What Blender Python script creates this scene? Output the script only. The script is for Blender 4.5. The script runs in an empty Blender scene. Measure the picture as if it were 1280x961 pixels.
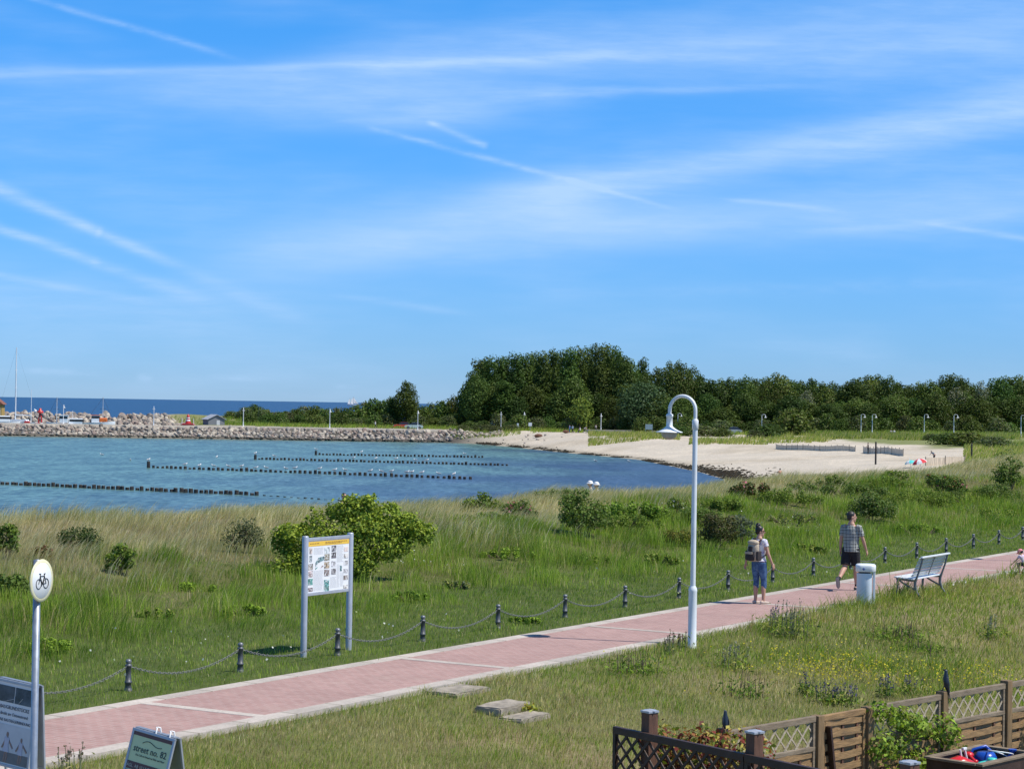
import bpy, bmesh, math, random
import numpy as np
from mathutils import Vector, Matrix, Euler

random.seed(7); RNG = np.random.default_rng(11)
scene = bpy.context.scene
COL = scene.collection
R = math.radians

# ------------------------------------------------------------------ camera
F = 2600.0 / 1280.0 * 36.0            # focal length in mm on a 36 mm sensor
CAM_H = 4.1
PITCH, ROLL = math.atan(25.5 / 2600.0), R(0.91)
cam_data = bpy.data.cameras.new('camera'); cam = bpy.data.objects.new('camera', cam_data); COL.objects.link(cam)
cam_data.lens = F; cam_data.sensor_width = 36.0
cam_data.clip_start = 0.5; cam_data.clip_end = 200000.0
CAM_ROT = Matrix.Rotation(math.pi/2 + PITCH, 3, 'X') @ Matrix.Rotation(ROLL, 3, 'Z')
cam.matrix_world = Matrix.Translation((0, 0, CAM_H)) @ CAM_ROT.to_4x4()
scene.camera = cam

# ------------------------------------------------------------------ sun
SUN_AZ = Vector((0.961, -0.276)).normalized(); SUN_EL = R(57.5)
TO_SUN = Vector((SUN_AZ.x*math.cos(SUN_EL), SUN_AZ.y*math.cos(SUN_EL), math.sin(SUN_EL)))
sun_data = bpy.data.lights.new('sun', 'SUN'); sun_data.energy = 4.8; sun_data.angle = R(0.53); sun_data.color = (1.0, 0.95, 0.86)
sun = bpy.data.objects.new('sun', sun_data); COL.objects.link(sun)
sun.rotation_euler = TO_SUN.to_track_quat('Z', 'Y').to_euler(); sun.location = TO_SUN * 200

# ------------------------------------------------------------------ exposure
scene.view_settings.view_transform = 'Standard'; scene.view_settings.look = 'None'
scene.view_settings.exposure = 0.12; scene.view_settings.gamma = 1.0; scene.view_settings.use_curve_mapping = False
scene.cycles.max_bounces = 6; scene.cycles.diffuse_bounces = 3; scene.cycles.transparent_max_bounces = 8

# ------------------------------------------------------------------ geometry of the picture: where a photo point stands in the place
def ray(px, py):
    return CAM_ROT @ Vector(((px-640)/2600.0, -(py-480.5)/2600.0, -1.0))
def on_z(px, py, z=0.0):
    d = ray(px, py); t = (z - CAM_H)/d.z
    return Vector((d.x*t, d.y*t, z))
def at_y(px, py, Y):
    d = ray(px, py); t = Y/d.y
    return Vector((d.x*t, Y, CAM_H + d.z*t))
PATH_ANG = R(31.0)
DV = Vector((math.sin(PATH_ANG), math.cos(PATH_ANG), 0)); NV = Vector((-math.cos(PATH_ANG), math.sin(PATH_ANG), 0))
def pas(a, s, z=0.0): return DV*a + NV*s + Vector((0, 0, z))
SEA = -4.4

# ------------------------------------------------------------------ sky with thin cirrus and contrails
world = bpy.data.worlds.new('World'); scene.world = world; world.use_nodes = True
wt = world.node_tree; wt.nodes.clear()
class G:
    """tiny node graph helper"""
    def __init__(s, tree): s.t = tree
    def n(s, kind, **k):
        nd = s.t.nodes.new(kind)
        for a, v in k.items(): setattr(nd, a, v)
        return nd
    def link(s, a, b): s.t.links.new(a, b)
    def put(s, sock, v):
        if hasattr(v, 'is_output'): s.link(v, sock)
        elif v is not None: sock.default_value = v
    def m(s, op, a, b=None, c=None, clamp=False):
        nd = s.n('ShaderNodeMath', operation=op, use_clamp=clamp)
        s.put(nd.inputs[0], a); s.put(nd.inputs[1], b); s.put(nd.inputs[2], c); return nd.outputs[0]
    def v(s, op, a, b=None, out=0):
        nd = s.n('ShaderNodeVectorMath', operation=op); s.put(nd.inputs[0], a); s.put(nd.inputs[1], b); return nd.outputs[out]
    def dot(s, a, b): return s.v('DOT_PRODUCT', a, b, 'Value')
    def xyz(s, x, y, z=0.0):
        nd = s.n('ShaderNodeCombineXYZ'); s.put(nd.inputs[0], x); s.put(nd.inputs[1], y); s.put(nd.inputs[2], z); return nd.outputs[0]
    def sep(s, a):
        nd = s.n('ShaderNodeSeparateXYZ'); s.put(nd.inputs[0], a); return nd.outputs
    def noise(s, vec, scale, detail=3.0, rough=0.55, dist=0.0, out='Fac'):
        nd = s.n('ShaderNodeTexNoise'); s.put(nd.inputs['Vector'], vec); nd.inputs['Scale'].default_value = scale
        nd.inputs['Detail'].default_value = detail; nd.inputs['Roughness'].default_value = rough; nd.inputs['Distortion'].default_value = dist
        return nd.outputs[out]
    def rng(s, v, a, b, c=0.0, d=1.0, smooth=True):
        nd = s.n('ShaderNodeMapRange', interpolation_type='SMOOTHSTEP' if smooth else 'LINEAR'); nd.clamp = True
        s.put(nd.inputs[0], v)
        for i, x in enumerate((a, b, c, d)): s.put(nd.inputs[i+1], x)
        return nd.outputs[0]
    def mix(s, f, a, b, blend='MIX'):
        nd = s.n('ShaderNodeMix', data_type='RGBA', blend_type=blend)
        s.put(nd.inputs[0], f); s.put(nd.inputs[6], a); s.put(nd.inputs[7], b); return nd.outputs[2]
    def scale(s, vec, k): return s.v('MULTIPLY', vec, k)
def c4(c): return (c[0], c[1], c[2], 1.0)
def srgb(r, g, b):
    f = lambda x: ((x/255.0+0.055)/1.055)**2.4 if x > 10 else x/255.0/12.92
    return (f(r), f(g), f(b))

W = G(wt)
sky = W.n('ShaderNodeTexSky', sky_type='NISHITA'); sky.sun_disc = False
sky.sun_elevation = SUN_EL; sky.sun_rotation = math.atan2(SUN_AZ.x, SUN_AZ.y); sky.altitude = 0; sky.air_density = 1.0; sky.dust_density = 0.0; sky.ozone_density = 3.0
direction = W.n('ShaderNodeTexCoord').outputs['Generated']
dx, dy, dz = W.sep(direction)
ysafe = W.m('MAXIMUM', dy, 0.05)
U = W.m('DIVIDE', dx, ysafe); V = W.m('DIVIDE', dz, ysafe)
P0 = W.xyz(U, V, 0.0)
# ragged edges
wob = W.v('SUBTRACT', W.noise(W.scale(P0, (14, 40, 1)), 1.0, 2, 0.6, out='Color'), (0.5, 0.5, 0.5))
P1 = W.v('ADD', P0, W.scale(wob, (0.0035, 0.0035, 0)))
fibre = W.noise(W.scale(P1, (20, 150, 1)), 1.0, 4, 0.65)
fleck = W.noise(W.scale(P0, (55, 190, 1)), 1.0, 3, 0.65)
def uv(px, py):
    d = ray(px, py); return (d.x/d.y, d.z/d.y)
total = None
def streak(p, q, w0, w1, k, f0=0.15, f1=0.3, bow=0.0, soft=True, rag=0.8):
    """a thin cloud streak along a straight line of the sky, from p to q, half widths w0 and w1"""
    global total
    a, b = uv(*p), uv(*q)
    L = math.hypot(b[0]-a[0], b[1]-a[1]); t = ((b[0]-a[0])/L, (b[1]-a[1])/L); nn = (-t[1], t[0])
    rel = W.v('SUBTRACT', P1, (a[0], a[1], 0))
    al = W.m('DIVIDE', W.dot(rel, (t[0], t[1], 0)), L); ac = W.dot(rel, (nn[0], nn[1], 0))
    if bow: ac = W.m('ADD', ac, W.m('MULTIPLY', W.m('MULTIPLY', al, W.m('SUBTRACT', al, 1.0)), bow/2600.0*4))
    wd = W.m('ADD', W.m('MULTIPLY', al, (w1-w0)/2600.0), w0/2600.0)
    r = W.m('DIVIDE', ac, W.m('MAXIMUM', wd, 0.0002))
    g = W.m('POWER', 2.71828, W.m('MULTIPLY', W.m('MULTIPLY', r, r), -1.0))
    fade = W.m('MULTIPLY', W.rng(al, 0.0, f0) if f0 > 0 else W.m('GREATER_THAN', al, 0.0), W.rng(al, 1.0, 1.0-f1) if f1 > 0 else W.m('LESS_THAN', al, 1.0))
    g = W.m('MULTIPLY', g, fade)
    tex = W.rng(fleck if rag > 0.6 else fibre, 0.30, 0.70, 1.0-rag, 1.0)
    g = W.m('MULTIPLY', W.m('MULTIPLY', g, tex), k)
    total = g if total is None else W.m('ADD', total, g)
streak((20, -8), (330, 84), 4, 4, .40, .05, .35, rag=.7)
streak((-40, 10), (180, 60), 16, 10, .14, .0, .4, rag=.5)
streak((-80, 92), (420, 92), 10, 9, .40, .0, .25, rag=.35)
streak((-60, 99), (620, 80), 3.0, 5, .24, .0, .25, bow=4, rag=.3)
streak((280, 88), (1340, 30), 18, 62, .58, .2, .0, bow=-4, rag=.3)
streak((430, 84), (1000, 62), 5, 12, .36, .2, .5, rag=.5)
streak((60, 112), (760, 128), 22, 38, .44, .3, .35, rag=.25)
streak((250, 146), (680, 150), 14, 18, .26, .3, .4, rag=.4)
streak((560, 122), (1060, 106), 10, 3, .34, .3, .3, rag=.55)
streak((455, 158), (735, 232), 3.2, 4.2, .48, .06, .15, rag=.7)
streak((700, 222), (860, 268), 3.0, 3.0, .40, .1, .4, rag=.6)
streak((530, 151), (612, 185), 3.5, 4.5, .66, .15, .1, rag=.6)
streak((160, 356), (780, 238), 56, 30, .50, .35, .15, bow=3, rag=.22)
streak((500, 268), (1340, 124), 21, 25, .56, .25, .0, bow=-6, rag=.25)
streak((640, 236), (1340, 124), 40, 46, .20, .3, .0, rag=.5)
streak((280, 322), (1000, 268), 30, 28, .34, .3, .3, rag=.2)
streak((600, 292), (1360, 246), 26, 36, .50, .2, .0, rag=.22)
streak((940, 292), (1320, 268), 3.5, 10, .20, .3, .2, rag=.5)
streak((890, 246), (1090, 268), 3, 4, .34, .2, .4, rag=.6)
streak((1150, 276), (1320, 306), 3, 4, .40, .15, .1, rag=.5)
streak((-20, 228), (130, 294), 9, 6.5, .85, .0, .06, rag=.55)
streak((118, 288), (270, 350), 6, 8, .70, .06, .6, rag=.55)
streak((220, 335), (430, 420), 8, 14, .30, .2, .5, rag=.5)
streak((-20, 280), (130, 331), 6, 6, .80, .0, .1, rag=.6)
streak((110, 325), (300, 388), 6, 12, .45, .1, .5, rag=.5)
streak((-20, 340), (240, 386), 4, 6, .36, .0, .4, rag=.6)
streak((-20, 372), (420, 402), 34, 26, .30, .0, .5, rag=.5)
streak((400, 365), (620, 398), 4, 6, .28, .3, .4, rag=.6)
streak((700, 368), (1300, 352), 8, 12, .14, .3, .2, rag=.7)
streak((10, 461), (150, 466), 4, 5, .36, .3, .4, rag=.8)
streak((168, 468), (196, 473), 5, 5, .40, .4, .4, rag=.7)
streak((255, 472), (350, 473), 3.5, 3, .30, .3, .4, rag=.8)
streak((415, 482), (460, 484), 3, 3, .2, .3, .4, rag=.8)
veil = W.m('MULTIPLY', W.rng(W.noise(W.scale(P0, (7, 26, 1)), 1.0, 3, 0.55), 0.36, 0.75), W.m('MULTIPLY', W.rng(fibre, 0.2, 0.8, 0.4, 1.0), 0.34))
total = W.m('ADD', total, veil)
total = W.m('MINIMUM', total, 1.0)
TINT_LOW, TINT_HIGH = (0.35, 0.61, 1.24), (0.265, 0.875, 1.48)
tint = W.mix(W.rng(dz, 0.22, 0.60), W.mix(W.rng(dz, 0.0, 0.20, smooth=False), c4(TINT_LOW), c4(TINT_HIGH)), c4((0.78, 0.88, 0.98)))
skyc = W.mix(1.0, sky.outputs[0], tint, 'MULTIPLY')
CLOUD = (4.6, 6.5, 9.3)
final = W.mix(W.m('MULTIPLY', total, 0.80), skyc, c4(CLOUD))
SKY_STRENGTH = 0.105
bg_clear = W.n('ShaderNodeBackground'); W.link(skyc, bg_clear.inputs['Color']); bg_clear.inputs['Strength'].default_value = SKY_STRENGTH
bg_cloud = W.n('ShaderNodeBackground'); W.link(final, bg_cloud.inputs['Color']); bg_cloud.inputs['Strength'].default_value = SKY_STRENGTH
# the cirrus lies low over the sea, in the northern sky only
north = W.m('MULTIPLY', W.m('MULTIPLY', W.rng(dy, 0.70, 0.85), W.rng(dz, 0.45, 0.30)), W.m('GREATER_THAN', dz, -0.001))
ms = W.n('ShaderNodeMixShader'); W.link(north, ms.inputs[0]); W.link(bg_clear.outputs[0], ms.inputs[1]); W.link(bg_cloud.outputs[0], ms.inputs[2])
W.link(ms.outputs[0], W.n('ShaderNodeOutputWorld').inputs[0])

# ------------------------------------------------------------------ materials (all procedural)
def new_mat(name):
    m = bpy.data.materials.new(name); m.use_nodes = True; t = m.node_tree; t.nodes.clear()
    g = G(t); out = g.n('ShaderNodeOutputMaterial'); bs = g.n('ShaderNodeBsdfPrincipled'); g.link(bs.outputs[0], out.inputs[0])
    return m, g, bs, out
def add_bump(g, bs, height, strength=0.3, dist=0.02):
    b = g.n('ShaderNodeBump'); b.inputs['Strength'].default_value = strength; b.inputs['Distance'].default_value = dist
    g.put(b.inputs['Height'], height); g.link(b.outputs[0], bs.inputs['Normal'])
def mat(name, col, rough=0.6, var=0.12, scale=6.0, metal=0.0, bump=0.0, dirt=None, dirt_amt=0.0, stretch=(1, 1, 1), bscale=None, spec=0.5):
    """a painted / wooden / stone surface: colour with mottling and optional stains"""
    m, g, bs, out = new_mat(name)
    co = g.n('ShaderNodeTexCoord').outputs['Object']; co = g.scale(co, stretch)
    n1 = g.noise(co, scale, 4, 0.6)
    f = g.rng(n1, 0.25, 0.75, 1.0-var, 1.0+var)
    c = g.v('MULTIPLY', c4(col)[:3], g.xyz(f, f, f))
    if dirt:
        n2 = g.noise(co, scale*0.45, 5, 0.65)
        c = g.mix(g.rng(n2, 0.48, 0.72, 0.0, dirt_amt), c, c4(dirt))
    g.link(c, bs.inputs['Base Color']); bs.inputs['Metallic'].default_value = metal
    g.link(g.rng(n1, 0.2, 0.8, max(0.02, rough-0.08), min(1, rough+0.08)), bs.inputs['Roughness'])
    bs.inputs['Specular IOR Level'].default_value = spec
    if bump: add_bump(g, bs, g.noise(co, bscale or scale*4, 4, 0.6), bump, 0.02)
    return m
def leaf_mat(name, trans=0.35, rough=0.55, hue_by_object=0.0):
    """leaves and blades: the colour is a property of each leaf, stored on the mesh"""
    m, g, bs, out = new_mat(name)
    at = g.n('ShaderNodeAttribute', attribute_name='Col').outputs['Color']
    if hue_by_object:
        rnd = g.n('ShaderNodeObjectInfo').outputs['Random']
        h = g.n('ShaderNodeHueSaturation'); g.link(at, h.inputs['Color'])
        g.link(g.rng(rnd, 0, 1, 0.5-0.02*hue_by_object, 0.5+0.02*hue_by_object, False), h.inputs['Hue'])
        g.link(g.rng(g.m('FRACT', g.m('MULTIPLY', rnd, 7.13)), 0, 1, 1-0.28*hue_by_object, 1+0.25*hue_by_object, False), h.inputs['Value'])
        at = h.outputs[0]
    g.link(at, bs.inputs['Base Color']); bs.inputs['Roughness'].default_value = rough; bs.inputs['Specular IOR Level'].default_value = 0.12
    tr = g.n('ShaderNodeBsdfTranslucent'); g.link(g.mix(1.0, at, c4((1.15, 1.2, 0.55)), 'MULTIPLY'), tr.inputs['Color'])
    mx = g.n('ShaderNodeMixShader'); mx.inputs[0].default_value = trans
    g.link(bs.outputs[0], mx.inputs[1]); g.link(tr.outputs[0], mx.inputs[2]); g.link(mx.outputs[0], out.inputs[0])
    return m
M = {}
M['leaf'] = leaf_mat('leaf', 0.30)
M['tree_leaf'] = leaf_mat('tree_leaf', 0.22, 0.5, 1.0)
M['blade'] = leaf_mat('grass_blade', 0.40, 0.5)
M['petal'] = leaf_mat('petal', 0.35, 0.6)
M['bark'] = mat('bark', (0.055, 0.042, 0.03), 0.9, 0.35, 3, bump=0.6, stretch=(3, 3, 0.6))
M['twig'] = mat('twig', (0.12, 0.085, 0.06), 0.9, 0.3, 12)
M['galv'] = mat('galvanised_steel', (0.36, 0.39, 0.43), 0.42, 0.10, 9, metal=0.55, dirt=(0.24, 0.25, 0.26), dirt_amt=0.25)
M['galv_light'] = mat('galvanised_steel_light', (0.44, 0.47, 0.52), 0.45, 0.08, 7, metal=0.35, dirt=(0.3, 0.31, 0.33), dirt_amt=0.3)
M['white_paint'] = mat('white_paint', (0.74, 0.77, 0.79), 0.38, 0.05, 4, dirt=(0.50, 0.50, 0.46), dirt_amt=0.35)
M['white_enamel'] = mat('white_enamel', (0.80, 0.82, 0.82), 0.22, 0.03, 4)
M['lamp_glass'] = mat('lamp_glass', (0.42, 0.40, 0.38), 0.25, 0.05, 6)
M['iron'] = mat('grey_iron', (0.085, 0.092, 0.10), 0.5, 0.25, 14, metal=0.3, dirt=(0.16, 0.15, 0.14), dirt_amt=0.5, bump=0.15)
M['iron_light'] = mat('worn_iron', (0.20, 0.21, 0.22), 0.45, 0.2, 16, metal=0.5)
M['chain'] = mat('chain_iron', (0.22, 0.22, 0.22), 0.55, 0.3, 30, metal=0.4)
M['concrete'] = mat('concrete', (0.43, 0.40, 0.36), 0.9, 0.16, 2.5, dirt=(0.27, 0.25, 0.21), dirt_amt=0.55, bump=0.25, bscale=30)
M['stone_step'] = mat('stone_step', (0.31, 0.27, 0.215), 0.92, 0.35, 5, dirt=(0.13, 0.115, 0.075), dirt_amt=0.75, bump=0.6, bscale=22)
M['wood_dark'] = mat('dark_brown_wood', (0.040, 0.020, 0.014), 0.55, 0.3, 5, bump=0.3, stretch=(1, 1, 1), dirt=(0.09, 0.055, 0.04), dirt_amt=0.5)
M['wood_post'] = mat('fence_post_wood', (0.13, 0.062, 0.038), 0.75, 0.3, 7, bump=0.35, dirt=(0.07, 0.05, 0.04), dirt_amt=0.6, stretch=(4, 4, .6))
M['wood_ochre'] = mat('ochre_post_wood', (0.20, 0.130, 0.062), 0.75, 0.3, 7, bump=0.35, dirt=(0.10, 0.07, 0.045), dirt_amt=0.6, stretch=(4, 4, .6))
M['wood_slat'] = mat('weathered_slat_wood', (0.285, 0.175, 0.078), 0.8, 0.35, 4, bump=0.4, dirt=(0.14, 0.095, 0.055), dirt_amt=0.6, stretch=(1.2, 1.2, 9))
M['wood_grey'] = mat('grey_weathered_wood', (0.20, 0.155, 0.105), 0.85, 0.25, 6, bump=0.3, dirt=(0.33, 0.275, 0.20), dirt_amt=0.6, stretch=(1, 1, 6))
M['wood_pale'] = mat('pale_weathered_wood', (0.42, 0.355, 0.26), 0.85, 0.22, 6, bump=0.3, dirt=(0.24, 0.21, 0.17), dirt_amt=0.6, stretch=(1, 1, 6))
M['cap'] = mat('grey_post_cap', (0.42, 0.45, 0.50), 0.4, 0.1, 9, metal=0.3)
M['pile'] = mat('wet_pile_wood', (0.028, 0.024, 0.022), 0.7, 0.4, 8, bump=0.5, dirt=(0.06, 0.062, 0.04), dirt_amt=0.5)
M['pile_top'] = mat('pile_top_wood', (0.16, 0.14, 0.12), 0.85, 0.4, 9)
M['black'] = mat('black_plastic', (0.012, 0.012, 0.013), 0.45, 0.2, 10)
M['bird_dark'] = mat('dark_feathers', (0.022, 0.026, 0.036), 0.35, 0.3, 25)
M['bird_white'] = mat('white_feathers', (0.80, 0.80, 0.78), 0.8, 0.06, 20)
M['bird_grey'] = mat('grey_feathers', (0.34, 0.36, 0.39), 0.8, 0.1, 20)
M['beak'] = mat('yellow_beak', (0.55, 0.33, 0.05), 0.5, 0.1, 20)
M['red_paint'] = mat('red_paint', (0.50, 0.035, 0.03), 0.4, 0.15, 5)
M['orange_paint'] = mat('orange_paint', (0.75, 0.17, 0.03), 0.45, 0.12, 5)
M['blue_plastic'] = mat('blue_plastic', (0.012, 0.075, 0.42), 0.3, 0.1, 6)
M['red_plastic'] = mat('red_plastic', (0.62, 0.02, 0.025), 0.3, 0.1, 6)
M['teal_plastic'] = mat('teal_plastic', (0.05, 0.60, 0.50), 0.35, 0.08, 6)
M['white_plastic'] = mat('white_plastic', (0.78, 0.78, 0.77), 0.35, 0.05, 6)
M['purple_plastic'] = mat('purple_plastic', (0.16, 0.10, 0.42), 0.35, 0.08, 6)
M['glass_dark'] = mat('dark_glass', (0.02, 0.025, 0.03), 0.08, 0.1, 3)
M['rubber'] = mat('rubber', (0.015, 0.015, 0.015), 0.8, 0.2, 9)
M['reed'] = mat('reed_screen', (0.72, 0.60, 0.45), 0.9, 0.35, 3, stretch=(5, 5, .3), dirt=(0.48, 0.41, 0.32), dirt_amt=0.6)

# ------------------------------------------------------------------ mesh building
class MB:
    def __init__(s): s.v, s.f, s.m, s.sm = [], [], [], []
    def add(s, verts, faces, mi=0, smooth=False, mtx=None):
        o = len(s.v)
        for p in verts:
            p = Vector(p); s.v.append(tuple(mtx @ p if mtx is not None else p))
        for f in faces: s.f.append(tuple(i+o for i in f)); s.m.append(mi); s.sm.append(smooth)
    def box(s, c, d, mi=0, mtx=None, bevel=0.0):
        x, y, z = c; a, b, h = d[0]/2, d[1]/2, d[2]/2
        if bevel <= 0:
            vs = [(x+i*a, y+j*b, z+k*h) for k in (-1, 1) for j in (-1, 1) for i in (-1, 1)]
            s.add(vs, [(0, 2, 3, 1), (4, 5, 7, 6), (0, 1, 5, 4), (2, 6, 7, 3), (0, 4, 6, 2), (1, 3, 7, 5)], mi, False, mtx)
        else:
            bm = bmesh.new(); bmesh.ops.create_cube(bm, size=1.0)
            for q in bm.verts: q.co = Vector((x+q.co.x*d[0], y+q.co.y*d[1], z+q.co.z*d[2]))
            bmesh.ops.bevel(bm, geom=list(bm.edges), offset=bevel, segments=2, affect='EDGES', profile=0.6)
            bm.verts.ensure_lookup_table(); idx = {q: i for i, q in enumerate(bm.verts)}
            s.add([q.co for q in bm.verts], [tuple(idx[q] for q in f.verts) for f in bm.faces], mi, False, mtx); bm.free()
    def tube(s, pts, rad, seg=10, mi=0, caps=True, ref=None, smooth=True, mtx=None, dome=False):
        """rings along a polyline; rad is a number, (rx, ry) or a list of these"""
        pts = [Vector(p) for p in pts]; n = len(pts)
        rs = rad if isinstance(rad, list) else [rad]*n
        rs = [r if isinstance(r, tuple) else (r, r) for r in rs]
        tang = []
        for i in range(n):
            t = pts[min(i+1, n-1)] - pts[max(i-1, 0)]; tang.append(t.normalized() if t.length > 1e-9 else Vector((0, 0, 1)))
        e1 = Vector(ref) if ref else (Vector((1, 0, 0)) if abs(tang[0].x) < 0.9 else Vector((0, 1, 0)))
        P, T, Rr, E = [], [], [], []
        for i in range(n):
            b = Vector(ref) if ref else e1
            b = b - tang[i]*b.dot(tang[i])
            if b.length < 1e-4: b = tang[i].orthogonal()
            e1 = b.normalized(); P.append(pts[i]); T.append(tang[i]); Rr.append(rs[i]); E.append(e1)
        if dome:
            def cap(i, sg):
                out = []
                for k in (1, 2, 3):
                    a = k*math.pi/7; r = (Rr[i][0]+Rr[i][1])/2
                    out.append((P[i]+T[i]*(sg*r*math.sin(a)), T[i], (Rr[i][0]*math.cos(a), Rr[i][1]*math.cos(a)), E[i]))
                return out
            st, en = cap(0, -1)[::-1], cap(n-1, 1)
            rows = st + list(zip(P, T, Rr, E)) + en
        else: rows = list(zip(P, T, Rr, E))
        vs, fs = [], []
        for p, t, r, e in rows:
            e2 = t.cross(e)
            for k in range(seg):
                a = 2*math.pi*k/seg; vs.append(p + e*(r[0]*math.cos(a)) + e2*(r[1]*math.sin(a)))
        for i in range(len(rows)-1):
            for k in range(seg):
                k2 = (k+1) % seg; fs.append((i*seg+k, i*seg+k2, (i+1)*seg+k2, (i+1)*seg+k))
        s.add(vs, fs, mi, smooth, mtx)
        if caps:
            s.add(vs[:seg], [tuple(range(seg))[::-1]], mi, False, mtx); s.add(vs[-seg:], [tuple(range(seg))], mi, False, mtx)
    def lathe(s, prof, seg=16, mi=0, c=(0, 0, 0), smooth=True, mtx=None):
        vs, fs = [], []
        for r, z in prof:
            for k in range(seg):
                a = 2*math.pi*k/seg; vs.append((c[0]+r*math.cos(a), c[1]+r*math.sin(a), c[2]+z))
        for i in range(len(prof)-1):
            for k in range(seg):
                k2 = (k+1) % seg; fs.append((i*seg+k, i*seg+k2, (i+1)*seg+k2, (i+1)*seg+k))
        s.add(vs, fs, mi, smooth, mtx)
        if prof[0][0] > 1e-5: s.add(vs[:seg], [tuple(range(seg))[::-1]], mi, False, mtx)
        if prof[-1][0] > 1e-5: s.add(vs[-seg:], [tuple(range(seg))], mi, False, mtx)
    def ball(s, c, r, mi=0, seg=12, rings=8, mtx=None):
        r = r if isinstance(r, tuple) else (r, r, r)
        vs, fs = [], []
        for i in range(rings+1):
            t = math.pi*i/rings
            for k in range(seg):
                a = 2*math.pi*k/seg; vs.append((c[0]+r[0]*math.sin(t)*math.cos(a), c[1]+r[1]*math.sin(t)*math.sin(a), c[2]-r[2]*math.cos(t)))
        for i in range(rings):
            for k in range(seg):
                k2 = (k+1) % seg; fs.append((i*seg+k, i*seg+k2, (i+1)*seg+k2, (i+1)*seg+k))
        s.add(vs, fs, mi, True, mtx)
    def prism(s, poly, y0, y1, mi=0, mtx=None):
        """polygon in the xz plane pushed from y0 to y1"""
        n = len(poly); vs = [(x, y0, z) for x, z in poly] + [(x, y1, z) for x, z in poly]
        fs = [tuple(range(n)), tuple(range(2*n-1, n-1, -1))] + [(i, i+n, (i+1) % n + n, (i+1) % n) for i in range(n)]
        s.add(vs, fs, mi, False, mtx)
    def bar(s, a, b, w, h, mi=0, up=(0, 0, 1), mtx=None):
        """a rectangular bar from a to b"""
        a, b = Vector(a), Vector(b); t = (b-a).normalized(); u = Vector(up); x = t.cross(u)
        if x.length < 1e-4: x = t.orthogonal()
        x.normalize(); u = x.cross(t); vs = []
        for p in (a, b):
            for i, j in ((-1, -1), (1, -1), (1, 1), (-1, 1)): vs.append(p + x*(i*w/2) + u*(j*h/2))
        s.add(vs, [(0, 1, 2, 3), (7, 6, 5, 4), (0, 4, 5, 1), (1, 5, 6, 2), (2, 6, 7, 3), (3, 7, 4, 0)], mi, False, mtx)
    def mesh(s, name, mats):
        me = bpy.data.meshes.new(name); me.from_pydata(s.v, [], s.f)
        for m in (mats if isinstance(mats, (list, tuple)) else [mats]): me.materials.append(m)
        me.polygons.foreach_set('material_index', s.m); me.polygons.foreach_set('use_smooth', s.sm)
        bm = bmesh.new(); bm.from_mesh(me); bmesh.ops.recalc_face_normals(bm, faces=bm.faces); bm.to_mesh(me); bm.free(); me.update()
        return me
    def build(s, name, mats, parent=None, loc=None, rotz=0.0):
        return link(name, s.mesh(name, mats), parent, loc, rotz)
def link(name, me, parent=None, loc=None, rotz=0.0):
    o = bpy.data.objects.new(name, me); COL.objects.link(o)
    if parent is not None: o.parent = parent
    if loc is not None: o.location = loc
    if rotz: o.rotation_euler = (0, 0, rotz)
    return o
def tag(o, label=None, cat=None, group=None, kind=None):
    if label: o['label'] = label
    if cat: o['category'] = cat
    if group: o['group'] = group
    if kind: o['kind'] = kind
    return o
def thing(name, loc, rotz=0.0, label=None, cat=None, group=None):
    o = bpy.data.objects.new(name, None); COL.objects.link(o); o.empty_display_size = 0.2
    o.location = loc; o.rotation_euler = (0, 0, rotz); return tag(o, label, cat, group)
def dup(root, loc, rotz=0.0, label=None, group=None, scale=None):
    """a copy of a thing with copies of its parts and sub-parts"""
    def rec(o, par):
        c = o.copy(); COL.objects.link(c)
        if par is not None: c.parent = par
        for ch in o.children: rec(ch, c)
        return c
    r = rec(root, None); r.location = loc; r.rotation_euler = (0, 0, rotz)
    if scale is not None: r.scale = scale if isinstance(scale, tuple) else (scale,)*3
    if label: r['label'] = label
    if group: r['group'] = group
    return r
def np_mesh(name, verts, faces, mats, colors=None, smooth=False, mat_idx=None):
    """verts n*3, faces k*3 or k*4 (or a list of such), colors per vertex n*3"""
    me = bpy.data.meshes.new(name)
    fl = faces if isinstance(faces, list) else [faces]
    verts = np.ascontiguousarray(verts, dtype=np.float32)
    me.vertices.add(len(verts)); me.vertices.foreach_set('co', verts.ravel())
    loops = np.concatenate([f.ravel() for f in fl]).astype(np.int32)
    tot = np.concatenate([np.full(len(f), f.shape[1], np.int32) for f in fl])
    me.loops.add(len(loops)); me.loops.foreach_set('vertex_index', loops)
    me.polygons.add(len(tot)); st = np.zeros(len(tot), np.int32); st[1:] = np.cumsum(tot)[:-1]
    me.polygons.foreach_set('loop_start', st)
    if smooth: me.polygons.foreach_set('use_smooth', np.ones(len(tot), bool))
    for m in (mats if isinstance(mats, (list, tuple)) else [mats]): me.materials.append(m)
    if mat_idx is not None: me.polygons.foreach_set('material_index', np.asarray(mat_idx, np.int32))
    me.update(calc_edges=True)
    if colors is not None:
        at = me.attributes.new('Col', 'FLOAT_COLOR', 'POINT')
        c = np.ones((len(verts), 4), np.float32); c[:, :3] = colors; at.data.foreach_set('color', c.ravel())
    me.validate(); return me

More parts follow.
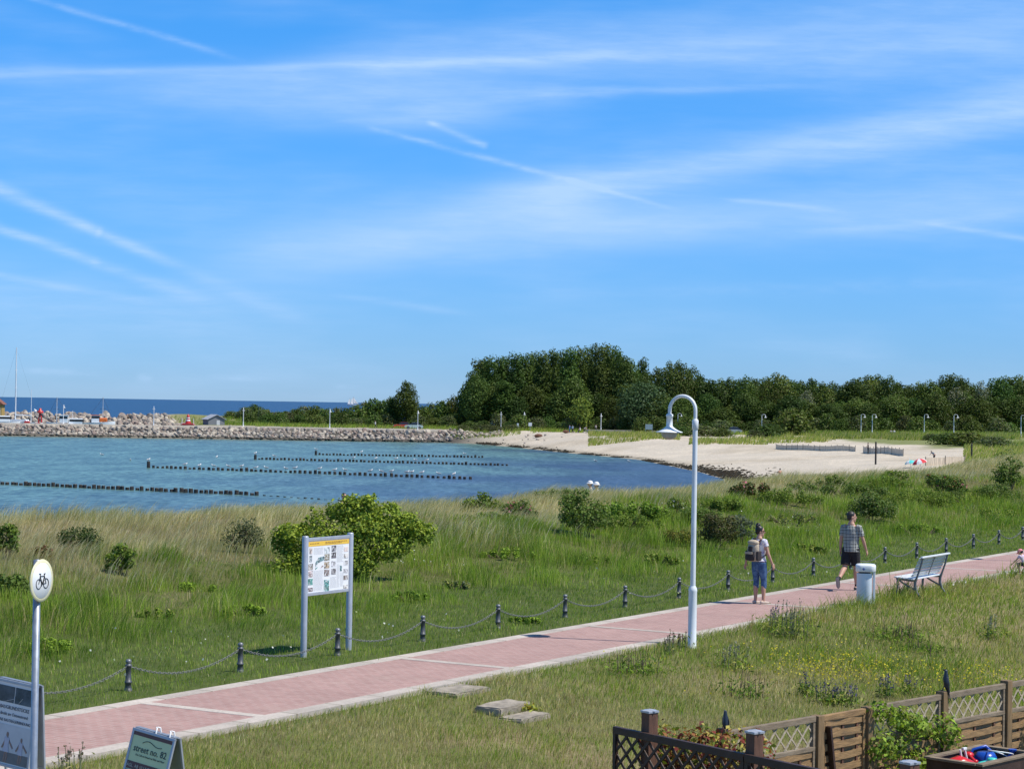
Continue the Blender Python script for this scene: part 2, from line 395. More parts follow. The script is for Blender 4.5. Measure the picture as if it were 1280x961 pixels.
# ------------------------------------------------------------------ noise on the ground plane
def _hash(ix, iy, seed):
    h = (ix.astype(np.int64)*374761393 + iy.astype(np.int64)*668265263 + seed*1442695041) & 0x7fffffff
    h = ((h ^ (h >> 13))*1274126177) & 0x7fffffff
    return ((h ^ (h >> 16)) & 0xffff)/65535.0
def vnoise(x, y, scale, seed=0, octaves=3):
    x = np.asarray(x, float)/scale; y = np.asarray(y, float)/scale; tot = 0; amp = 1; nrm = 0
    for o in range(octaves):
        ix, iy = np.floor(x), np.floor(y); fx, fy = x-ix, y-iy; fx = fx*fx*(3-2*fx); fy = fy*fy*(3-2*fy)
        a = _hash(ix, iy, seed+o); b = _hash(ix+1, iy, seed+o); c = _hash(ix, iy+1, seed+o); d = _hash(ix+1, iy+1, seed+o)
        tot = tot + amp*((a*(1-fx)+b*fx)*(1-fy)+(c*(1-fx)+d*fx)*fy); nrm += amp; amp *= 0.5; x = x*2.03+17.1; y = y*2.03+5.7
    return tot/nrm
def sstep(x, a, b):
    t = np.clip((np.asarray(x, float)-a)/(b-a), 0, 1); return t*t*(3-2*t)

# ------------------------------------------------------------------ terrain
SHORE = [(-300, -20), (-150, 40), (-90, 62), (-40, 95), (-5, 130), (14, 170), (23, 215), (25.5, 250), (25, 276), (20.6, 335), (8.8, 381), (-1, 425), (-8, 448), (-14.5, 456),
         (-130, 450), (-400, 440)]
LAND = np.array(SHORE + [(-400, 474), (-80, 474), (-76, 540), (-400, 538), (-400, 553), (-90, 557), (-60, 576), (-20, 620), (40, 700), (150, 800), (400, 1000), (1800, 1800), (1800, -300), (-300, -300)], float)
def shore_dist(x, y):
    """distance to the waterline, positive on land"""
    x = np.asarray(x, float); y = np.asarray(y, float); best = np.full(x.shape, 1e9); inside = np.zeros(x.shape, bool)
    n = len(LAND)
    for i in range(n):
        ax, ay = LAND[i]; bx, by = LAND[(i+1) % n]
        ex, ey = bx-ax, by-ay; t = np.clip(((x-ax)*ex+(y-ay)*ey)/(ex*ex+ey*ey), 0, 1)
        best = np.minimum(best, (x-ax-t*ex)**2+(y-ay-t*ey)**2)
        c = ((ay > y) != (by > y)); xx = ax+(y-ay)*ex/np.where(ey == 0, 1e-9, ey); inside ^= c & (x < xx)
    d = np.sqrt(best); return np.where(inside, d, -d)
HC_A = [0, 30, 35, 44, 58, 74, 91, 104, 113, 130, 200]; HC_Z = [.8, .8, .8, .8, .55, .80, .80, .84, 1.12, 1.4, 1.5]
def sa(x, y): return np.asarray(x)*NV.x+np.asarray(y)*NV.y, np.asarray(x)*DV.x+np.asarray(y)*DV.y
def terrain(x, y, sd=None):
    x = np.asarray(x, float); y = np.asarray(y, float); s, a = sa(x, y)
    if sd is None: sd = shore_dist(x, y)
    # the bay, its beach, the harbour land
    wb = sstep(-x, 4, 14)*sstep(y, 425, 448)
    sand = SEA + np.where(sd > 0, np.minimum(sd*(0.062+0.10*sstep(y, 350, 430)), 2.0+np.clip(sd-32, 0, 60)*0.018+0.7*sstep(y, 350, 430)), sd*0.08)
    rock = SEA + np.where(sd > 0, np.clip(sd/7.0, 0, 1)*2.7, sd*0.3)
    far = sand*(1-wb)+rock*wb
    far = far + sstep(sd, 2, 25)*(vnoise(x, y, 11, 3)-0.5)*0.5*(1-wb)
    far = np.maximum(far, -9.0)
    # the harbour's outer mole and its grassy shoulder
    far = far + 0.7*sstep(y, 536, 545)*sstep(-x, 72, 92)*(sd > 0)
    far = far + 1.5*sstep(y, 492, 530)*sstep(-x, 40, 62)*sstep(x, -105, -84)*(sd > 0)
    # lawn, path, dune
    hc = np.interp(a, HC_A, HC_Z)
    lawn = np.maximum(-0.02-0.085*(16.4-s), -0.62) + 0.17*np.exp(-((s-14.6)/1.5)**2)*sstep(a, 33, 39)*sstep(-a, -56, -45) + (vnoise(x, y, 1.7, 5)-0.5)*0.10*sstep(-s, -16.0, -14.9)
    up = sstep(s, 23.5, 35); ver = 0.01+0.1*sstep(s, 20.6, 24.5)
    wav = (vnoise(x, y, 6.5, 8)-0.5)*0.70+(vnoise(x, y, 2.2, 9)-0.5)*0.34
    dune = ver + (hc-0.1)*up + wav*sstep(s, 23, 29) - np.clip(s-37.5, 0, 400)*0.235
    near = np.where(s < 16.4, lawn, dune)
    near = np.where((s > 16.3) & (s < 19.0), -0.07, near)
    w = sstep(s, 37, 44)
    return np.where(s < 37, np.maximum(near, -6), np.maximum(near, far)*1.0)
def tz(x, y): return float(terrain(np.array([x]), np.array([y]))[0])

def build_ground():
    ang = np.concatenate([np.arange(-60, -16, 1.0), np.arange(-16, 16, 0.125), np.arange(16, 60.01, 1.0)])
    dist = [2.0]
    while dist[-1] < 1700: dist.append(dist[-1]*1.0125 if dist[-1] > 14 else dist[-1]*1.04)
    dist = np.array(dist); A, D = np.meshgrid(np.radians(ang), dist)
    X = D*np.tan(A)*0.9; Y = D + 0*A
    # behind and beside the camera the sheet goes on
    X = np.where(D < 14, X*3, X); Y = np.where(D < 3, Y-12*(3-D), Y)
    sd = shore_dist(X, Y); Z = terrain(X, Y, sd); s, a = sa(X, Y)
    n1 = vnoise(X, Y, 3.0, 21); n2 = vnoise(X, Y, 14.0, 22); n3 = vnoise(X, Y, 0.7, 23)
    C = np.zeros(X.shape+(3,))
    def col(c, w):
        w = w[..., None]; C[:] = C*(1-w)+np.array(c)*w
    col((0.50, 0.445, 0.365), np.ones(X.shape))                                     # dry sand
    col((0.42, 0.36, 0.275), sstep(n2, 0.42, 0.7)*0.75); col((0.60, 0.525, 0.42), sstep(vnoise(X, Y, 5.0, 24), 0.5, 0.72)*0.6)
    col((0.34, 0.30, 0.23), sstep(-sd, -5.5, -0.4))                                # wet sand at the waterline
    col((0.10, 0.085, 0.06), sstep(-np.abs(sd-1.4-1.2*n2), -1.1, -0.1)*sstep(n1, 0.3, 0.6)*0.85*(Y < 440))
    back = sstep(sd+9*(n2-0.5)*2+5*(n1-.5), 52, 58)
    col((0.19, 0.21, 0.08), back*(s > 37)*sstep(Y, 300, 340))                     # turf behind the beach
    quay = sstep(-X, 0, 14)*sstep(Y, 440, 456)
    col((0.085, 0.078, 0.068), quay*(Y < 473)*(sd > -3)); col((0.36, 0.33, 0.28), quay*sstep(sd, 6.0, 7.5)*(Y < 473)); col((0.20, 0.21, 0.09), quay*sstep(Y, 474, 482)*sstep(X, -100, -84))  # dark tone below the boulders paints the shade of deep gaps
    col((0.08, 0.09, 0.035), sstep(Y, 474, 482)*sstep(X, -16, 0)*sstep(-X, -400, -300))
    col((0.26, 0.23, 0.14), sstep(-s, -50, -40)*(Y < 220))                        # soil under the dune grass
    col((0.11, 0.115, 0.04), sstep(-s, -36, -30)*(Y < 220))  # this and the next tone darkened to paint deeper shade between the blades
    col((0.075, 0.10, 0.026), sstep(-s, -26, -23.5)*(Y < 220))
    col((0.23, 0.19, 0.105), (s < 16.4)*1.0); col((0.14, 0.14, 0.055), (s < 16.4)*sstep(n1, 0.42, 0.62))
    idx = np.arange(X.size).reshape(X.shape)
    q = np.stack([idx[:-1, :-1], idx[:-1, 1:], idx[1:, 1:], idx[1:, :-1]], -1).reshape(-1, 4)
    m, g, bs, out = new_mat('ground')
    at = g.n('ShaderNodeAttribute', attribute_name='Col').outputs['Color']; co = g.n('ShaderNodeTexCoord').outputs['Object']
    f = g.rng(g.noise(co, 1.7, 6, 0.65), 0.25, 0.75, 0.86, 1.14); f2 = g.rng(g.noise(co, 14, 3, 0.6), 0.3, 0.7, 0.9, 1.1)
    g.link(g.v('MULTIPLY', at, g.xyz(*(g.m('MULTIPLY', f, f2),)*3)), bs.inputs['Base Color']); bs.inputs['Roughness'].default_value = 0.95
    bs.inputs['Specular IOR Level'].default_value = 0.15
    add_bump(g, bs, g.noise(g.scale(co, (1, 1, 1)), 1.3, 5, 0.6), 0.7, 0.25)
    o = link('ground', np_mesh('ground', np.stack([X, Y, Z], -1).reshape(-1, 3), q, m, C.reshape(-1, 3), True))
    tag(o, 'sandy and grassy ground of the dune, the beach and the land behind', kind='structure')
build_ground()

# ------------------------------------------------------------------ water: the bay and the open sea in one sheet
def build_water():
    m, g, bs, out = new_mat('water')
    pos = g.n('ShaderNodeNewGeometry').outputs['Position']; x, y, z = g.sep(pos)
    # depth as distance out from the bay: teal shallows, dark weed near the beach, deep blue sea beyond the mole
    patch = g.noise(g.scale(pos, (0.010, 0.016, 0)), 1.0, 4, 0.6); patch2 = g.noise(g.scale(pos, (0.05, 0.02, 0)), 1.0, 4, 0.6)
    shal = c4((0.088, 0.162, 0.140)); weed = c4((0.036, 0.056, 0.090)); deep = c4((0.003, 0.019, 0.060))
    toward = g.m('ADD', g.m('MULTIPLY', x, 0.012), g.m('MULTIPLY', g.m('SUBTRACT', 330.0, y), 0.0022))
    wf = g.rng(g.m('ADD', g.m('ADD', toward, g.m('MULTIPLY', g.m('SUBTRACT', patch, 0.5), 1.5)), g.m('MULTIPLY', g.m('SUBTRACT', patch2, 0.5), 0.9)), -0.30, 0.45)
    bay = g.mix(wf, shal, weed)
    c = g.mix(g.rng(y, 474, 560), bay, deep)
    rip = g.noise(g.scale(pos, (0.20, 0.060, 0)), 1.0, 6, 0.7)
    rip2 = g.noise(g.scale(pos, (1.3, 0.42, 0)), 1.0, 3, 0.6)
    k = g.m('MULTIPLY', g.rng(rip, 0.32, 0.68, 0.66, 1.36), g.rng(rip2, 0.3, 0.7, 0.58, 1.45))  # light and dark of the ripples put into the water colour
    g.link(g.v('MULTIPLY', c, g.xyz(k, k, k)), bs.inputs['Base Color'])
    bs.inputs['Roughness'].default_value = 0.30; bs.inputs['IOR'].default_value = 1.33; bs.inputs['Specular IOR Level'].default_value = 0.25
    bp = g.n('ShaderNodeBump'); bp.inputs['Strength'].default_value = 0.9; bp.inputs['Distance'].default_value = 0.35
    g.link(g.m('ADD', rip, g.m('MULTIPLY', rip2, 0.35)), bp.inputs['Height']); g.link(bp.outputs[0], bs.inputs['Normal'])
    ang = np.radians(np.linspace(-70, 70, 57)); dist = np.geomspace(40, 120000, 60)
    A, D = np.meshgrid(ang, dist); P = np.stack([D*np.sin(A), D*np.cos(A), np.full(A.shape, SEA)], -1).reshape(-1, 3)
    idx = np.arange(A.size).reshape(A.shape); q = np.stack([idx[:-1, :-1], idx[:-1, 1:], idx[1:, 1:], idx[1:, :-1]], -1).reshape(-1, 4)
    tag(link('water', np_mesh('water', P, q, m)), 'blue green water of the bay and the open sea', kind='structure')
build_water()

# ------------------------------------------------------------------ the promenade path
def build_path():
    rot = math.pi/2 - PATH_ANG            # local x runs along the path, local y towards the sea
    m, g, bs, out = new_mat('red_paving')
    co = g.n('ShaderNodeTexCoord').outputs['Object']
    br = g.n('ShaderNodeTexBrick'); g.link(g.n('ShaderNodeVectorMath', operation='SCALE').outputs[0], br.inputs['Vector'])
    sc = br.inputs['Vector'].links[0].from_node; xx = g.sep(co); g.link(g.xyz(xx[1], xx[0], 0.0), sc.inputs[0]); sc.inputs['Scale'].default_value = 1.0
    br.inputs['Scale'].default_value = 1.0; br.inputs['Brick Width'].default_value = 0.20; br.inputs['Row Height'].default_value = 0.10
    br.inputs['Mortar Size'].default_value = 0.006; br.inputs['Bias'].default_value = -0.2
    br.inputs['Color1'].default_value = c4((0.395, 0.247, 0.220)); br.inputs['Color2'].default_value = c4((0.325, 0.198, 0.176)); br.inputs['Mortar'].default_value = c4((0.42, 0.34, 0.31))
    n = g.noise(co, 0.7, 5, 0.65); n2 = g.noise(co, 9, 3, 0.6)
    k = g.m('MULTIPLY', g.rng(n, 0.25, 0.75, 0.91, 1.08), g.rng(n2, 0.3, 0.7, 0.95, 1.05))
    c = g.v('MULTIPLY', br.outputs['Color'], g.xyz(k, k, k))
    sandy = g.m('MULTIPLY', g.rng(g.noise(co, 1.1, 6, 0.7), 0.55, 0.75), 0.35)
    g.link(g.mix(sandy, c, c4((0.46, 0.37, 0.31))), bs.inputs['Base Color']); bs.inputs['Roughness'].default_value = 0.88; bs.inputs['Specular IOR Level'].default_value = 0.2
    add_bump(g, bs, br.outputs['Fac'], 0.3, 0.003)
    b = MB(); b.box((60, 17.70, -0.05), (180, 1.96, 0.10)); o = b.build('path', m, None, (0, 0, 0), rot)
    tag(o, 'promenade path of pinkish red paving stones', kind='structure')
    me_, g, bs, out = new_mat('edging_concrete')
    co = g.n('ShaderNodeTexCoord').outputs['Object']
    fx = g.m('FRACT', g.m('MULTIPLY', g.sep(co)[0], 1.0)); joint = g.m('LESS_THAN', fx, 0.035)
    k = g.m('MULTIPLY', g.rng(g.noise(co, 1.4, 6, 0.7), 0.25, 0.75, 0.80, 1.12), g.rng(g.noise(co, 22, 3, 0.6), 0.3, 0.7, 0.9, 1.1))
    cell = g.rng(g.noise(g.xyz(g.m('FLOOR', g.sep(co)[0]), 0, 0), 3.3, 0), 0.3, 0.7, 0.88, 1.1); k = g.m('MULTIPLY', k, cell)
    c = g.v('MULTIPLY', (0.47, 0.42, 0.37), g.xyz(k, k, k)); c = g.mix(g.m('MULTIPLY', joint, 0.75), c, c4((0.18, 0.16, 0.12)))
    g.link(c, bs.inputs['Base Color']); bs.inputs['Roughness'].default_value = 0.92; bs.inputs['Specular IOR Level'].default_value = 0.2
    for y in (16.58, 18.82):
        b = MB(); b.box((60, y, -0.045), (180, 0.28, 0.102)); e = b.build('path_edging', me_, None, (0, 0, 0), rot); tag(e, 'pale concrete edging strip along the path', kind='structure')
    b = MB()
    for k in range(-4, 18):
        a0 = 21.6 + 6.24*k
        b.box((a0, 17.70, -0.02), (0.19, 1.958, 0.049))
    e = b.build('path_cross_strips', me_, None, (0, 0, 0), rot); tag(e, 'pale concrete strips laid across the red path', kind='structure')
build_path()

# ------------------------------------------------------------------ grass
def blades(name, x, y, z, h, w, lean_x, lean_y, col, segs=2):
    n = len(x); yaw = RNG.uniform(0, 2*math.pi, n); wx, wy = np.cos(yaw)*w*0.5, np.sin(yaw)*w*0.5
    base = np.stack([x, y, z-0.03], -1); side = np.stack([wx, wy, 0*wx], -1); tip = np.stack([x+lean_x, y+lean_y, z+h], -1)
    if segs == 2:
        mid = np.stack([x+lean_x*0.36, y+lean_y*0.36, z+h*0.60], -1)
        V = np.stack([base-side, base+side, mid+side*0.75, mid-side*0.75, tip], 1); k = 5
        i0 = np.arange(n)*5; F = [np.stack([i0, i0+1, i0+2, i0+3], -1), np.stack([i0+3, i0+2, i0+4], -1)]
    else:
        V = np.stack([base-side, base+side, tip], 1); k = 3; i0 = np.arange(n)*3; F = [np.stack([i0, i0+1, i0+2], -1)]
    C = np.repeat(col, k, 0)
    return link(name, np_mesh(name, V.reshape(-1, 3), F, M['blade'], C))
def wedge(n, d0, d1, u0=-0.30, u1=0.33, p=1.0):
    """points spread over the view wedge, denser near the camera"""
    d = d0+(d1-d0)*RNG.random(n)**p; u = RNG.uniform(u0, u1, n); return u*d, d
BLOCK = []     # plots kept free of grass: (x, y, radius)
def free(x, y):
    ok = np.ones(len(x), bool)
    for bx, by, r in BLOCK: ok &= (x-bx)**2+(y-by)**2 > r*r
    return ok
def pick(cols, wts, n):
    c = np.array(cols, float); p = np.array(wts, float)
    if p.ndim == 1: i = RNG.choice(len(c), n, p=p/p.sum())
    else:
        p = p/p.sum(1, keepdims=True); i = (RNG.random((n, 1)) > np.cumsum(p, 1)).sum(1).clip(0, len(c)-1)
    return c[i]*RNG.uniform(0.8, 1.2, (n, 1))
GREEN, LUSH, DARKG, OLIVE, STRAW, PALE, BROWN = (0.225, 0.335, 0.048), (0.315, 0.45, 0.055), (0.10, 0.18, 0.03), (0.36, 0.37, 0.105), (0.61, 0.51, 0.27), (0.75, 0.67, 0.42), (0.35, 0.255, 0.15)
YELLOWG = (0.38, 0.42, 0.09)

def lawn():
    x, y = wedge(430000, 21, 50, -0.30, 0.33, 1.25); x2, y2 = wedge(70000, 50, 85, 0.12, 0.42); x3, y3 = wedge(45000, 24, 50, 0.33, 0.46)
    x, y = np.concatenate([x, x2, x3]), np.concatenate([y, y2, y3]); s, a = sa(x, y)
    edge = 16.46+0.16*(vnoise(x, y, 0.4, 31)-0.5)+0.30*(vnoise(x, y, 2.3, 32)-0.5)
    ok = (s < edge) & (s > 8.3) & free(x, y); x, y, s, a = x[ok], y[ok], s[ok], a[ok]; n = len(x)
    big = vnoise(x, y, 2.4, 33); fine = vnoise(x, y, 0.6, 34); rgt = sstep(a, 28, 38)
    tall = sstep(big, 0.55, 0.75)*(0.35+0.65*rgt)+0.45*rgt
    h = (0.040+0.05*RNG.random(n))*(1+1.9*tall*RNG.random(n)+0.8*sstep(fine, 0.6, 0.8))
    # taller unmown fringe on the mound beside the bin and the bench
    h *= 1+1.5*sstep(s, 15.0, 16.1)*sstep(a, 33, 38)*RNG.random(n)
    dry = sstep(vnoise(x, y, 1.5, 35), 0.42, 0.68); brn = sstep(vnoise(x, y, 1.0, 36), 0.50, 0.72); eg = sstep(s, 15.4, 16.35)
    yel = sstep(vnoise(x, y, 1.9, 38), 0.5, 0.7)*rgt
    gp = sstep(vnoise(x, y, 2.8, 39), .5, .68)
    wt = np.stack([0.8*(1-dry)+.12+.6*gp, 0.25*(1-dry)+0.4*tall+.4*gp, 0.25+0.5*tall+.5*gp, 0.90+0*dry, (0.22+0.85*dry)*(1-.6*gp)+0.9*eg*(1-rgt), 0.03+0.08*dry+0.3*eg*(1-rgt), 0.18+1.3*brn*(1-.5*rgt)*(1-.7*gp), 0.08+0.5*yel], -1)
    col = pick([GREEN, LUSH, DARKG, OLIVE, STRAW, PALE, BROWN, YELLOWG], wt, n)
    lean = h*0.6; la = RNG.uniform(0, 2*math.pi, n); d = y
    o = blades('lawn_grass', x, y, terrain(x, y), h, 0.0062*(d/30)*RNG.uniform(0.7, 1.3, n)*(1+0.3*tall), np.cos(la)*lean+0.25*h, np.sin(la)*lean, col)
    tag(o, 'half dry short lawn grass sloping from the path down to the garden fences', 'lawn', kind='stuff')
BARE = []
def dune():
    for px, py, r in ((95, 712, 1.1), (70, 690, .9), (205, 672, 1.3), (45, 672, .9), (150, 655, 1.2), (250, 660, 1.0), (1213, 606, 2.2), (1000, 640, 1.2), (560, 660, 1.0)):
        q = spot(px, py); BARE.append((q.x, q.y, r))
    x, y = wedge(800000, 24, 128, -0.27, 0.30, 0.95); s, a = sa(x, y)
    edge = 18.98-0.08*vnoise(x, y, 0.5, 41)-0.12*vnoise(x, y, 2.2, 42)
    ok = (s > edge) & (s < 38.5) & free(x, y); x, y, s, a = x[ok], y[ok], s[ok], a[ok]; n = len(x)
    big = vnoise(x, y, 5.0, 43); mid = vnoise(x, y, 2.0, 44); fine = vnoise(x, y, 0.7, 45)
    right = sstep(a, 46, 66)
    cr = sstep(s+6*(big-0.5)+3*(mid-0.5), 28.2+3.6*right, 31.5+2.9*right)       # pale marram on the crest
    mown = 1-sstep(s+1.6*(mid-0.5), 21.8, 23.6)
    bare = sstep(vnoise(x, y, 3.1, 49), 0.60, 0.74)*sstep(s, 25, 28)*sstep(-s, -34, -31)*(1-0.6*right)
    clump = vnoise(x, y, 0.75, 46, 2); lump2 = vnoise(x, y, 3.0, 47)
    h = 0.070*mown+(1-mown)*(0.05+0.62*sstep(clump, .25, .85)*(0.25+0.9*lump2))*(1-cr)+cr*(0.17+0.36*fine)
    h = h*RNG.uniform(0.55, 1.25, n)*(1-0.5*bare)
    h = np.where(mown > 0.5, h*(1+1.0*sstep(fine, 0.62, 0.85)), h)
    dry = sstep(mid, 0.50, 0.75)
    wt = np.stack([(1-cr)*(1.0-0.5*bare)*(1-0.15*mown), (1-cr)*(0.75*(1-bare)*(1-0.3*mown)+.1), (1-cr)*(0.25+1.1*sstep(lump2, 0.50, 0.72)+.25*(clump < .4))+0.06*cr+0.10*mown, 0.22*(1-cr)+0.36*cr+0.24*mown,
                   0.05+0.30*dry*(1-cr)*(1-mown)+0.36*cr+0.5*bare+0.07*mown, 0.01+0.62*cr+0.2*bare+0.03*mown, 0.02+0.05*cr+0.75*bare, 0.22*(1-cr)*dry+0.05*cr+0.10*mown], -1)
    col = pick([GREEN, LUSH, DARKG, OLIVE, STRAW, PALE, BROWN, YELLOWG], wt, n)
    for bx, by, br in BARE:
        bare = np.maximum(bare, np.exp(-((x-bx)**2+(y-by)**2*0.35)/br**2))
    col = np.where((RNG.random(n) < bare*.8)[:, None], pick([BROWN, STRAW, (0.50, 0.42, 0.33)], [2, 2, 2], n), col); h = h*(1-.45*bare)
    d = y; la = 9.0*vnoise(x, y, 1.1, 48, 2)+RNG.uniform(-1.6, 1.6, n); lw = h*(0.45+0.10*mown)
    wind = h*(0.20+0.40*cr)*RNG.uniform(0.5, 1.3, n)
    o = blades('dune_grass', x, y, terrain(x, y), h, (0.0076*(d/40)**0.8)*RNG.uniform(0.6, 1.35, n)*(1-0.12*cr), np.cos(la)*lw+wind, np.sin(la)*lw+0.25*wind, col)
    tag(o, 'green and straw coloured grass covering the dune between path and beach', 'dune grass', kind='stuff')
    # seed heads bending in the wind along the crest
    x, y = wedge(42000, 40, 128, -0.27, 0.30); s, a = sa(x, y); right = sstep(a, 46, 66)
    ok = (s > 27.5+4.5*right) & (s < 37) & (vnoise(x, y, 2.6, 51) > 0.42) & free(x, y); x, y, s = x[ok], y[ok], s[ok]; n = len(x)
    h = RNG.uniform(0.32, 0.72, n); wnd = h*RNG.uniform(0.35, 0.75, n)
    o = blades('seed_stalks', x, y, terrain(x, y), h, 0.016*(y/60)**0.6*RNG.uniform(0.6, 1.2, n), wnd, wnd*0.2, pick([PALE, STRAW, (0.5, 0.44, 0.28), OLIVE], [5, 3, 3, 1.2], n))
    tag(o, 'pale bleached grass stalks bending in the wind on the dune crest', 'dune grass', kind='stuff')
def beach_tufts():
    # marram patches between the beach and the wood
    def patch(name, label, pts, n, h0, h1, cols, wts):
        X, Y = [], []
        for (px0, px1, Y0, Y1, k) in pts:
            yy = RNG.uniform(Y0, Y1, int(n*k)); pp = RNG.uniform(px0, px1, int(n*k)); X.append((pp-640)/2600*yy); Y.append(yy)
        x, y = np.concatenate(X), np.concatenate(Y); keep = vnoise(x, y*0.5, 3.0, 61) > 0.36; x, y = x[keep], y[keep]; n = len(x)
        h = RNG.uniform(h0, h1, n)
        o = blades(name, x, y, terrain(x, y), h, RNG.uniform(0.10, 0.2, n), h*0.5*RNG.uniform(0.3, 1.2, n), h*0.2, pick(cols, wts, n), 1); tag(o, label, 'beach grass', kind='stuff')
    patch('beach_grass', 'yellow green beach grass in patches along the back of the sand', [(736, 850, 392, 440, 1.0), (862, 960, 372, 400, .35), (960, 1045, 380, 440, .8), (1040, 1140, 400, 430, .8), (1110, 1290, 395, 425, 1.2), (1205, 1290, 190, 380, 1.6)], 6500, 0.35, 1.0,
          [YELLOWG, OLIVE, GREEN, STRAW, DARKG], [3, 3, 2.2, 1.5, 1.0])
    patch('meadow_grass', 'green meadow grass around the harbour road and the wood edge', [(205, 340, 488, 545, 1.6), (320, 620, 470, 500, 1.0), (560, 740, 455, 480, .6), (850, 1290, 425, 470, 1.6)], 6500, 0.4, 1.1, [GREEN, OLIVE, LUSH, YELLOWG, DARKG], [3, 2.5, 1.5, 1, 1.5])
def seaweed():
    b = []; cols = []
    P = np.array(SHORE[3:13], float); n = 5200
    seg = RNG.integers(2, len(P)-1, n); t = RNG.random(n); x = P[seg, 0]+(P[seg+1, 0]-P[seg, 0])*t; y = P[seg, 1]+(P[seg+1, 1]-P[seg, 1])*t
    x = x+np.abs(RNG.normal(0, 1.0, n))+0.6*(vnoise(x, y, 9, 71)-0.5); x = np.where((y > 225) & (y < 300), x+RNG.exponential(1.4, n), x)
    keep = (vnoise(x, y, 6, 72) > 0.40) | ((y > 225) & (y < 300)); x, y = x[keep], y[keep]; n = len(x)
    z = np.maximum(terrain(x, y), SEA); r = RNG.uniform(0.12, 0.45, n); hh = RNG.uniform(0.05, 0.2, n); yaw = RNG.uniform(0, 6.28, n)
    V = []
    for k in range(4): V.append(np.stack([x+np.cos(yaw+k*1.57)*r*RNG.uniform(.6, 1.3, n), y+np.sin(yaw+k*1.57)*r*RNG.uniform(.6, 1.3, n), z+0*x-0.02], -1))
    V.append(np.stack([x, y, z+hh], -1)); V = np.stack(V, 1); i0 = np.arange(n)*5
    F = np.concatenate([np.stack([i0+k, i0+(k+1) % 4, i0+4], -1) for k in range(4)])
    c = np.repeat(pick([(0.035, 0.028, 0.018), (0.06, 0.045, 0.025), (0.03, 0.03, 0.02)], [1, 1, 1], n), 5, 0)
    tag(link('seaweed', np_mesh('seaweed', V.reshape(-1, 3), F, M['leaf'], c)), 'dark seaweed washed up along the waterline of the beach', 'seaweed', kind='stuff')

# ------------------------------------------------------------------ leaves, shrubs and trees
def leaf_quads(c, nrm, size, col, aspect=0.62, fold=0.25):
    """a cloud of small folded leaves: centres, facing, length, colour"""
    n = len(c); nrm = nrm/np.maximum(np.linalg.norm(nrm, axis=1, keepdims=True), 1e-6)
    r = RNG.normal(size=(n, 3)); a = np.cross(nrm, r); a /= np.maximum(np.linalg.norm(a, axis=1, keepdims=True), 1e-6); b = np.cross(nrm, a)
    L = size[:, None]*0.5; Wd = L*aspect
    V = np.stack([c-a*L, c+b*Wd+nrm*L*fold, c+a*L, c-b*Wd+nrm*L*fold], 1); i0 = np.arange(n)*4
    return V.reshape(-1, 3), np.stack([i0, i0+1, i0+2, i0+3], -1), np.repeat(col, 4, 0)
def crown(lobes, n, size, cols, wts, up=0.35, inner=0.35, ragged=0.25, aspect=0.62, flat=0.0):
    """leaves through the outer part of many lobes: (x, y, z, rx, ry, rz)"""
    L = np.array(lobes, float); vol = (L[:, 3]*L[:, 4]+L[:, 3]*L[:, 5]+L[:, 4]*L[:, 5]); i = RNG.choice(len(L), n, p=vol/vol.sum())
    d = RNG.normal(size=(n, 3)); d /= np.linalg.norm(d, axis=1, keepdims=True)
    lump = 1+ragged*(vnoise(d[:, 0]*3+i*7.3, d[:, 1]*3+d[:, 2]*4, 1.0, 81)-0.5)*2
    rr = np.where(RNG.random(n) < inner, RNG.uniform(0.45, 0.9, n), RNG.uniform(0.85, 1.06, n))*lump
    c = L[i, :3]+d*L[i, 3:6]*rr[:, None]
    nrm = d*0.8+RNG.normal(size=(n, 3))*0.55+np.array([0, 0, up]); sz = size*RNG.uniform(0.6, 1.4, n)
    colr = pick(cols, wts, n)
    return leaf_quads(c, nrm, sz, colr, aspect)
def branches(b, lobes, root_r, trunk_h, n=7, seed=0):
    rnd = random.Random(seed); L = sorted(lobes, key=lambda q: -q[3])[:n]; z0 = -0.15
    top = max(q[2] for q in lobes)
    j = [(0, 0, z0), (rnd.uniform(-.2, .2)*root_r*4, rnd.uniform(-.2, .2)*root_r*4, trunk_h*0.55), (0.0, 0.0, trunk_h), (rnd.uniform(-1, 1)*root_r, 0, (trunk_h+top)/2), (0, 0, top)]
    b.tube(j, [root_r*1.35, root_r, root_r*0.8, root_r*0.5, root_r*0.12], 8)
    for q in L:
        zz = min(trunk_h*rnd.uniform(0.8, 1.1), q[2]); p0 = Vector((0, 0, zz)); p2 = Vector(q[:3]); p1 = p0.lerp(p2, 0.5)+Vector((0, 0, 0.1*(p2-p0).length))
        b.tube([p0, p1, p2], [root_r*0.55, root_r*0.33, root_r*0.10], 6)
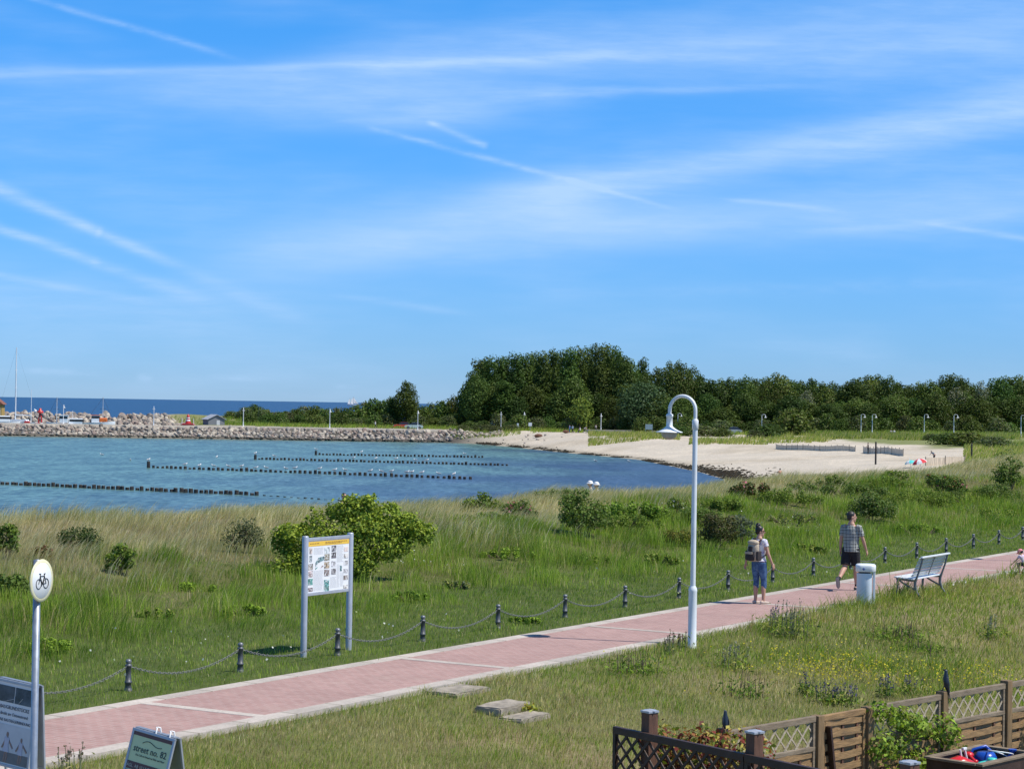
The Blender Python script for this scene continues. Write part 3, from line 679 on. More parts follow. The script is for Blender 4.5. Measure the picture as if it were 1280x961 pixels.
def tree_proto(name, h, w, cols, wts, leaf, n, kind='round', seed=1, trunk=0.18, label=None, cat='tree', group=None, lobes_n=14):
    rnd = random.Random(seed); lobes = []
    th = h*trunk
    for k in range(lobes_n):
        t = (k+0.5)/lobes_n; z = th + (h-th)*(0.08+0.86*t)
        if kind == 'poplar': prof = 0.55+0.45*math.sin(math.pi*min(1, t*1.15+0.1))
        elif kind == 'round': prof = math.sin(math.pi*(0.16+0.80*t))**0.7
        elif kind == 'low': prof = max(0.25, (1-t**2)**0.5)
        else: prof = 0.9-0.55*t
        a = k*2.4+rnd.uniform(-.5, .5); rad = w*0.5*prof*(0.52 if kind != 'poplar' else 0.42)*rnd.uniform(0.7, 1.1)
        r = w*0.5*prof*rnd.uniform(0.48, 0.72); r = max(r, w*0.11)
        rz = r*(rnd.uniform(1.0, 1.5) if kind == 'poplar' else rnd.uniform(0.7, 1.0)); z = min(z, h-rz*0.9)
        lobes.append((math.cos(a)*rad, math.sin(a)*rad, max(z, rz*0.55), r, r, rz))
    root = thing(name, (0, 0, 0), 0, label, cat, group)
    b = MB(); branches(b, lobes, max(0.05, w*0.028), th+0.25*(h-th), 6, seed); b.build('trunk', M['bark'], root)
    V, Fq, C = crown(lobes, n, leaf, cols, wts)
    # loose sprays beyond the lobes break the outline
    link('crown', np_mesh('crown', V, Fq, M['tree_leaf'], C), root)
    return root

# ------------------------------------------------------------------ street furniture along the path
N_ROT = math.atan2(NV.y, NV.x); D_ROT = math.atan2(DV.y, DV.x)
def ring_pts(c, r, a0, a1, n, ax='xz'):
    return [(c[0]+r*math.cos(a0+(a1-a0)*i/n), c[1], c[2]+r*math.sin(a0+(a1-a0)*i/n)) for i in range(n+1)]
def text_mesh(body, size, mtx, extrude=0.0008, align='CENTER', spacing=1.0):
    cu = bpy.data.curves.new('lettering', 'FONT'); cu.body = body; cu.size = size; cu.align_x = align; cu.extrude = extrude; cu.resolution_u = 2; cu.space_character = spacing
    o = bpy.data.objects.new('lettering_tmp', cu); COL.objects.link(o)
    me = bpy.data.meshes.new_from_object(o.evaluated_get(bpy.context.evaluated_depsgraph_get()))
    bpy.data.objects.remove(o); bpy.data.curves.remove(cu); me.transform(mtx); return me
def text_part(name, body, size, mtx, m, parent, **k):
    me = text_mesh(body, size, mtx, **k); me.materials.clear(); me.materials.append(m); return link(name, me, parent)
FACE_MX = Matrix.Rotation(math.pi/2, 4, 'X')      # letters drawn in xy stand up facing -y

def make_lamp(label):
    t = thing('street_lamp', (0, 0, 0), 0, label, 'street lamp', 'white swan neck street lamps')
    b = MB(); b.lathe([(0.085, -0.15), (0.085, 0.0), (0.074, 0.02), (0.074, 0.93), (0.078, 0.95), (0.072, 0.985), (0.050, 1.03)], 20); b.box((0.0, -0.0745, 0.55), (0.08, 0.006, 0.32)); b.build('post_base', M['white_paint'], t)
    b = MB(); b.lathe([(0.046, 1.0), (0.043, 3.72), (0.043, 3.76)], 16); b.lathe([(0.043, 3.74), (0.055, 3.75), (0.055, 3.90), (0.036, 3.925)], 16); b.build('pole', M['white_paint'], t)
    b = MB(); b.tube([(0, 0, 3.90), (0, 0, 4.04)] + ring_pts((0.25, 0, 4.07), 0.25, math.pi, 0, 18) + [(0.5, 0, 4.02), (0.5, 0, 3.96)], 0.031, 12, ref=(0, 1, 0)); b.build('swan_neck', M['white_paint'], t)
    b = MB(); b.lathe([(0.035, 4.01), (0.062, 3.995), (0.062, 3.955), (0.054, 3.95), (0.054, 3.80), (0.064, 3.785), (0.085, 3.765), (0.130, 3.735), (0.180, 3.710), (0.232, 3.692), (0.232, 3.680), (0.14, 3.69)], 28, c=(0.5, 0, 0)); b.build('lamp_shade', M['white_enamel'], t)
    b = MB(); b.lathe([(0.145, 3.69), (0.143, 3.66), (0.13, 3.62), (0.10, 3.585), (0.06, 3.562), (0.0, 3.555)], 24, c=(0.5, 0, 0)); b.build('globe', M['lamp_glass'], t)
    return t
P_LAMP = on_z(865, 805, 0.0)
lamp0 = make_lamp('tall white street lamp with a curved neck standing beside the near edge of the path')
lamp0.location = (P_LAMP.x, P_LAMP.y, -0.02); lamp0.rotation_euler.z = N_ROT
sh = on_z(1217, 698.5, 0.0)
shift = Vector((-TO_SUN.x, -TO_SUN.y, 0))*(3.70/TO_SUN.z)
pl = sh - shift - NV*0.5
dup(lamp0, (pl.x, pl.y, tz(pl.x, pl.y)), N_ROT, 'white street lamp beyond the bench that drops a round shadow on the path', 'white swan neck street lamps')

# bollards and chains
def make_bollard():
    t = thing('bollard', (0, 0, 0), 0, 'short grey iron bollard', 'bollard', 'iron bollards with chains along the path')
    b = MB(); b.lathe([(0.062, -0.12), (0.062, 0.03), (0.055, 0.035), (0.050, 0.05), (0.047, 0.115), (0.058, 0.12), (0.058, 0.145), (0.046, 0.15), (0.043, 0.37), (0.055, 0.375), (0.055, 0.395), (0.044, 0.40)], 18); b.build('post', M['iron'], t)
    b = MB(); b.lathe([(0.042, 0.40), (0.030, 0.408), (0.042, 0.425), (0.048, 0.445), (0.043, 0.468), (0.026, 0.482), (0.0, 0.487)], 18); b.build('cap', M['iron_light'], t)
    for sg in (-1, 1):
        b = MB(); b.tube([(sg*0.045+0.022*sg*math.cos(q), 0.0, 0.355+0.022*math.sin(q)) for q in np.linspace(0, 6.28, 9)], 0.005, 6); b.build('chain_ring', M['iron_light'], t)
    return t
BOLL = [(22.3+2.56*k) for k in range(-1, 19)]
bpx = [None, 'beside the left chain, leftmost free one', 'second from the left, in front of the mown grass', "in front of the info board's right post", 'fourth from the left along the path edge', 'fifth from the left along the path edge', 'sixth from the left, between info board and lamp',
       'seventh from the left, just left of the white lamp', 'right behind the foot of the white lamp', 'just left of the walking woman', "right beside the walking woman's hand", 'between the walking woman and man', "close behind the walking man's legs",
       'first to the right of the walking man', 'second to the right of the walking man', 'third to the right of the walking man', 'fourth to the right of the walking man', 'fifth to the right of the walking man', 'sixth to the right of the man, at the right picture edge', None]
bol0 = make_bollard(); first = True
for k, a in enumerate(BOLL):
    p = pas(a, 19.6+(a-22.3)*0.0165); lab = 'short grey iron bollard ' + (bpx[k] or ('behind the bride poster stand' if k == 0 else 'beyond all others at the far end'))
    if k == 0: lab = 'short grey iron bollard hidden behind the building plot poster stand'
    if first: o = bol0; first = False; o['label'] = lab
    else: o = dup(bol0, p, 0, lab)
    o.location = (p.x, p.y, tz(p.x, p.y)); o.rotation_euler.z = D_ROT+.0165; o.scale = (.9, .9, .92)
def chain_mesh():
    b = MB(); L = 2.56-0.14; n = 46
    for i in range(n):
        u = (i+0.5)/n; x = 0.07+L*u; z = 0.355-0.21*(1-(2*u-1)**2); sl = math.atan2(-0.21*-4*(2*u-1), L)
        R4 = Matrix.Translation((x, 0, z)) @ Matrix.Rotation(-sl, 4, 'Y') @ Matrix.Rotation((i % 2)*math.pi/2+0.4, 4, 'X')
        pts = [(0.036*math.cos(q), 0.018*math.sin(q), 0) for q in np.linspace(0, 2*math.pi, 9)]
        b.tube(pts, 0.0046, 4, caps=False, ref=(0, 0, 1), mtx=R4)
    return b.mesh('chain', M['chain'])
ch = chain_mesh()
for k in range(len(BOLL)-1):
    p = pas(BOLL[k], 19.6+(BOLL[k]-22.3)*0.0165); p2 = pas(BOLL[k+1], 19.6+(BOLL[k+1]-22.3)*0.0165); o = link('chain', ch, None, (p.x, p.y, tz(p.x, p.y)), D_ROT+.0165); o.scale.z = .92; o.rotation_euler.y = -math.atan2(tz(p2.x, p2.y)-tz(p.x, p.y), 2.56)
    nm = (['behind the poster stand at the left edge', 'between the two bollards left of the info board', "from the second bollard to the info board", "right of the info board", 'between the fourth and fifth bollard', 'between the fifth and sixth bollard', 'between the sixth and seventh bollard', 'left of the white lamp foot',
           'right of the white lamp foot', 'to the left of the walking woman', 'passing behind the walking woman', 'between the woman and the man', "ending behind the man's legs", 'just right of the walking man', 'second one right of the walking man', 'third one right of the walking man', 'fourth one right of the walking man', 'fifth one right of the walking man', 'last one at the right picture edge'])[k]
    tag(o, 'slack iron chain hanging between bollards, '+nm, 'chain', 'chains between the bollards')

# cycle sign
def make_cycle_sign():
    p = on_z(43, 1013, 0.0); Y = 20.5; x = at_y(44, 850, Y).x
    t = thing('cycle_sign', (x, Y, tz(x, Y)), 0, 'round white cycle path sign on a grey steel pole at the left edge', 'traffic sign'); z0 = tz(x, Y)
    t.rotation_euler.z = math.atan2(0.93, 0.37)+R(3)     # local -y faces the sun side
    b = MB(); b.lathe([(0.036, -0.3), (0.036, 2.50-z0), (0.0, 2.51-z0)], 16); b.build('pole', M['galv'], t)
    cz = 2.30-z0; mx = Matrix.Translation((0, -0.05, cz)) @ Matrix.Rotation(math.pi/2, 4, 'X')
    rim = mat('faded_yellow_rim', (0.74, 0.70, 0.44), 0.5, 0.10, 9, dirt=(0.78, 0.76, 0.66), dirt_amt=0.8)
    b = MB(); b.lathe([(0.0, -0.006), (0.208, -0.006), (0.211, 0.0), (0.208, 0.006), (0.172, 0.0065)], 40, 0, mtx=mx); o = b.build('sign_disc', rim, t)
    b = MB(); b.lathe([(0.0, 0.0085), (0.174, 0.0085), (0.176, 0.006)], 40, 0, mtx=mx); b.build('sign_face', mat('sign_white', (0.80, 0.82, 0.83), 0.4, 0.03, 5), o)
    b = MB(); fm = Matrix.Translation((0, -0.061, cz-0.012)) @ Matrix.Scale(1.18, 4)
    def seg(a, q, r=0.0036): b.tube([(a[0], 0, a[1]), (q[0], 0, q[1])], r, 6, mtx=fm)
    for cx in (-0.056, 0.056): b.tube([(cx+0.040*math.cos(q), 0, -0.015+0.040*math.sin(q)) for q in np.linspace(0, 2*math.pi, 25)], 0.0034, 6, mtx=fm)
    A_, B_, C_, D_, E_ = (-0.056, -0.015), (-0.036, 0.048), (0.030, 0.048), (0.0, -0.018), (0.056, -0.015)
    for a, q in ((A_, B_), (B_, C_), (B_, D_), (D_, C_), (D_, E_), (C_, E_), (B_, (-0.032, 0.066)), (C_, (0.034, 0.064)), ((-0.050, 0.070), (-0.022, 0.068)), ((0.022, 0.066), (0.046, 0.066)), ((D_[0]-.012, -.035), (D_[0]+.012, -.001))): seg(a, q)
    b.build('bicycle_symbol', M['black'], o)
    b = MB()
    for dz in (-0.07, 0.07): b.lathe([(0.041, -0.012), (0.041, 0.012)], 14, c=(0, 0, cz+dz)); b.box((0, -0.042, cz+dz), (0.06, 0.012, 0.024))
    b.build('clamp', M['iron_light'], t)
make_cycle_sign()

# info board
def make_info_board():
    p = pas(27.55, 20.0); t = thing('info_board', (p.x, p.y, 0.0), D_ROT, 'white information board with small pictures held between two grey steel posts', 'information board')
    for sg in (-1, 1):
        b = MB(); b.lathe([(0.052, -0.3), (0.052, 1.93), (0.047, 1.945), (0.0, 1.948)], 18, c=(sg*0.62, 0, 0)); b.build('post', M['galv_light'], t)
    b = MB(); b.box((0, 0, 1.885), (1.14, 0.05, 0.05), bevel=0.006); b.build('top_rail', M['galv_light'], t)
    b = MB(); b.box((0, 0, 1.005), (1.14, 0.05, 0.05), bevel=0.006); b.build('bottom_rail', M['galv_light'], t)
    b = MB(); b.box((0, 0, 1.445), (1.13, 0.03, 0.828)); pn = b.build('panel', mat('board_white', (0.79, 0.81, 0.82), 0.35, 0.02, 3), t)
    yel = mat('board_yellow', (0.80, 0.52, 0.07), 0.4, 0.04, 6); b = MB(); b.box((0, -0.016, 1.81), (1.12, 0.004, 0.075)); b.build('header_band', yel, pn)
    b = MB(); rnd = random.Random(5)
    for x0, x1, z in ((-0.52, -0.30, 1.815), (-0.10, 0.48, 1.822), (-0.10, 0.34, 1.802)):
        x = x0
        while x < x1: w = rnd.uniform(.02, .06); b.box((x+w/2, -0.0185, z), (w, 0.002, 0.012)); x += w+0.014
    b.build('header_writing', mat('board_brown_ink', (0.32, 0.17, 0.04), 0.5, 0.1, 9), pn)
    cols = [(0.42, 0.36, 0.33), (0.20, 0.24, 0.26), (0.30, 0.27, 0.24), (0.45, 0.36, 0.35), (0.05, 0.20, 0.17), (0.17, 0.12, 0.13), (0.45, 0.52, 0.56), (0.25, 0.23, 0.17), (0.33, 0.25, 0.16), (0.16, 0.12, 0.11), (0.10, 0.30, 0.29), (0.12, 0.30, 0.27), (0.13, 0.13, 0.15), (0.08, 0.07, 0.08), (0.45, 0.45, 0.47), (0.18, 0.17, 0.18), (0.52, 0.40, 0.36), (0.50, 0.47, 0.44), (0.42, 0.41, 0.41), (0.36, 0.36, 0.38), (0.32, 0.28, 0.26), (0.48, 0.46, 0.43), (0.06, 0.15, 0.16), (0.12, 0.22, 0.24)]
    def picture_mat(c, i):
        m, g, bs, out = new_mat('printed_picture'); co = g.n('ShaderNodeTexCoord').outputs['Object']
        n = g.noise(g.v('ADD', co, (i*3.1, 0, i*1.7)), 19, 3, 0.6); n2 = g.noise(g.v('ADD', co, (i*1.3, 0, i*5.7)), 34, 2, 0.6)
        f = g.rng(n, 0.40, 0.60); cc = g.mix(f, c4([q*0.55 for q in c]), c4([min(.8, q*1.5+.06) for q in c])); cc = g.mix(g.rng(n2, 0.56, 0.64), cc, c4((0.72, 0.74, 0.75)))
        g.link(cc, bs.inputs['Base Color']); bs.inputs['Roughness'].default_value = 0.35; return m
    mats = [picture_mat(c, i) for i, c in enumerate(cols)]
    b = MB(); i = 0
    def pic(x, z, w, h, k): b.box((x, -0.0165, z), (w, 0.003, h), k)
    zl = [1.70, 1.575, 1.445, 1.33, 1.205, 1.08]
    for k, z in enumerate(zl): pic(-0.49, z, 0.125 if k not in (0, 1) else 0.07, 0.10 if k < 5 else 0.06, k)
    for k, z in enumerate([1.69, 1.575, 1.45, 1.325, 1.16, 1.06]): pic(-0.05, z, 0.14, 0.105, 6+k)
    for k, z in enumerate([1.71, 1.60, 1.46, 1.335]): pic(0.14, z, 0.13, 0.095, 12+k)
    for k, z in enumerate([1.68, 1.57, 1.455, 1.325, 1.215, 1.06]): pic(0.48, z, 0.115, 0.075, 16+k)
    pic(0.345, 1.375, 0.05, 0.09, 22)
    b.build('printed_pictures', mats, pn)
    for poly, k in (([(-0.365, 1.43), (-0.27, 1.50), (-0.13, 1.535), (-0.13, 1.60), (-0.29, 1.58), (-0.365, 1.50)], 23), ([(-0.365, 1.39), (-0.31, 1.42), (-0.30, 1.435), (-0.365, 1.415)], 10), ([(-0.22, 1.405), (-0.14, 1.44), (-0.14, 1.46), (-0.21, 1.43)], 3)):
        b = MB(); b.prism(poly, -0.018, -0.015); b.build('map_drawing', mats[k], pn)
    b = MB()
    for (x0, x1, z0, z1) in ((-0.41, -0.15, 1.63, 1.74), (-0.41, -0.15, 1.05, 1.37), (0.05, 0.21, 1.06, 1.24), (0.23, 0.40, 1.48, 1.75), (0.23, 0.31, 1.07, 1.44), (0.33, 0.42, 1.07, 1.30)):
        z = z1
        while z > z0:
            x = x0
            while x < x1-0.02:
                w = min(rnd.uniform(.02, .07), x1-x); b.box((x+w/2, -0.0155, z), (w, 0.0015, 0.0055)); x += w+0.009
            z -= 0.0165
    b.build('small_print', mat('board_grey_ink', (0.42, 0.44, 0.47), 0.5, 0.1, 9), pn)
make_info_board()

# boards by the path at the left
def a_board(name, p_left, p_right, topz, w, h, label, cat, print_fn, tilt=0.0, lean=13):
    c = (p_left+p_right)*0.5; ang = math.atan2(p_right.y-p_left.y, p_right.x-p_left.x); z0 = tz(c.x, c.y)
    t = thing(name, (c.x, c.y, z0), ang, label, cat); t.rotation_euler = (0, tilt, ang)
    H = topz-z0; lean = R(lean)
    fr = Matrix.Translation((0, -0.03, H)) @ Matrix.Rotation(-lean, 4, 'X'); bk = Matrix.Translation((0, 0.03, H)) @ Matrix.Rotation(lean, 4, 'X')
    full = (H+0.02)/math.cos(lean)
    for nm, mx in (('front_frame', fr), ('rear_frame', bk)):
        b = MB(); e = 0.028
        b.box((0, 0, -e/2-0.0), (w, 0.022, e), mtx=mx, bevel=0.004); b.box((0, 0, -h+e/2), (w, 0.022, e), mtx=mx, bevel=0.004)
        for sg in (-1, 1): b.box((sg*(w/2-e/2), 0, -full/2), (e, 0.0205, full), mtx=mx, bevel=0.004)
        f = b.build(nm, M['galv_light'], t)
        b = MB(); b.box((0, 0.003, -h/2), (w-2*e+0.004, 0.008, h-2*e+0.004), mtx=mx); pb = b.build('board', M['galv'] if nm == 'rear_frame' else print_fn['base'], f)
        if nm == 'front_frame': print_fn['fn'](pb, mx, w-2*e, h, e)
    b = MB(); b.box((0, 0, H+0.004), (w-0.04, 0.05, 0.012)); b.build('hinge_strip', M['galv'], t)
    return t, H
def street82(pb, mx, w, h, e):
    dk = mat('board_dark_ink', (0.03, 0.045, 0.045), 0.5, 0.1, 9); br = mat('board_brown_band', (0.13, 0.055, 0.045), 0.5, 0.1, 6); pale = mat('board_pale_ink', (0.55, 0.52, 0.44), 0.5, 0.1, 6)
    b = MB(); b.box((0, -0.0035, -e-0.018), (w, 0.003, 0.034), mtx=mx); b.build('brown_strip', br, pb)
    text_part('lettering', 'street no. 82', 0.092, mx @ Matrix.Translation((0, -0.0055, -e-0.185)) @ FACE_MX, dk, pb)
    b = MB(); b.tube([(-0.13+0.28*u, -0.004, -e-0.095+0.028*math.sin(u*math.pi)*(1-u)+0.012*math.sin(u*6.28)) for u in np.linspace(0, 1, 14)], 0.0035, 6, mtx=mx); b.build('swash', dk, pb)
    text_part('small_lettering', 'Das Caf\u00e9 am Strand mit Blick aufs Meer', 0.026, mx @ Matrix.Translation((0.02, -0.0055, -e-0.225)) @ FACE_MX, dk, pb)
    b = MB(); b.box((0, -0.0035, -e-0.325), (w, 0.003, 0.075), mtx=mx); b.build('brown_band', br, pb)
    text_part('band_lettering', 'T\u00c4GL. AB 10 UHR GE\u00d6FFNET', 0.047, mx @ Matrix.Translation((0, -0.0075, -e-0.342)) @ FACE_MX, pale, pb)
    b = MB(); b.box((0, -0.0025, -e-0.56), (w, 0.002, 0.38), mtx=mx); b.build('blue_print', mat('board_blue_print', (0.16, 0.25, 0.28), 0.5, 0.3, 5), pb)
L_, R_ = on_z(161, 909, 0.86), on_z(217, 921, 0.84)
bd = {'base': mat('board_green_print', (0.64, 0.72, 0.40), 0.45, 0.06, 4), 'fn': street82}
brd, Hb = a_board('pavement_sign', L_, R_, 0.86, 0.62, 0.90, 'open folding pavement sign with a pale green board reading street no. 82', 'pavement sign', bd, tilt=R(4.5))
b = MB()
for x in (0.0, 0.20):
    for y in (-0.035, 0.035): b.tube([(x+0.02, y, Hb-0.01), (x+0.02, y*0.6, Hb+0.05), (x-0.005, y*0.25, Hb+0.052)], 0.008, 6)
b.build('hanger_clip', M['white_plastic'], brd)
def plots(pb, mx, w, h, e):
    rnd = random.Random(3)
    dkp = mat('poster_dark_photo', (0.055, 0.065, 0.075), 0.4, 0.9, 5, dirt=(0.20, 0.21, 0.22), dirt_amt=0.6); ink = mat('poster_ink', (0.07, 0.08, 0.11), 0.5, 0.1, 8); wp = mat('poster_white', (0.60, 0.61, 0.64), 0.5, 0.04, 4)
    b = MB(); b.box((-w*0.27, -0.0035, -e-0.115), (w*0.45, 0.003, 0.165), mtx=mx); b.build('harbour_photo', dkp, pb)
    b = MB(); b.box((w*0.24, -0.0035, -e-0.115), (w*0.52, 0.003, 0.165), mtx=mx); b.build('village_photo', mat('poster_blue_photo', (0.06, 0.085, 0.11), 0.4, 0.9, 6, dirt=(0.16, 0.19, 0.22), dirt_amt=0.6), pb)
    b = MB(); b.bar((w*0.10, -0.006, -e-0.19), (w*0.20, -0.006, -e-0.13), 0.006, 0.003, mtx=mx); b.bar((-w*0.30, -0.006, -e-0.20), (-w*0.02, -0.006, -e-0.15), 0.006, 0.003, mtx=mx); b.build('pale_roof_lines', wp, pb)
    for body, z, sz in (('BAUGRUNDST\u00dcCKE', -e-0.265, 0.052), ('direkt am Ostseestrand', -e-0.330, 0.047), ('OHNE BAUTR\u00c4GERBINDUNG', -e-0.395, 0.042)):
        text_part('lettering', body, sz, mx @ Matrix.Translation((-0.0, -0.0055, z)) @ FACE_MX, ink, pb)
    b = MB(); b.box((0, -0.0035, -e-0.615), (w, 0.003, 0.39), mtx=mx); ph = b.build('beach_photo', mat('poster_beach_photo', (0.58, 0.59, 0.62), 0.4, 0.12, 3), pb)
    b = MB(); b.box((0, -0.0052, -e-0.755), (w, 0.002, 0.11), mtx=mx); b.build('sand_strip', mat('poster_sand', (0.16, 0.17, 0.18), 0.5, 0.2, 5), pb)
    # two printed figures running with held out arms
    skin = mat('poster_skin', (0.30, 0.20, 0.17), 0.5, 0.1, 6); cloth = mat('poster_white_clothes', (0.52, 0.52, 0.62), 0.5, 0.1, 6)
    f = Matrix.Translation((0, -0.0065, 0)) @ Matrix.Diagonal((1, 0.12, 1, 1)); mxx = mx @ f
    for x, z, k in ((-0.06, -e-0.52, 1.12), (0.17, -e-0.55, 0.95)):
        bs_, bc = MB(), MB(); bs_.ball((x, 0, z), (0.018*k, 0.01, 0.024*k), mtx=mxx); bs_.tube([(x+0.005, 0, z-0.02*k), (x, 0, z-0.10*k)], 0.012, 6, mtx=mxx)
        bc.tube([(x, 0, z-0.028*k), (x-0.004, 0, z-0.10*k), (x-0.006, 0, z-0.16*k)], [0.036*k, 0.034*k, 0.046*k], 8, mtx=mxx)
        for sg in (-1, 1): bs_.tube([(x+sg*0.012, 0, z-0.15*k), (x+sg*0.02, 0, z-0.20*k), (x+sg*0.014-0.01, 0, z-0.255*k)], 0.012, 6, mtx=mxx)
        bs_.tube([(x-0.02, 0, z-0.045*k), (x-0.055, 0, z-0.10*k), (x-0.075, 0, z-0.13*k)], 0.011, 6, mtx=mxx)
        bs_.tube([(x+0.02, 0, z-0.045*k), (x+0.06, 0, z-0.08*k), (x+0.10, 0, z-0.12*k)], 0.011, 6, mtx=mxx)
        bs_.build('printed_figure', skin, ph); bc.build('printed_clothes', cloth, ph)
L_, R_ = on_z(-6, 846.5, 1.17), on_z(49, 856, 1.16)
a_board('poster_stand', L_, R_, 1.17, 0.66, 0.88, 'grey framed poster stand advertising building plots behind the cycle sign pole', 'poster stand', {'base': mat('poster_pale', (0.78, 0.78, 0.78), 0.45, 0.04, 4), 'fn': plots}, tilt=R(2.5), lean=5)

# litter bin
def make_bin():
    p = on_z(1080, 757, 0.0); t = thing('litter_bin', (p.x, p.y, -0.03), R(-8), 'white rounded litter bin with a domed lid beside the path', 'litter bin'); z = p.z
    wp = M['white_paint']
    def rr(w, d, r, n=6):
        pts = []
        for cx, cy, a0 in ((w/2-r, d/2-r, 0), (-w/2+r, d/2-r, 90), (-w/2+r, -d/2+r, 180), (w/2-r, -d/2+r, 270)):
            for i in range(n+1): a = R(a0+90*i/n); pts.append((cx+r*math.cos(a), cy+r*math.sin(a)))
        return pts
    def loft(b, secs):
        n = len(secs[0][0]); vs = [(x, y, zz) for pts, zz in secs for x, y in pts]; fs = []
        for i in range(len(secs)-1):
            for k in range(n): k2 = (k+1) % n; fs.append((i*n+k, i*n+k2, (i+1)*n+k2, (i+1)*n+k))
        b.add(vs, fs, 0, True); b.add(vs[:n], [tuple(range(n))[::-1]]); b.add(vs[-n:], [tuple(range(n))])
    b = MB(); loft(b, [(rr(.30, .30, .12), -0.05), (rr(.32, .32, .13), -0.03), (rr(.32, .32, .13), 0.72)]); b.build('bin_body', mat('bin_white', (0.66, 0.74, 0.80), 0.35, 0.04, 3, dirt=(0.48, 0.50, 0.50), dirt_amt=0.3), t)
    b = MB(); loft(b, [(rr(.25, .25, .10), 0.718), (rr(.25, .25, .10), 0.78)]); b.build('throw_slot', M['black'], t)
    b = MB(); loft(b, [([(x+.025, y) for x, y in rr(q, w, r)], z) for q, w, r, z in ((.405, .36, .11, .755), (.42, .375, .12, .765), (.42, .375, .12, .872), (.405, .36, .115, .895), (.36, .315, .10, .910), (.28, .24, .08, .915))]); b.build('lid', M['white_enamel'], t)
    b = MB(); b.box((0.200, 0.0, 0.36), (0.05, 0.14, 0.84), bevel=0.012); b.build('side_post', M['white_paint'], t)
    b = MB(); b.ball((-0.02, -0.189, 0.815), (0.028, 0.004, 0.028)); b.build('badge', mat('badge_blue', (0.10, 0.14, 0.36), 0.4, 0.2, 30), t)
make_bin()

# bench
def make_bench():
    c = Vector((9.08, 45.95, 0)); t = thing('park_bench', (c.x, c.y, tz(c.x, c.y)+.01), N_ROT, 'white slatted park bench with grey iron legs, seen from behind beside the path', 'bench')
    fr = mat('bench_iron', (0.17, 0.185, 0.205), 0.5, 0.12, 8, metal=0.2)
    for y in (-0.80, 0.80):
        b = MB()
        def flat(pts, w): b.tube(pts, [(q, 0.020) for q in w] if isinstance(w, list) else (w, 0.020), 8, ref=None, smooth=True)
        b.tube([(0.24, y, 0.0), (0.235, y, 0.20), (0.225, y, 0.40), (0.21, y, 0.43)], [(0.022, 0.028)]*4, 8, ref=(0, 1, 0))
        b.tube([(0.26, y, 0.425), (0.10, y, 0.41), (-0.08, y, 0.395), (-0.16, y, 0.40)], [(0.022, 0.022)]*4, 8, ref=(0, 1, 0))
        b.tube([(-0.34, y, 0.90), (-0.29, y, 0.70), (-0.22, y, 0.50), (-0.17, y, 0.36), (-0.17, y, 0.26), (-0.22, y, 0.13), (-0.31, y, 0.02), (-0.33, y, -0.02)], [(0.022, 0.022)]*3+[(0.022, 0.034)]*2+[(0.022, 0.026)]*3, 8, ref=(0, 1, 0))
        b.tube([(0.20, y, 0.40), (0.10, y, 0.33), (-0.04, y, 0.26), (-0.17, y, 0.20)], [(0.020, 0.020)]*4, 8, ref=(0, 1, 0))
        b.build('leg_frame', fr, t)
    for i in range(6):
        b = MB(); b.box((0.245-0.077*i, 0, 0.462-0.006*i), (0.064, 1.78, 0.026), bevel=0.006); b.build('seat_slat', M['white_paint'], t)
    for i in range(6):
        u = i/5; x, z = -0.155-0.16*u, 0.50+0.36*u; mx = Matrix.Translation((x, 0, z)) @ Matrix.Rotation(R(-22), 4, 'Y')
        b = MB(); b.box((0.028, 0, 0), (0.022, 1.78, 0.056), mtx=mx, bevel=0.006); b.build('back_slat', mat('bench_slat_pale', (0.62, 0.65, 0.67), 0.4, 0.05, 4) if i == 0 else bpy.data.materials['bench_slat_pale'], t)
    b = MB(); b.box((-0.345, 0, 0.915), (0.05, 1.80, 0.035), bevel=0.008); b.build('top_rail', M['white_paint'], t)
    b = MB(); b.box((-0.235, 0, 0.66), (0.012, 0.04, 0.44), mtx=None); b2 = MB(); b2.bar((-0.175, 0, 0.47), (-0.33, 0, 0.88), 0.03, 0.012); b2.build('centre_strap', fr, t)
make_bench()

# stone steps
def make_steps():
    rot = D_ROT
    for px, py, zt, size, lab, h, tilt in ((572, 860.5, -0.005, (1.0, 0.55), 'flat pale stone slab at the path edge, top one of the three steps', 0.10, 0.0), (629, 879, -0.03, (0.88, 0.42), 'thick grey stone block, middle one of the three steps', 0.17, 0.02), (656, 893, -0.125, (0.78, 0.40), 'low grey stone block with grass around, lowest of the three steps', 0.17, -0.02)):
        p = on_z(px, py, zt); bm = bmesh.new(); bmesh.ops.create_cube(bm, size=1.0)
        for v in bm.verts: v.co = Vector((v.co.x*size[0], v.co.y*size[1], v.co.z*h))
        bmesh.ops.bevel(bm, geom=list(bm.edges), offset=0.02, segments=2, affect='EDGES'); bmesh.ops.subdivide_edges(bm, edges=[e for e in bm.edges if e.calc_length() > 0.15], cuts=5, use_grid_fill=True)
        for v in bm.verts:
            q = v.co*5; v.co += Vector((math.sin(q.x*1.7+py)*.008, math.sin(q.y*2.3+q.x)*.010, math.sin(q.x*2.1+q.y*1.3+px)*.006)) + Vector((random.uniform(-.004, .004),)*3)
        me = bpy.data.meshes.new('stone_step'); bm.to_mesh(me); bm.free(); me.materials.append(M['stone_step'])
        o = link('stone_step', me, None, (p.x, p.y, zt-h/2), rot+random.uniform(-.04, .04)); o.rotation_euler.x = tilt
        tag(o, lab, 'stone step', 'stone steps down from the path')
        for q in (-0.30, -0.1, 0.1, 0.30):
            w = Vector((math.cos(rot), math.sin(rot), 0))*q*size[0]; BLOCK.append((p.x+w.x, p.y+w.y, size[1]*0.43))
make_steps()

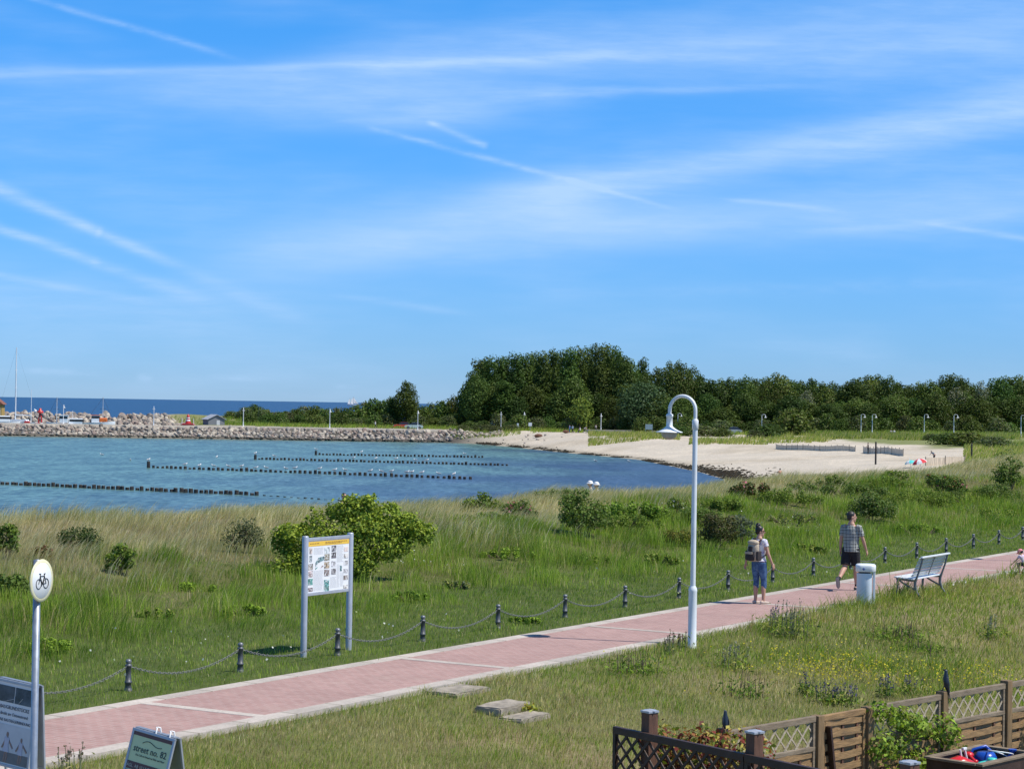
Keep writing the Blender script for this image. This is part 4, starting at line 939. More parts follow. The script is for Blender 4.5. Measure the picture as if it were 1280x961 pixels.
# ------------------------------------------------------------------ garden fences
def lattice(b, x0, x1, z0, z1, pitch, w, mi=0, y=0.0):
    """two layers of diagonal laths clipped to the frame"""
    H = z1-z0
    for sg, yy in ((1, y-0.006), (-1, y+0.006)):
        k = x0-H
        while k < x1+H:
            a = [k, z0] if sg > 0 else [k, z1]; q = [k+H, z1] if sg > 0 else [k+H, z0]
            (ax, az), (qx, qz) = a, q
            if ax < x0: az += (x0-ax)*(qz-az)/(qx-ax); ax = x0
            if qx > x1 and qx > ax: qz -= (qx-x1)*(qz-az)/(qx-ax); qx = x1
            if qx > ax+0.01: b.bar((ax, yy, az), (qx, yy, qz), 0.010, w, mi, up=(0, 1, 0) if False else (0, 0, 1))
            k += pitch
def woven(b, x0, x1, z0, z1, mi=0, board=0.070, bays=3):
    """long boards woven round upright battens: one set in front, one behind in the gaps"""
    L = x1-x0; pitch = 0.116
    for sg, ph in ((-1, 0.0), (1, 0.5)):
        z = z1-board/2-ph*pitch
        while z-board/2 > z0:
            m = 12; vs = []
            for k in range(m+1):
                u = k/m; x = x0+L*u; y = sg*(0.013+0.007*math.cos(u*math.pi*2*bays*0.5)); zz = z+0.006*math.sin(u*3.1+z*9)
                for dy, dz in ((-0.005, -board/2), (0.005, -board/2), (0.005, board/2), (-0.005, board/2)): vs.append((x, y+dy, zz+dz))
            fs = []
            for k in range(m):
                for q in range(4): q2 = (q+1) % 4; fs.append((k*4+q, k*4+q2, k*4+4+q2, k*4+4+q))
            fs += [(0, 1, 2, 3), (m*4+3, m*4+2, m*4+1, m*4)]
            b.add(vs, fs, mi); z -= pitch
GARDEN_Z = -0.62
def fence_panel(name, p, q, top, label, frame_m, lath_m, slat_m, lat_h=0.33, with_lattice=True, group=None, brace=False, rail=(0.055, 0.06), lp=(0.19, 0.016)):
    p, q = Vector(p), Vector(q); L = (q-p).length; ang = math.atan2(q.y-p.y, q.x-p.x)
    t = thing(name, (p.x, p.y, GARDEN_Z), ang, label, 'gate' if brace else 'fence panel', group); H = top-GARDEN_Z
    b = MB(); b.box((L/2, 0, H-rail[1]/2), (L, rail[0], rail[1]), bevel=0.005)
    zl = H-lat_h if with_lattice else H-rail[1]
    if with_lattice: b.box((L/2, 0, zl), (L-0.002, rail[0]*0.9, 0.045), bevel=0.005)
    for x in (0.02, L-0.02): b.box((x, 0, (H-rail[1])/2+0.02), (0.04, rail[0]*0.8, H-rail[1]-0.002))
    b.box((L/2, 0, 0.07), (L-0.08, rail[0]*0.78, 0.05)); fr = b.build('frame', frame_m, t)
    if with_lattice: b = MB(); lattice(b, 0.04, L-0.04, zl+0.02, H-rail[1]+0.002, lp[0], lp[1]); b.build('lattice', lath_m, t)
    b = MB(); woven(b, 0.042, L-0.042, 0.10, zl-(0.022 if with_lattice else 0.0)); b.build('woven_slats', slat_m, t)
    b = MB()
    for u in (1/6, 0.5, 5/6): b.box((L*u, 0, (zl+0.05)/2), (0.03, 0.018, zl-0.11))
    b.build('batten', M['wood_post'], t)
    if brace: b = MB(); b.bar((0.06, -0.045, zl-0.05), (L*0.42, -0.045, 0.12), 0.03, 0.075, up=(0, 1, 0)); b.build('brace', M['wood_dark'], t)
    return t
def fence_post(p, top, label, m, cap=None, w=0.10, ang=0.0, group=None):
    t = thing('fence_post', (p.x, p.y, GARDEN_Z), ang, label, 'fence post', group); H = top-GARDEN_Z
    b = MB(); b.box((0, 0, (H-0.3)/2), (w, w, H+0.3), bevel=0.006); b.build('shaft', m, t)
    if cap: b = MB(); b.box((0, 0, H+0.008), (w+0.014, w+0.014, 0.022), bevel=0.004); b.lathe([((w+.01)*0.68, 0.018), (0.0, 0.034)], 4, c=(0, 0, H), smooth=False, mtx=Matrix.Translation((0, 0, 0))); b.build('cap', cap, t)
    return t
TOPZ = 1.0
fp = [on_z(905, 913.5, TOPZ), on_z(1022, 893.5, TOPZ), on_z(1086, 883, TOPZ), on_z(1180, 867, TOPZ), on_z(1258, 853, TOPZ)]
fdir = (fp[4]-fp[0]).normalized(); f_ang = math.atan2(fdir.y, fdir.x)
# keep the run straight
fp = [fp[0]+fdir*((q-fp[0]).dot(fdir)) for q in fp]; fp.append(fp[4]+fdir*1.55)
fl = ['weathered fence post at the left end of the slat fence under the small bird figure', 'brown fence post at the left side of the garden gate', 'brown fence post at the right side of the garden gate', 'brown fence post carrying the large bird figure', 'brown fence post second from the right picture edge', 'brown fence post beyond the right picture edge']
for i, q in enumerate(fp): fence_post(q, TOPZ+(0.0 if i in (1, 2) else 0.03), fl[i], M['wood_ochre'], None, 0.105, f_ang, 'posts of the woven slat fence')
off = fdir*0.06; gl = 'panels of the woven slat fence'
pn = ['fence panel with pale lattice top behind the dark trellis', None, 'fence panel overgrown by the green climbing plant', 'fence panel with lattice top behind the box of toys', 'fence panel cut by the right picture edge']
for i in (0, 2, 3, 4): fence_panel('garden_fence', fp[i]+off, fp[i+1]-off, TOPZ, pn[i], M['wood_grey'], M['wood_pale'], M['wood_slat'], group=gl)
fence_panel('garden_gate', fp[1]+off*1.1, fp[2]-off*1.1, TOPZ-0.01, 'low woven wooden garden gate with a dark diagonal brace', M['wood_slat'], M['wood_pale'], M['wood_slat'], with_lattice=False, brace=True)
# dark trellis fence
dpA, dpB = on_z(768, 907, TOPZ), on_z(1030, 962, TOPZ); ddir = (dpB-dpA).normalized(); d_ang = math.atan2(ddir.y, ddir.x); dn = Vector((-ddir.y, ddir.x, 0))
posts = [on_z(803, 888, 1.2), on_z(937, 913.5, 1.2), on_z(1128, 952, 1.2)]
pt = [(q-dpA).dot(ddir) for q in posts]; dpost = [dpA+ddir*k+dn*0.095 for k in pt]
for i, q in enumerate(dpost): fence_post(q, 1.18, ['brown capped post at the left end of the dark trellis', 'brown capped post in the middle of the dark trellis beside the red shrub', 'brown capped post at the bottom edge of the picture by the climbing plant'][i], M['wood_post'], M['cap'], 0.115, d_ang, 'capped posts of the dark trellis fence')
j1 = dpA+ddir*((pt[1])-0.02); j2 = dpA+ddir*((pt[2])-0.02)
for a_, b_, lb in ((dpA, j1, 'dark brown trellis panel in front of the red leafed shrub'), (j1+ddir*0.012, j2, 'dark brown trellis panel leaving the picture at the bottom edge'), (j2+ddir*0.012, j2+ddir*1.6, 'dark brown trellis panel below the bottom edge')):
    fence_panel('trellis_panel', a_, b_, TOPZ, lb, M['wood_dark'], M['wood_dark'], M['wood_dark'], 0.46, True, 'panels of the dark trellis fence', rail=(0.05, 0.07), lp=(0.165, 0.028))

def leafy(name, loc, lobes, n, size, cols, wts, label, cat, stems=5, leaf='leaf', group=None, flowers=None, stem_r=0.012, up=0.35, inner=0.35, ragged=0.3, aspect=0.62):
    t = thing(name, loc, 0, label, cat, group); b = MB(); rnd = random.Random(int(abs(loc[0])*97+abs(loc[1])*31))
    L = sorted(lobes, key=lambda q: -q[3])[:stems]
    for q in L:
        p1 = Vector(q[:3]); p0 = Vector((q[0]*0.3+rnd.uniform(-.05, .05), q[1]*0.3+rnd.uniform(-.05, .05), -0.15))
        b.tube([p0, p0.lerp(p1, 0.55)+Vector((0, 0, 0.05)), p1+Vector((0, 0, q[5]*0.5))], [stem_r, stem_r*0.8, stem_r*0.3], 5)
        for k in range(3):
            e = p1+Vector((rnd.uniform(-1, 1)*q[3], rnd.uniform(-1, 1)*q[4], rnd.uniform(0, .9)*q[5]))*0.8; b.tube([p0.lerp(p1, 0.5), e], [stem_r*0.6, stem_r*0.2], 4)
    b.build('stems', M['twig'], t)
    V, Fq, C = crown(lobes, n, size, cols, wts, up, inner, ragged, aspect); link('leaves', np_mesh('leaves', V, Fq, M[leaf], C), t)
    if flowers:
        fn, fs, fc = flowers; V, Fq, C = crown(lobes, fn, fs, fc, [1]*len(fc), 0.8, 0.0, 0.3, 0.9); link('blossoms', np_mesh('blossoms', V, Fq, M['petal'], C), t)
    return t
# red shrub behind the trellis
c = on_z(868, 925, 0.9); rs = random.Random(2); lob = []
base = (dpA+ddir*0.75+dn*0.55); base2 = fp[0]
for k in range(9):
    q = (dpA+dn*0.42)+ddir*(0.10+0.17*k)-Vector((base.x, base.y, 0)); lob.append((q.x+rs.uniform(-.05, .05), q.y+rs.uniform(-.05, .1), 1.40+0.03*math.sin(k*1.9)+0.012*k, .20, .24, .22)); lob.append((q.x, q.y, 1.18, .2, .24, .24)); lob.append((q.x, q.y, 0.8, .2, .24, .28))
leafy('red_shrub', (base.x, base.y, GARDEN_Z), lob, 4200, 0.060, [(0.22, 0.05, 0.04), (0.32, 0.14, 0.06), (0.15, 0.20, 0.035), (0.46, 0.40, 0.10), (0.13, 0.04, 0.03)], [2.6, 2, 2.6, 2.2, 1.2], 'dense shrub with red, green and yellow leaves behind the dark trellis', 'shrub', 7)
# climbing plant on the fence
cm = fp[2].lerp(fp[3], 0.52); lob = []; fn = Vector((fdir.y, -fdir.x, 0))
for k in range(30):
    u = rs.uniform(0.02, 1.0); zz = rs.uniform(0.0, 1.55) if u > 0.08 else rs.uniform(0.9, 1.5)
    if zz > 1.32+0.22*(1-u): continue
    q = fp[2].lerp(fp[3], u)+fn*(0.10+0.10*(1.5-zz)*rs.random())-cm; lob.append((q.x, q.y, zz+0.05, .17, .17, .15))
for k in range(12):
    q = fp[2].lerp(fp[3], 0.03+0.065*k)+fn*(0.07)-cm; lob.append((q.x, q.y, 1.56-.03*k+.06*rs.random(), .12, .12, .09))
for k in range(7):
    q = fp[2].lerp(fp[3], 0.25+0.14*k)+fn*(0.35)-cm; lob.append((q.x, q.y, 0.45+0.1*rs.random(), .22, .22, .2))
leafy('climbing_plant', (cm.x, cm.y, GARDEN_Z), lob, 4600, 0.055, [GREEN, LUSH, (0.20, 0.25, 0.05), DARKG, (0.26, 0.28, 0.09)], [3, 2.5, 2, 1.5, 1], 'bright green climbing plant hanging over the woven fence', 'climbing plant', 8)
q = fp[4].lerp(fp[5], 0.35)+fn*0.25
leafy('leafy_plant', (q.x, q.y, GARDEN_Z), [(0, 0, .55, .16, .16, .25), (.08, .05, .95, .13, .13, .18), (-.07, -.03, 1.2, .10, .10, .14), (.1, -.1, .3, .2, .2, .25)], 620, 0.07, [LUSH, GREEN, YELLOWG], [2, 2, 1], 'light green leafy plant at the right picture edge before the fence', 'plant', 4)

# box of toys
def make_toy_box():
    z1 = 0.47; c0 = on_z(1160, 947.5, z1); ax = fdir; ay = Vector((fdir.y, -fdir.x, 0))
    t = thing('wooden_box', (c0.x, c0.y, GARDEN_Z), f_ang, 'open weathered wooden box full of toys before the slat fence', 'box'); H = z1-GARDEN_Z; L, D = 1.10, 0.62
    for nm, c, d in (('side_board', (L/2, 0, H/2), (L, 0.04, H)), ('side_board', (L/2, -D, H/2), (L, 0.04, H)), ('end_board', (0.02, -D/2, H/2-.002), (0.04, D-0.04, H)), ('end_board', (L-0.02, -D/2, H/2-.002), (0.04, D-0.04, H))):
        b = MB(); b.box(c, d, bevel=0.006); b.build(nm, M['wood_dark'], t)
    b = MB()
    for c, d in (((L/2, 0.0, H+0.012), (L+0.05, 0.08, 0.024)), ((L/2, -D, H+0.012), (L+0.05, 0.08, 0.024)), ((0.0, -D/2, H+0.012), (0.08, D-0.082, 0.024)), ((L, -D/2, H+0.012), (0.08, D-0.082, 0.024))): b.box(c, d, bevel=0.004)
    b.build('rim', M['wood_grey'], t)
    b = MB(); b.box((L/2, -D/2, H-0.28), (L-0.08, D-0.04, 0.02)); b.build('inner_floor', M['wood_dark'], t)
    O = Matrix.Translation((c0.x, c0.y, GARDEN_Z)) @ Matrix.Rotation(f_ang, 4, 'Z')
    def at(x, y, z): return O @ Vector((x, y, z))
    def toy(name, mesh_b, mats, loc, rz, label):
        o = mesh_b.build(name, mats, None, loc, rz); tag(o, label, 'toy', 'toys in the wooden box'); return o
    # red toy tractor body with a curved bonnet
    p = at(0.27, -0.22, H-0.27); t2 = thing('toy_car', p, f_ang-0.5, 'red plastic ride-on toy car lying in the wooden box', 'toy', 'toys in the wooden box')
    b = MB(); b.tube([(-.20, 0, .10), (-.12, 0, .20), (0.0, 0, .23), (.12, 0, .19), (.24, 0, .14)], [(.05, .05), (.10, .06), (.11, .07), (.09, .06), (.05, .04)], 12, ref=(0, 1, 0), dome=True); b.build('body', M['red_plastic'], t2)
    for x in (-.13, .15):
        for sg in (-1, 1): b = MB(); b.tube([(x, sg*.10, .09), (x, sg*.15, .09)], .085, 14); b.build('wheel', M['white_plastic'] if x > 0 else M['purple_plastic'], t2)
    b = MB(); b.tube([(.03, 0, .22), (0, 0, .36)], .012, 8); b.build('lever', M['white_plastic'], t2)
    # blue watering can
    p = at(0.83, -0.20, H-0.27); t3 = thing('watering_can', p, f_ang-0.7, 'blue plastic watering can in the wooden box of toys', 'toy', 'toys in the wooden box')
    b = MB(); b.lathe([(.115, 0.02), (.125, .06), (.12, .22), (.09, .27), (.05, .275)], 20); b.build('can', M['blue_plastic'], t3)
    b = MB(); b.tube([(.10, 0, .07), (.22, 0, .16), (.30, 0, .27)], [.03, .022, .02], 10); b.lathe([(.02, 0), (.045, .03), (.045, .04)], 12, c=(.30, 0, .26)); b.build('spout', M['blue_plastic'], t3)
    b = MB(); b.tube([(-.10, 0, .07), (-.19, 0, .18), (-.14, 0, .30), (.0, 0, .335), (.07, 0, .27)], .016, 8); b.build('handle', M['blue_plastic'], t3)
    b = MB(); b.box((0, 0, .07), (.30, .20, .12), bevel=0.03); b.lathe([(.05, .13), (.05, .16), (.03, .165)], 12); toy('toy_boat', b, M['teal_plastic'], at(0.58, -0.42, H-0.17), f_ang, 'turquoise plastic toy block lying at the front of the wooden box')
    b = MB(); b.tube([(-.12, 0, .03), (.03, 0, .06)], .018, 8); b.ball((.07, 0, .07), (.055, .055, .035)); b.ball((-.13, 0, .03), (.025, .03, .025)); toy('toy_shovel', b, M['red_plastic'], at(0.60, -0.16, H-0.09), f_ang+0.9, 'small red toy shovel leaning in the middle of the box')
    b = MB(); b.tube([(0, 0, -.1), (-.02, .02, .10), (-.05, .03, .20)], .012, 8); b.box((-.06, .03, .215), (.07, .03, .03), bevel=.008); toy('toy_rake', b, M['white_plastic'], at(0.50, -0.20, H-.14), f_ang, 'thin white toy rake sticking up out of the box')
    b = MB(); b.tube([(.16*math.cos(q), .12*math.sin(q), .10+.10*math.sin(q*0.5)) for q in np.linspace(0, 5.6, 26)], .007, 6); toy('cord', b, M['white_plastic'], at(0.90, -0.34, H-.16), f_ang, 'pale cord coiled over the right end of the box')
make_toy_box()

# dark bird figures on the fence
def make_bird(p, rz, label, k=1.0):
    t = thing('bird', p, rz, label, 'bird', 'dark birds on the fence'); t.scale = k; t.rotation_euler = (0, -R(20), rz)
    b = MB(); b.tube([(-.16, 0, .015), (-.10, 0, .07), (-.03, 0, .14), (.035, 0, .22), (.065, 0, .285), (.085, 0, .325)], [(.018, .022), (.045, .045), (.068, .066), (.060, .062), (.042, .044), (.034, .036)], 14, ref=(0, 1, 0), dome=True); b.build('body', M['bird_dark'], t)
    b = MB(); b.tube([(.10, 0, .335), (.15, 0, .335), (.185, 0, .325)], [(.014, .016), (.010, .012), (.003, .003)], 8, ref=(0, 1, 0)); b.build('beak', M['black'], t)
    b = MB(); b.tube([(-.12, 0, .05), (-.19, 0, -.02), (-.26, 0, -.10)], [(.035, .012), (.03, .010), (.026, .008)], 8, ref=(0, 1, 0)); b.build('tail', M['bird_dark'], t)
    for sg in (-1, 1):
        b = MB(); b.tube([(.03, sg*.055, .21), (-.05, sg*.066, .13), (-.15, sg*.035, .02)], [(.012, .045), (.014, .055), (.005, .012)], 8, ref=(0, 1, 0), dome=True); b.build('wing', M['bird_dark'], t)
        b = MB(); b.tube([(.0, sg*.025, .09), (.01, sg*.027, .0)], .007, 6); b.tube([(.0, sg*.027, 0.004), (.045, sg*.03, 0.004)], .005, 5); b.build('leg', M['black'], t)
        b = MB(); b.ball((.098, sg*.026, .342), .006); b.build('eye', M['white_plastic'], t)
p = fp[3]; make_bird((p.x, p.y, TOPZ+0.032), math.pi*0.97, 'large dark bird with its beak raised on the post of the slat fence', (.46, .52, .66))
p = fp[0]; make_bird((p.x, p.y, TOPZ+0.032), math.pi*0.6, 'small dark bird figure on the left end post above the red shrub', (.36, .44, .48))

# ------------------------------------------------------------------ people
def fuse(b, voxel, m, name, parent, smooth=3):
    me = b.mesh('fuse', m); o = bpy.data.objects.new('fuse', me); COL.objects.link(o)
    r = o.modifiers.new('r', 'REMESH'); r.mode = 'VOXEL'; r.voxel_size = voxel
    if smooth: s = o.modifiers.new('s', 'SMOOTH'); s.iterations = smooth; s.factor = 0.5
    out = bpy.data.meshes.new_from_object(o.evaluated_get(bpy.context.evaluated_depsgraph_get())); out.name = name
    bpy.data.objects.remove(o); bpy.data.meshes.remove(me)
    out.polygons.foreach_set('use_smooth', [True]*len(out.polygons)); out.materials.clear(); out.materials.append(m)
    return link(name, out, parent)
SKIN = mat('skin', (0.50, 0.285, 0.20), 0.55, 0.07, 12)
SKIN_TAN = mat('skin_tanned', (0.40, 0.205, 0.13), 0.55, 0.08, 12)
HAIR = mat('dark_hair', (0.010, 0.008, 0.007), 0.45, 0.4, 40); HAIR_BROWN = mat('greying_hair', (0.028, 0.023, 0.021), 0.5, 0.4, 60)
def jeans():
    m, g, bs, out = new_mat('blue_denim'); co = g.n('ShaderNodeTexCoord').outputs['Object']
    n = g.noise(co, 9, 4, 0.65); w = g.noise(g.scale(co, (60, 60, 8)), 1, 2)
    c = g.mix(g.rng(n, 0.40, 0.72), c4((0.035, 0.085, 0.20)), c4((0.12, 0.22, 0.38))); k = g.rng(w, 0.3, 0.7, 0.85, 1.15)
    g.link(g.v('MULTIPLY', c, g.xyz(k, k, k)), bs.inputs['Base Color']); bs.inputs['Roughness'].default_value = 0.85; add_bump(g, bs, g.noise(co, 16, 3), 0.5, 0.02); return m
def plaid():
    m, g, bs, out = new_mat('plaid_shirt'); co = g.n('ShaderNodeTexCoord').outputs['Object']; x, y, z = g.sep(co)
    def band(v, f, ph, lo): return g.rng(g.m('SINE', g.m('ADD', g.m('MULTIPLY', v, f), ph)), lo, lo+0.18)
    hz = band(z, 84, 0.4, 0.0); vt = band(g.m('ADD', x, g.m('MULTIPLY', y, 0.7)), 80, 1.0, 0.1); h2 = band(z, 168, 1.2, 0.72); v2 = band(x, 160, 0.4, 0.75)
    base = c4((0.30, 0.31, 0.27)); dk = c4((0.035, 0.038, 0.055)); gr = c4((0.115, 0.125, 0.11)); wh = c4((0.62, 0.62, 0.57))
    c = g.mix(g.m('MULTIPLY', hz, 0.75), base, gr); c = g.mix(g.m('MULTIPLY', vt, 0.75), c, gr); c = g.mix(g.m('MULTIPLY', g.m('MULTIPLY', hz, vt), 0.9), c, dk); c = g.mix(g.m('MULTIPLY', h2, 0.6), c, wh); c = g.mix(g.m('MULTIPLY', v2, 0.5), c, wh)
    g.link(c, bs.inputs['Base Color']); bs.inputs['Roughness'].default_value = 0.9; add_bump(g, bs, g.noise(co, 9, 3), 0.5, 0.03); return m
def print_tee():
    m, g, bs, out = new_mat('printed_white_shirt'); co = g.n('ShaderNodeTexCoord').outputs['Object']
    n = g.noise(co, 17, 3, 0.6); n2 = g.noise(g.v('ADD', co, (3, 1, 2)), 12, 2, 0.5)
    c = g.mix(g.rng(n, 0.54, 0.62, 0, .8), c4((0.82, 0.80, 0.82)), c4((0.34, 0.29, 0.52))); c = g.mix(g.rng(n2, 0.60, 0.66, 0, .6), c, c4((0.60, 0.36, 0.42)))
    g.link(c, bs.inputs['Base Color']); bs.inputs['Roughness'].default_value = 0.85; add_bump(g, bs, g.noise(co, 10, 3), 0.4, 0.03); return m
def rotx(v, a):
    c, s = math.cos(a), math.sin(a); return Vector((v.x, v.y*c - v.z*s, v.y*s + v.z*c))
def figure(loc, rz, H, label, pose, wear, voxel=0.011, name='person', female=False, group=None, cat='person', hands=True):
    """one continuous body from a posed skeleton; clothing and hair are its parts. local axes: x right, y ahead, z up"""
    k = H/1.75; t = thing(name, (0, 0, 0), rz, label, cat, group)
    hipw, shw = (0.095, 0.165) if female else (0.09, 0.185)
    bend = pose.get('bend', 0.0); hip0 = Vector((0, 0, 0.93))
    def up(x, y, z):                      # a point of the trunk, bent forward at the hips
        return (hip0 + rotx(Vector((x, y, z))-hip0, -bend))*k
    body = MB(); q = {}
    # legs
    legs = {}
    for sd, sg in (('L', -1), ('R', 1)):
        th, kn, ft, ab = pose[sd+'leg']; h = Vector((sg*hipw, 0, 0.92))
        d1 = rotx(Vector((sg*math.sin(ab), 0, -math.cos(ab))), th); kp = h + d1*0.425
        d2 = rotx(Vector((sg*math.sin(ab)*0.5, 0, -math.cos(ab*0.5))), th-kn); an = kp + d2*0.415
        fd = rotx(Vector((sg*0.10, 1, 0)).normalized(), ft); fd2 = rotx(Vector((0, 0, -1)), ft)
        legs[sd] = (h, kp, an, fd, fd2, d1, d2)
    low = min((v[2]+v[4]*0.085 + v[3]*o).z for v in legs.values() for o in (-.05, .14)); sh = Vector((0, 0, -low))
    def P(v): return (v+sh)*k
    def U(x, y, z): return up(x, y, z) + sh*k
    tube = lambda b, pts, rad, seg=14, ref=None: b.tube(pts, [(r[0]*k, r[1]*k) if isinstance(r, tuple) else (r*k, r*k) for r in rad], seg, ref=ref, dome=True)
    fat = 1.04 if not female else 1.0
    for sd in 'LR':
        h, kp, an, fd, fd2, d1, d2 = legs[sd]
        tube(body, [P(h+Vector((0, 0, .03))), P(h.lerp(kp, .35)), P(h.lerp(kp, .8)), P(kp), P(kp+d2*.10+fd*-.012), P(kp+d2*.17-fd*0.012), P(kp+d2*.30), P(an)], [.088*fat, .083*fat, .062*fat, .056*fat, .054*fat, .056*fat, .043*fat, .036*fat])
        tube(body, [P(an+fd2*.035-fd*.045), P(an+fd2*.045+fd*.03), P(an+fd2*.062+fd*.12), P(an+fd2*.068+fd*.16)], [(.032, .036), (.036, .034), (.040, .020), (.030, .014)], 12, ref=(1, 0, 0))
    # trunk
    W_ = (.155, .125, .145, .150) if female else (.150, .148, .168, .165)
    trunk = [(0, .0, .88, W_[0]*.95, .10), (0, .0, .97, W_[0], .108), (0, .005, 1.10, W_[1], .098), (0, .012, 1.25, W_[2], .108), (0, .004, 1.38, W_[3]+.005, .095), (0, -.006, 1.455, .085, .062)]
    tube(body, [U(a, b, c) for a, b, c, _, _ in trunk], [(r1, r2) for *_, r1, r2 in trunk], 18, ref=(1, 0, 0))
    if female:
        for sg in (-1, 1): body.ball(U(sg*.068, .095, 1.275), (.062*k, .05*k, .06*k))
    # head
    hc = U(0, .018, 1.615) + Vector((0, 0, 0)); yaw = pose.get('turn', 0.0); nod = pose.get('nod', 0.0)
    HM = Matrix.Translation(hc) @ Matrix.Rotation(yaw, 4, 'Z') @ Matrix.Rotation(-nod-bend*0.6, 4, 'X') @ Matrix.Scale(k*pose.get('head', 1.0), 4)
    tube(body, [U(0, -.012, 1.42), U(0, -.005, 1.50), U(0, .008, 1.57)], [.062, .054, .056])
    body.ball((0, -.005, .03), (.077, .095, .094), 0, 16, 12, HM); body.ball((0, .018, -.035), (.060, .072, .075), 0, 14, 10, HM)
    body.ball((0, .062, -.085), (.032, .028, .026), 0, 10, 8, HM)
    body.tube([(0, .088, .025), (0, .108, -.008), (0, .112, -.018)], [.010, .015, .013], 8, dome=True, mtx=HM)
    body.tube([(-.022, .086, -.052), (0, .092, -.052), (.022, .086, -.052)], [.006, .010, .006], 8, dome=True, mtx=HM)
    for sg in (-1, 1): body.ball((sg*.078, -.008, .0), (.012, .022, .034), 0, 8, 6, HM)
    # arms and hands
    for sd, sg in (('L', -1), ('R', 1)):
        pit, ab, el, curl = pose[sd+'arm']; S = Vector((sg*shw, 0, 1.405))
        dU = rotx(Vector((sg*math.sin(ab), 0, -math.cos(ab))), pit); dF = rotx(Vector((sg*math.sin(ab*.6), 0, -math.cos(ab*.6))), pit+el)
        if bend and not pose.get('arms_free'): dU, dF = rotx(dU, -bend*0.3), rotx(dF, -bend*0.3)
        S0 = U(S.x, S.y, S.z); E0 = S0 + dU*0.285*k; W0 = E0 + dF*0.255*k; q[sd] = (S0, E0, W0, dU, dF)
        tube(body, [S0 - Vector((sg*.035*k, 0, -.005*k)), S0, S0.lerp(E0, .4), S0.lerp(E0, .85), E0, E0.lerp(W0, .25), E0.lerp(W0, .75), W0], [.052*fat, .054*fat, .046*fat, .038*fat, .037*fat, .038*fat, .029*fat, .025*fat], 12)
        if hands:
            inn = Vector((-sg, 0, 0)); inn = (inn - dF*inn.dot(dF)).normalized(); fw = dF.cross(inn)*(sg)   # palm faces the thigh
            if fw.y < 0: fw = -fw
            Pm = W0 + dF*.05*k
            body.tube([W0, W0+dF*.035*k, W0+dF*.085*k], [(.026*k, .017*k), (.038*k, .016*k), (.040*k, .014*k)], 12, ref=tuple(fw), dome=True)
            for i, (o, L) in enumerate(((.030, .070), (.010, .080), (-.010, .074), (-.029, .058))):
                p0 = W0 + dF*.082*k + fw*o*k; p1 = p0 + (dF*math.cos(curl*.5)+inn*math.sin(curl*.5))*L*.45*k; p2 = p1 + (dF*math.cos(curl*1.3)+inn*math.sin(curl*1.3))*L*.32*k; p3 = p2 + (dF*math.cos(curl*1.9)+inn*math.sin(curl*1.9))*L*.25*k
                body.tube([p0, p1, p2, p3], [.0098*k, .0092*k, .0085*k, .007*k], 8, dome=True)
            p0 = W0 + dF*.022*k + fw*.026*k; p1 = p0 + (fw*.75+dF*.55+inn*.25).normalized()*.040*k; p2 = p1 + (dF*.85+fw*.35+inn*.3).normalized()*.032*k
            body.tube([p0, p1, p2], [.013*k, .0105*k, .008*k], 8, dome=True)
    fuse(body, voxel, wear.get('skin', SKIN), 'body', t, 2)
    # eyes
    if wear.get('eyes', True):
        for sg in (-1, 1):
            b = MB(); b.ball((sg*.031, .081, .022), .009, 0, 8, 6, HM); b.build('eye', M['black'], t)
    # hair
    hm = wear.get('hair', HAIR); b = MB()
    b.ball((0, -.022, .052), (.087, .095, .088), 0, 18, 12, HM); b.ball((0, -.048, .0), (.074, .062, .075), 0, 14, 10, HM)
    if wear.get('bun'):
        b.ball((0, -.055, .150), (.058, .055, .050), 0, 12, 8, HM); b.ball((.02, -.075, .125), (.05, .04, .04), 0, 12, 8, HM); b.ball((-.03, -.05, .165), (.03, .03, .03), 0, 10, 6, HM)
        for sg in (-1, 1): b.ball((sg*.07, -.01, .03), (.02, .04, .05), 0, 10, 8, HM)
    o = fuse(b, max(voxel*0.8, 0.007), hm, 'hair', t, 2)
    if wear.get('glasses'):
        b = MB()
        for sg in (-1, 1): b.ball((sg*.036, .086, .018), (.028, .010, .022), 0, 12, 8, HM); b.bar((sg*.062, .078, .024), (sg*.080, -.01, .022), .005, .008, mtx=HM)
        b.bar((-.014, .094, .022), (.014, .094, .022), .004, .006, mtx=HM); b.build('sunglasses', M['black'], t)
    if wear.get('hat'):
        b = MB(); b.ball((0, -.01, .055), (.10, .112, .09), 0, 18, 12, HM); b.lathe([(.10, .03), (.15, .015), (.152, .022), (.10, .045)], 20, mtx=HM @ Matrix.Diagonal((1, 1.1, 1, 1))); b.build('sun_hat', wear['hat'], t)
    # top
    ft = wear.get('top_fit', 1.10); z0 = wear.get('top_hem', .93); b = MB()
    rows = [(0, 0, z0, W_[0]*ft*1.04+.020, .108*ft+.026), (0, 0, 1.0, W_[0]*ft+.004, .110*ft+.008), (0, .005, 1.10, W_[1]*ft+.008, .102*ft+.006), (0, .012, 1.25, W_[2]*ft+.002, .114*ft), (0, .004, 1.375, W_[3]*1.04+.006, .102*1.04), (0, -.004, 1.435, .105, .075), (0, -.008, 1.462, .068, .062)]
    b.tube([U(a, c, d) for a, c, d, _, _ in rows], [(r1*k, r2*k) for *_, r1, r2 in rows], 20, ref=(1, 0, 0))
    if female:
        for sg in (-1, 1): b.ball(U(sg*.068, .098, 1.275), (.066*k, .054*k, .064*k))
    sl = wear.get('sleeve', .55)
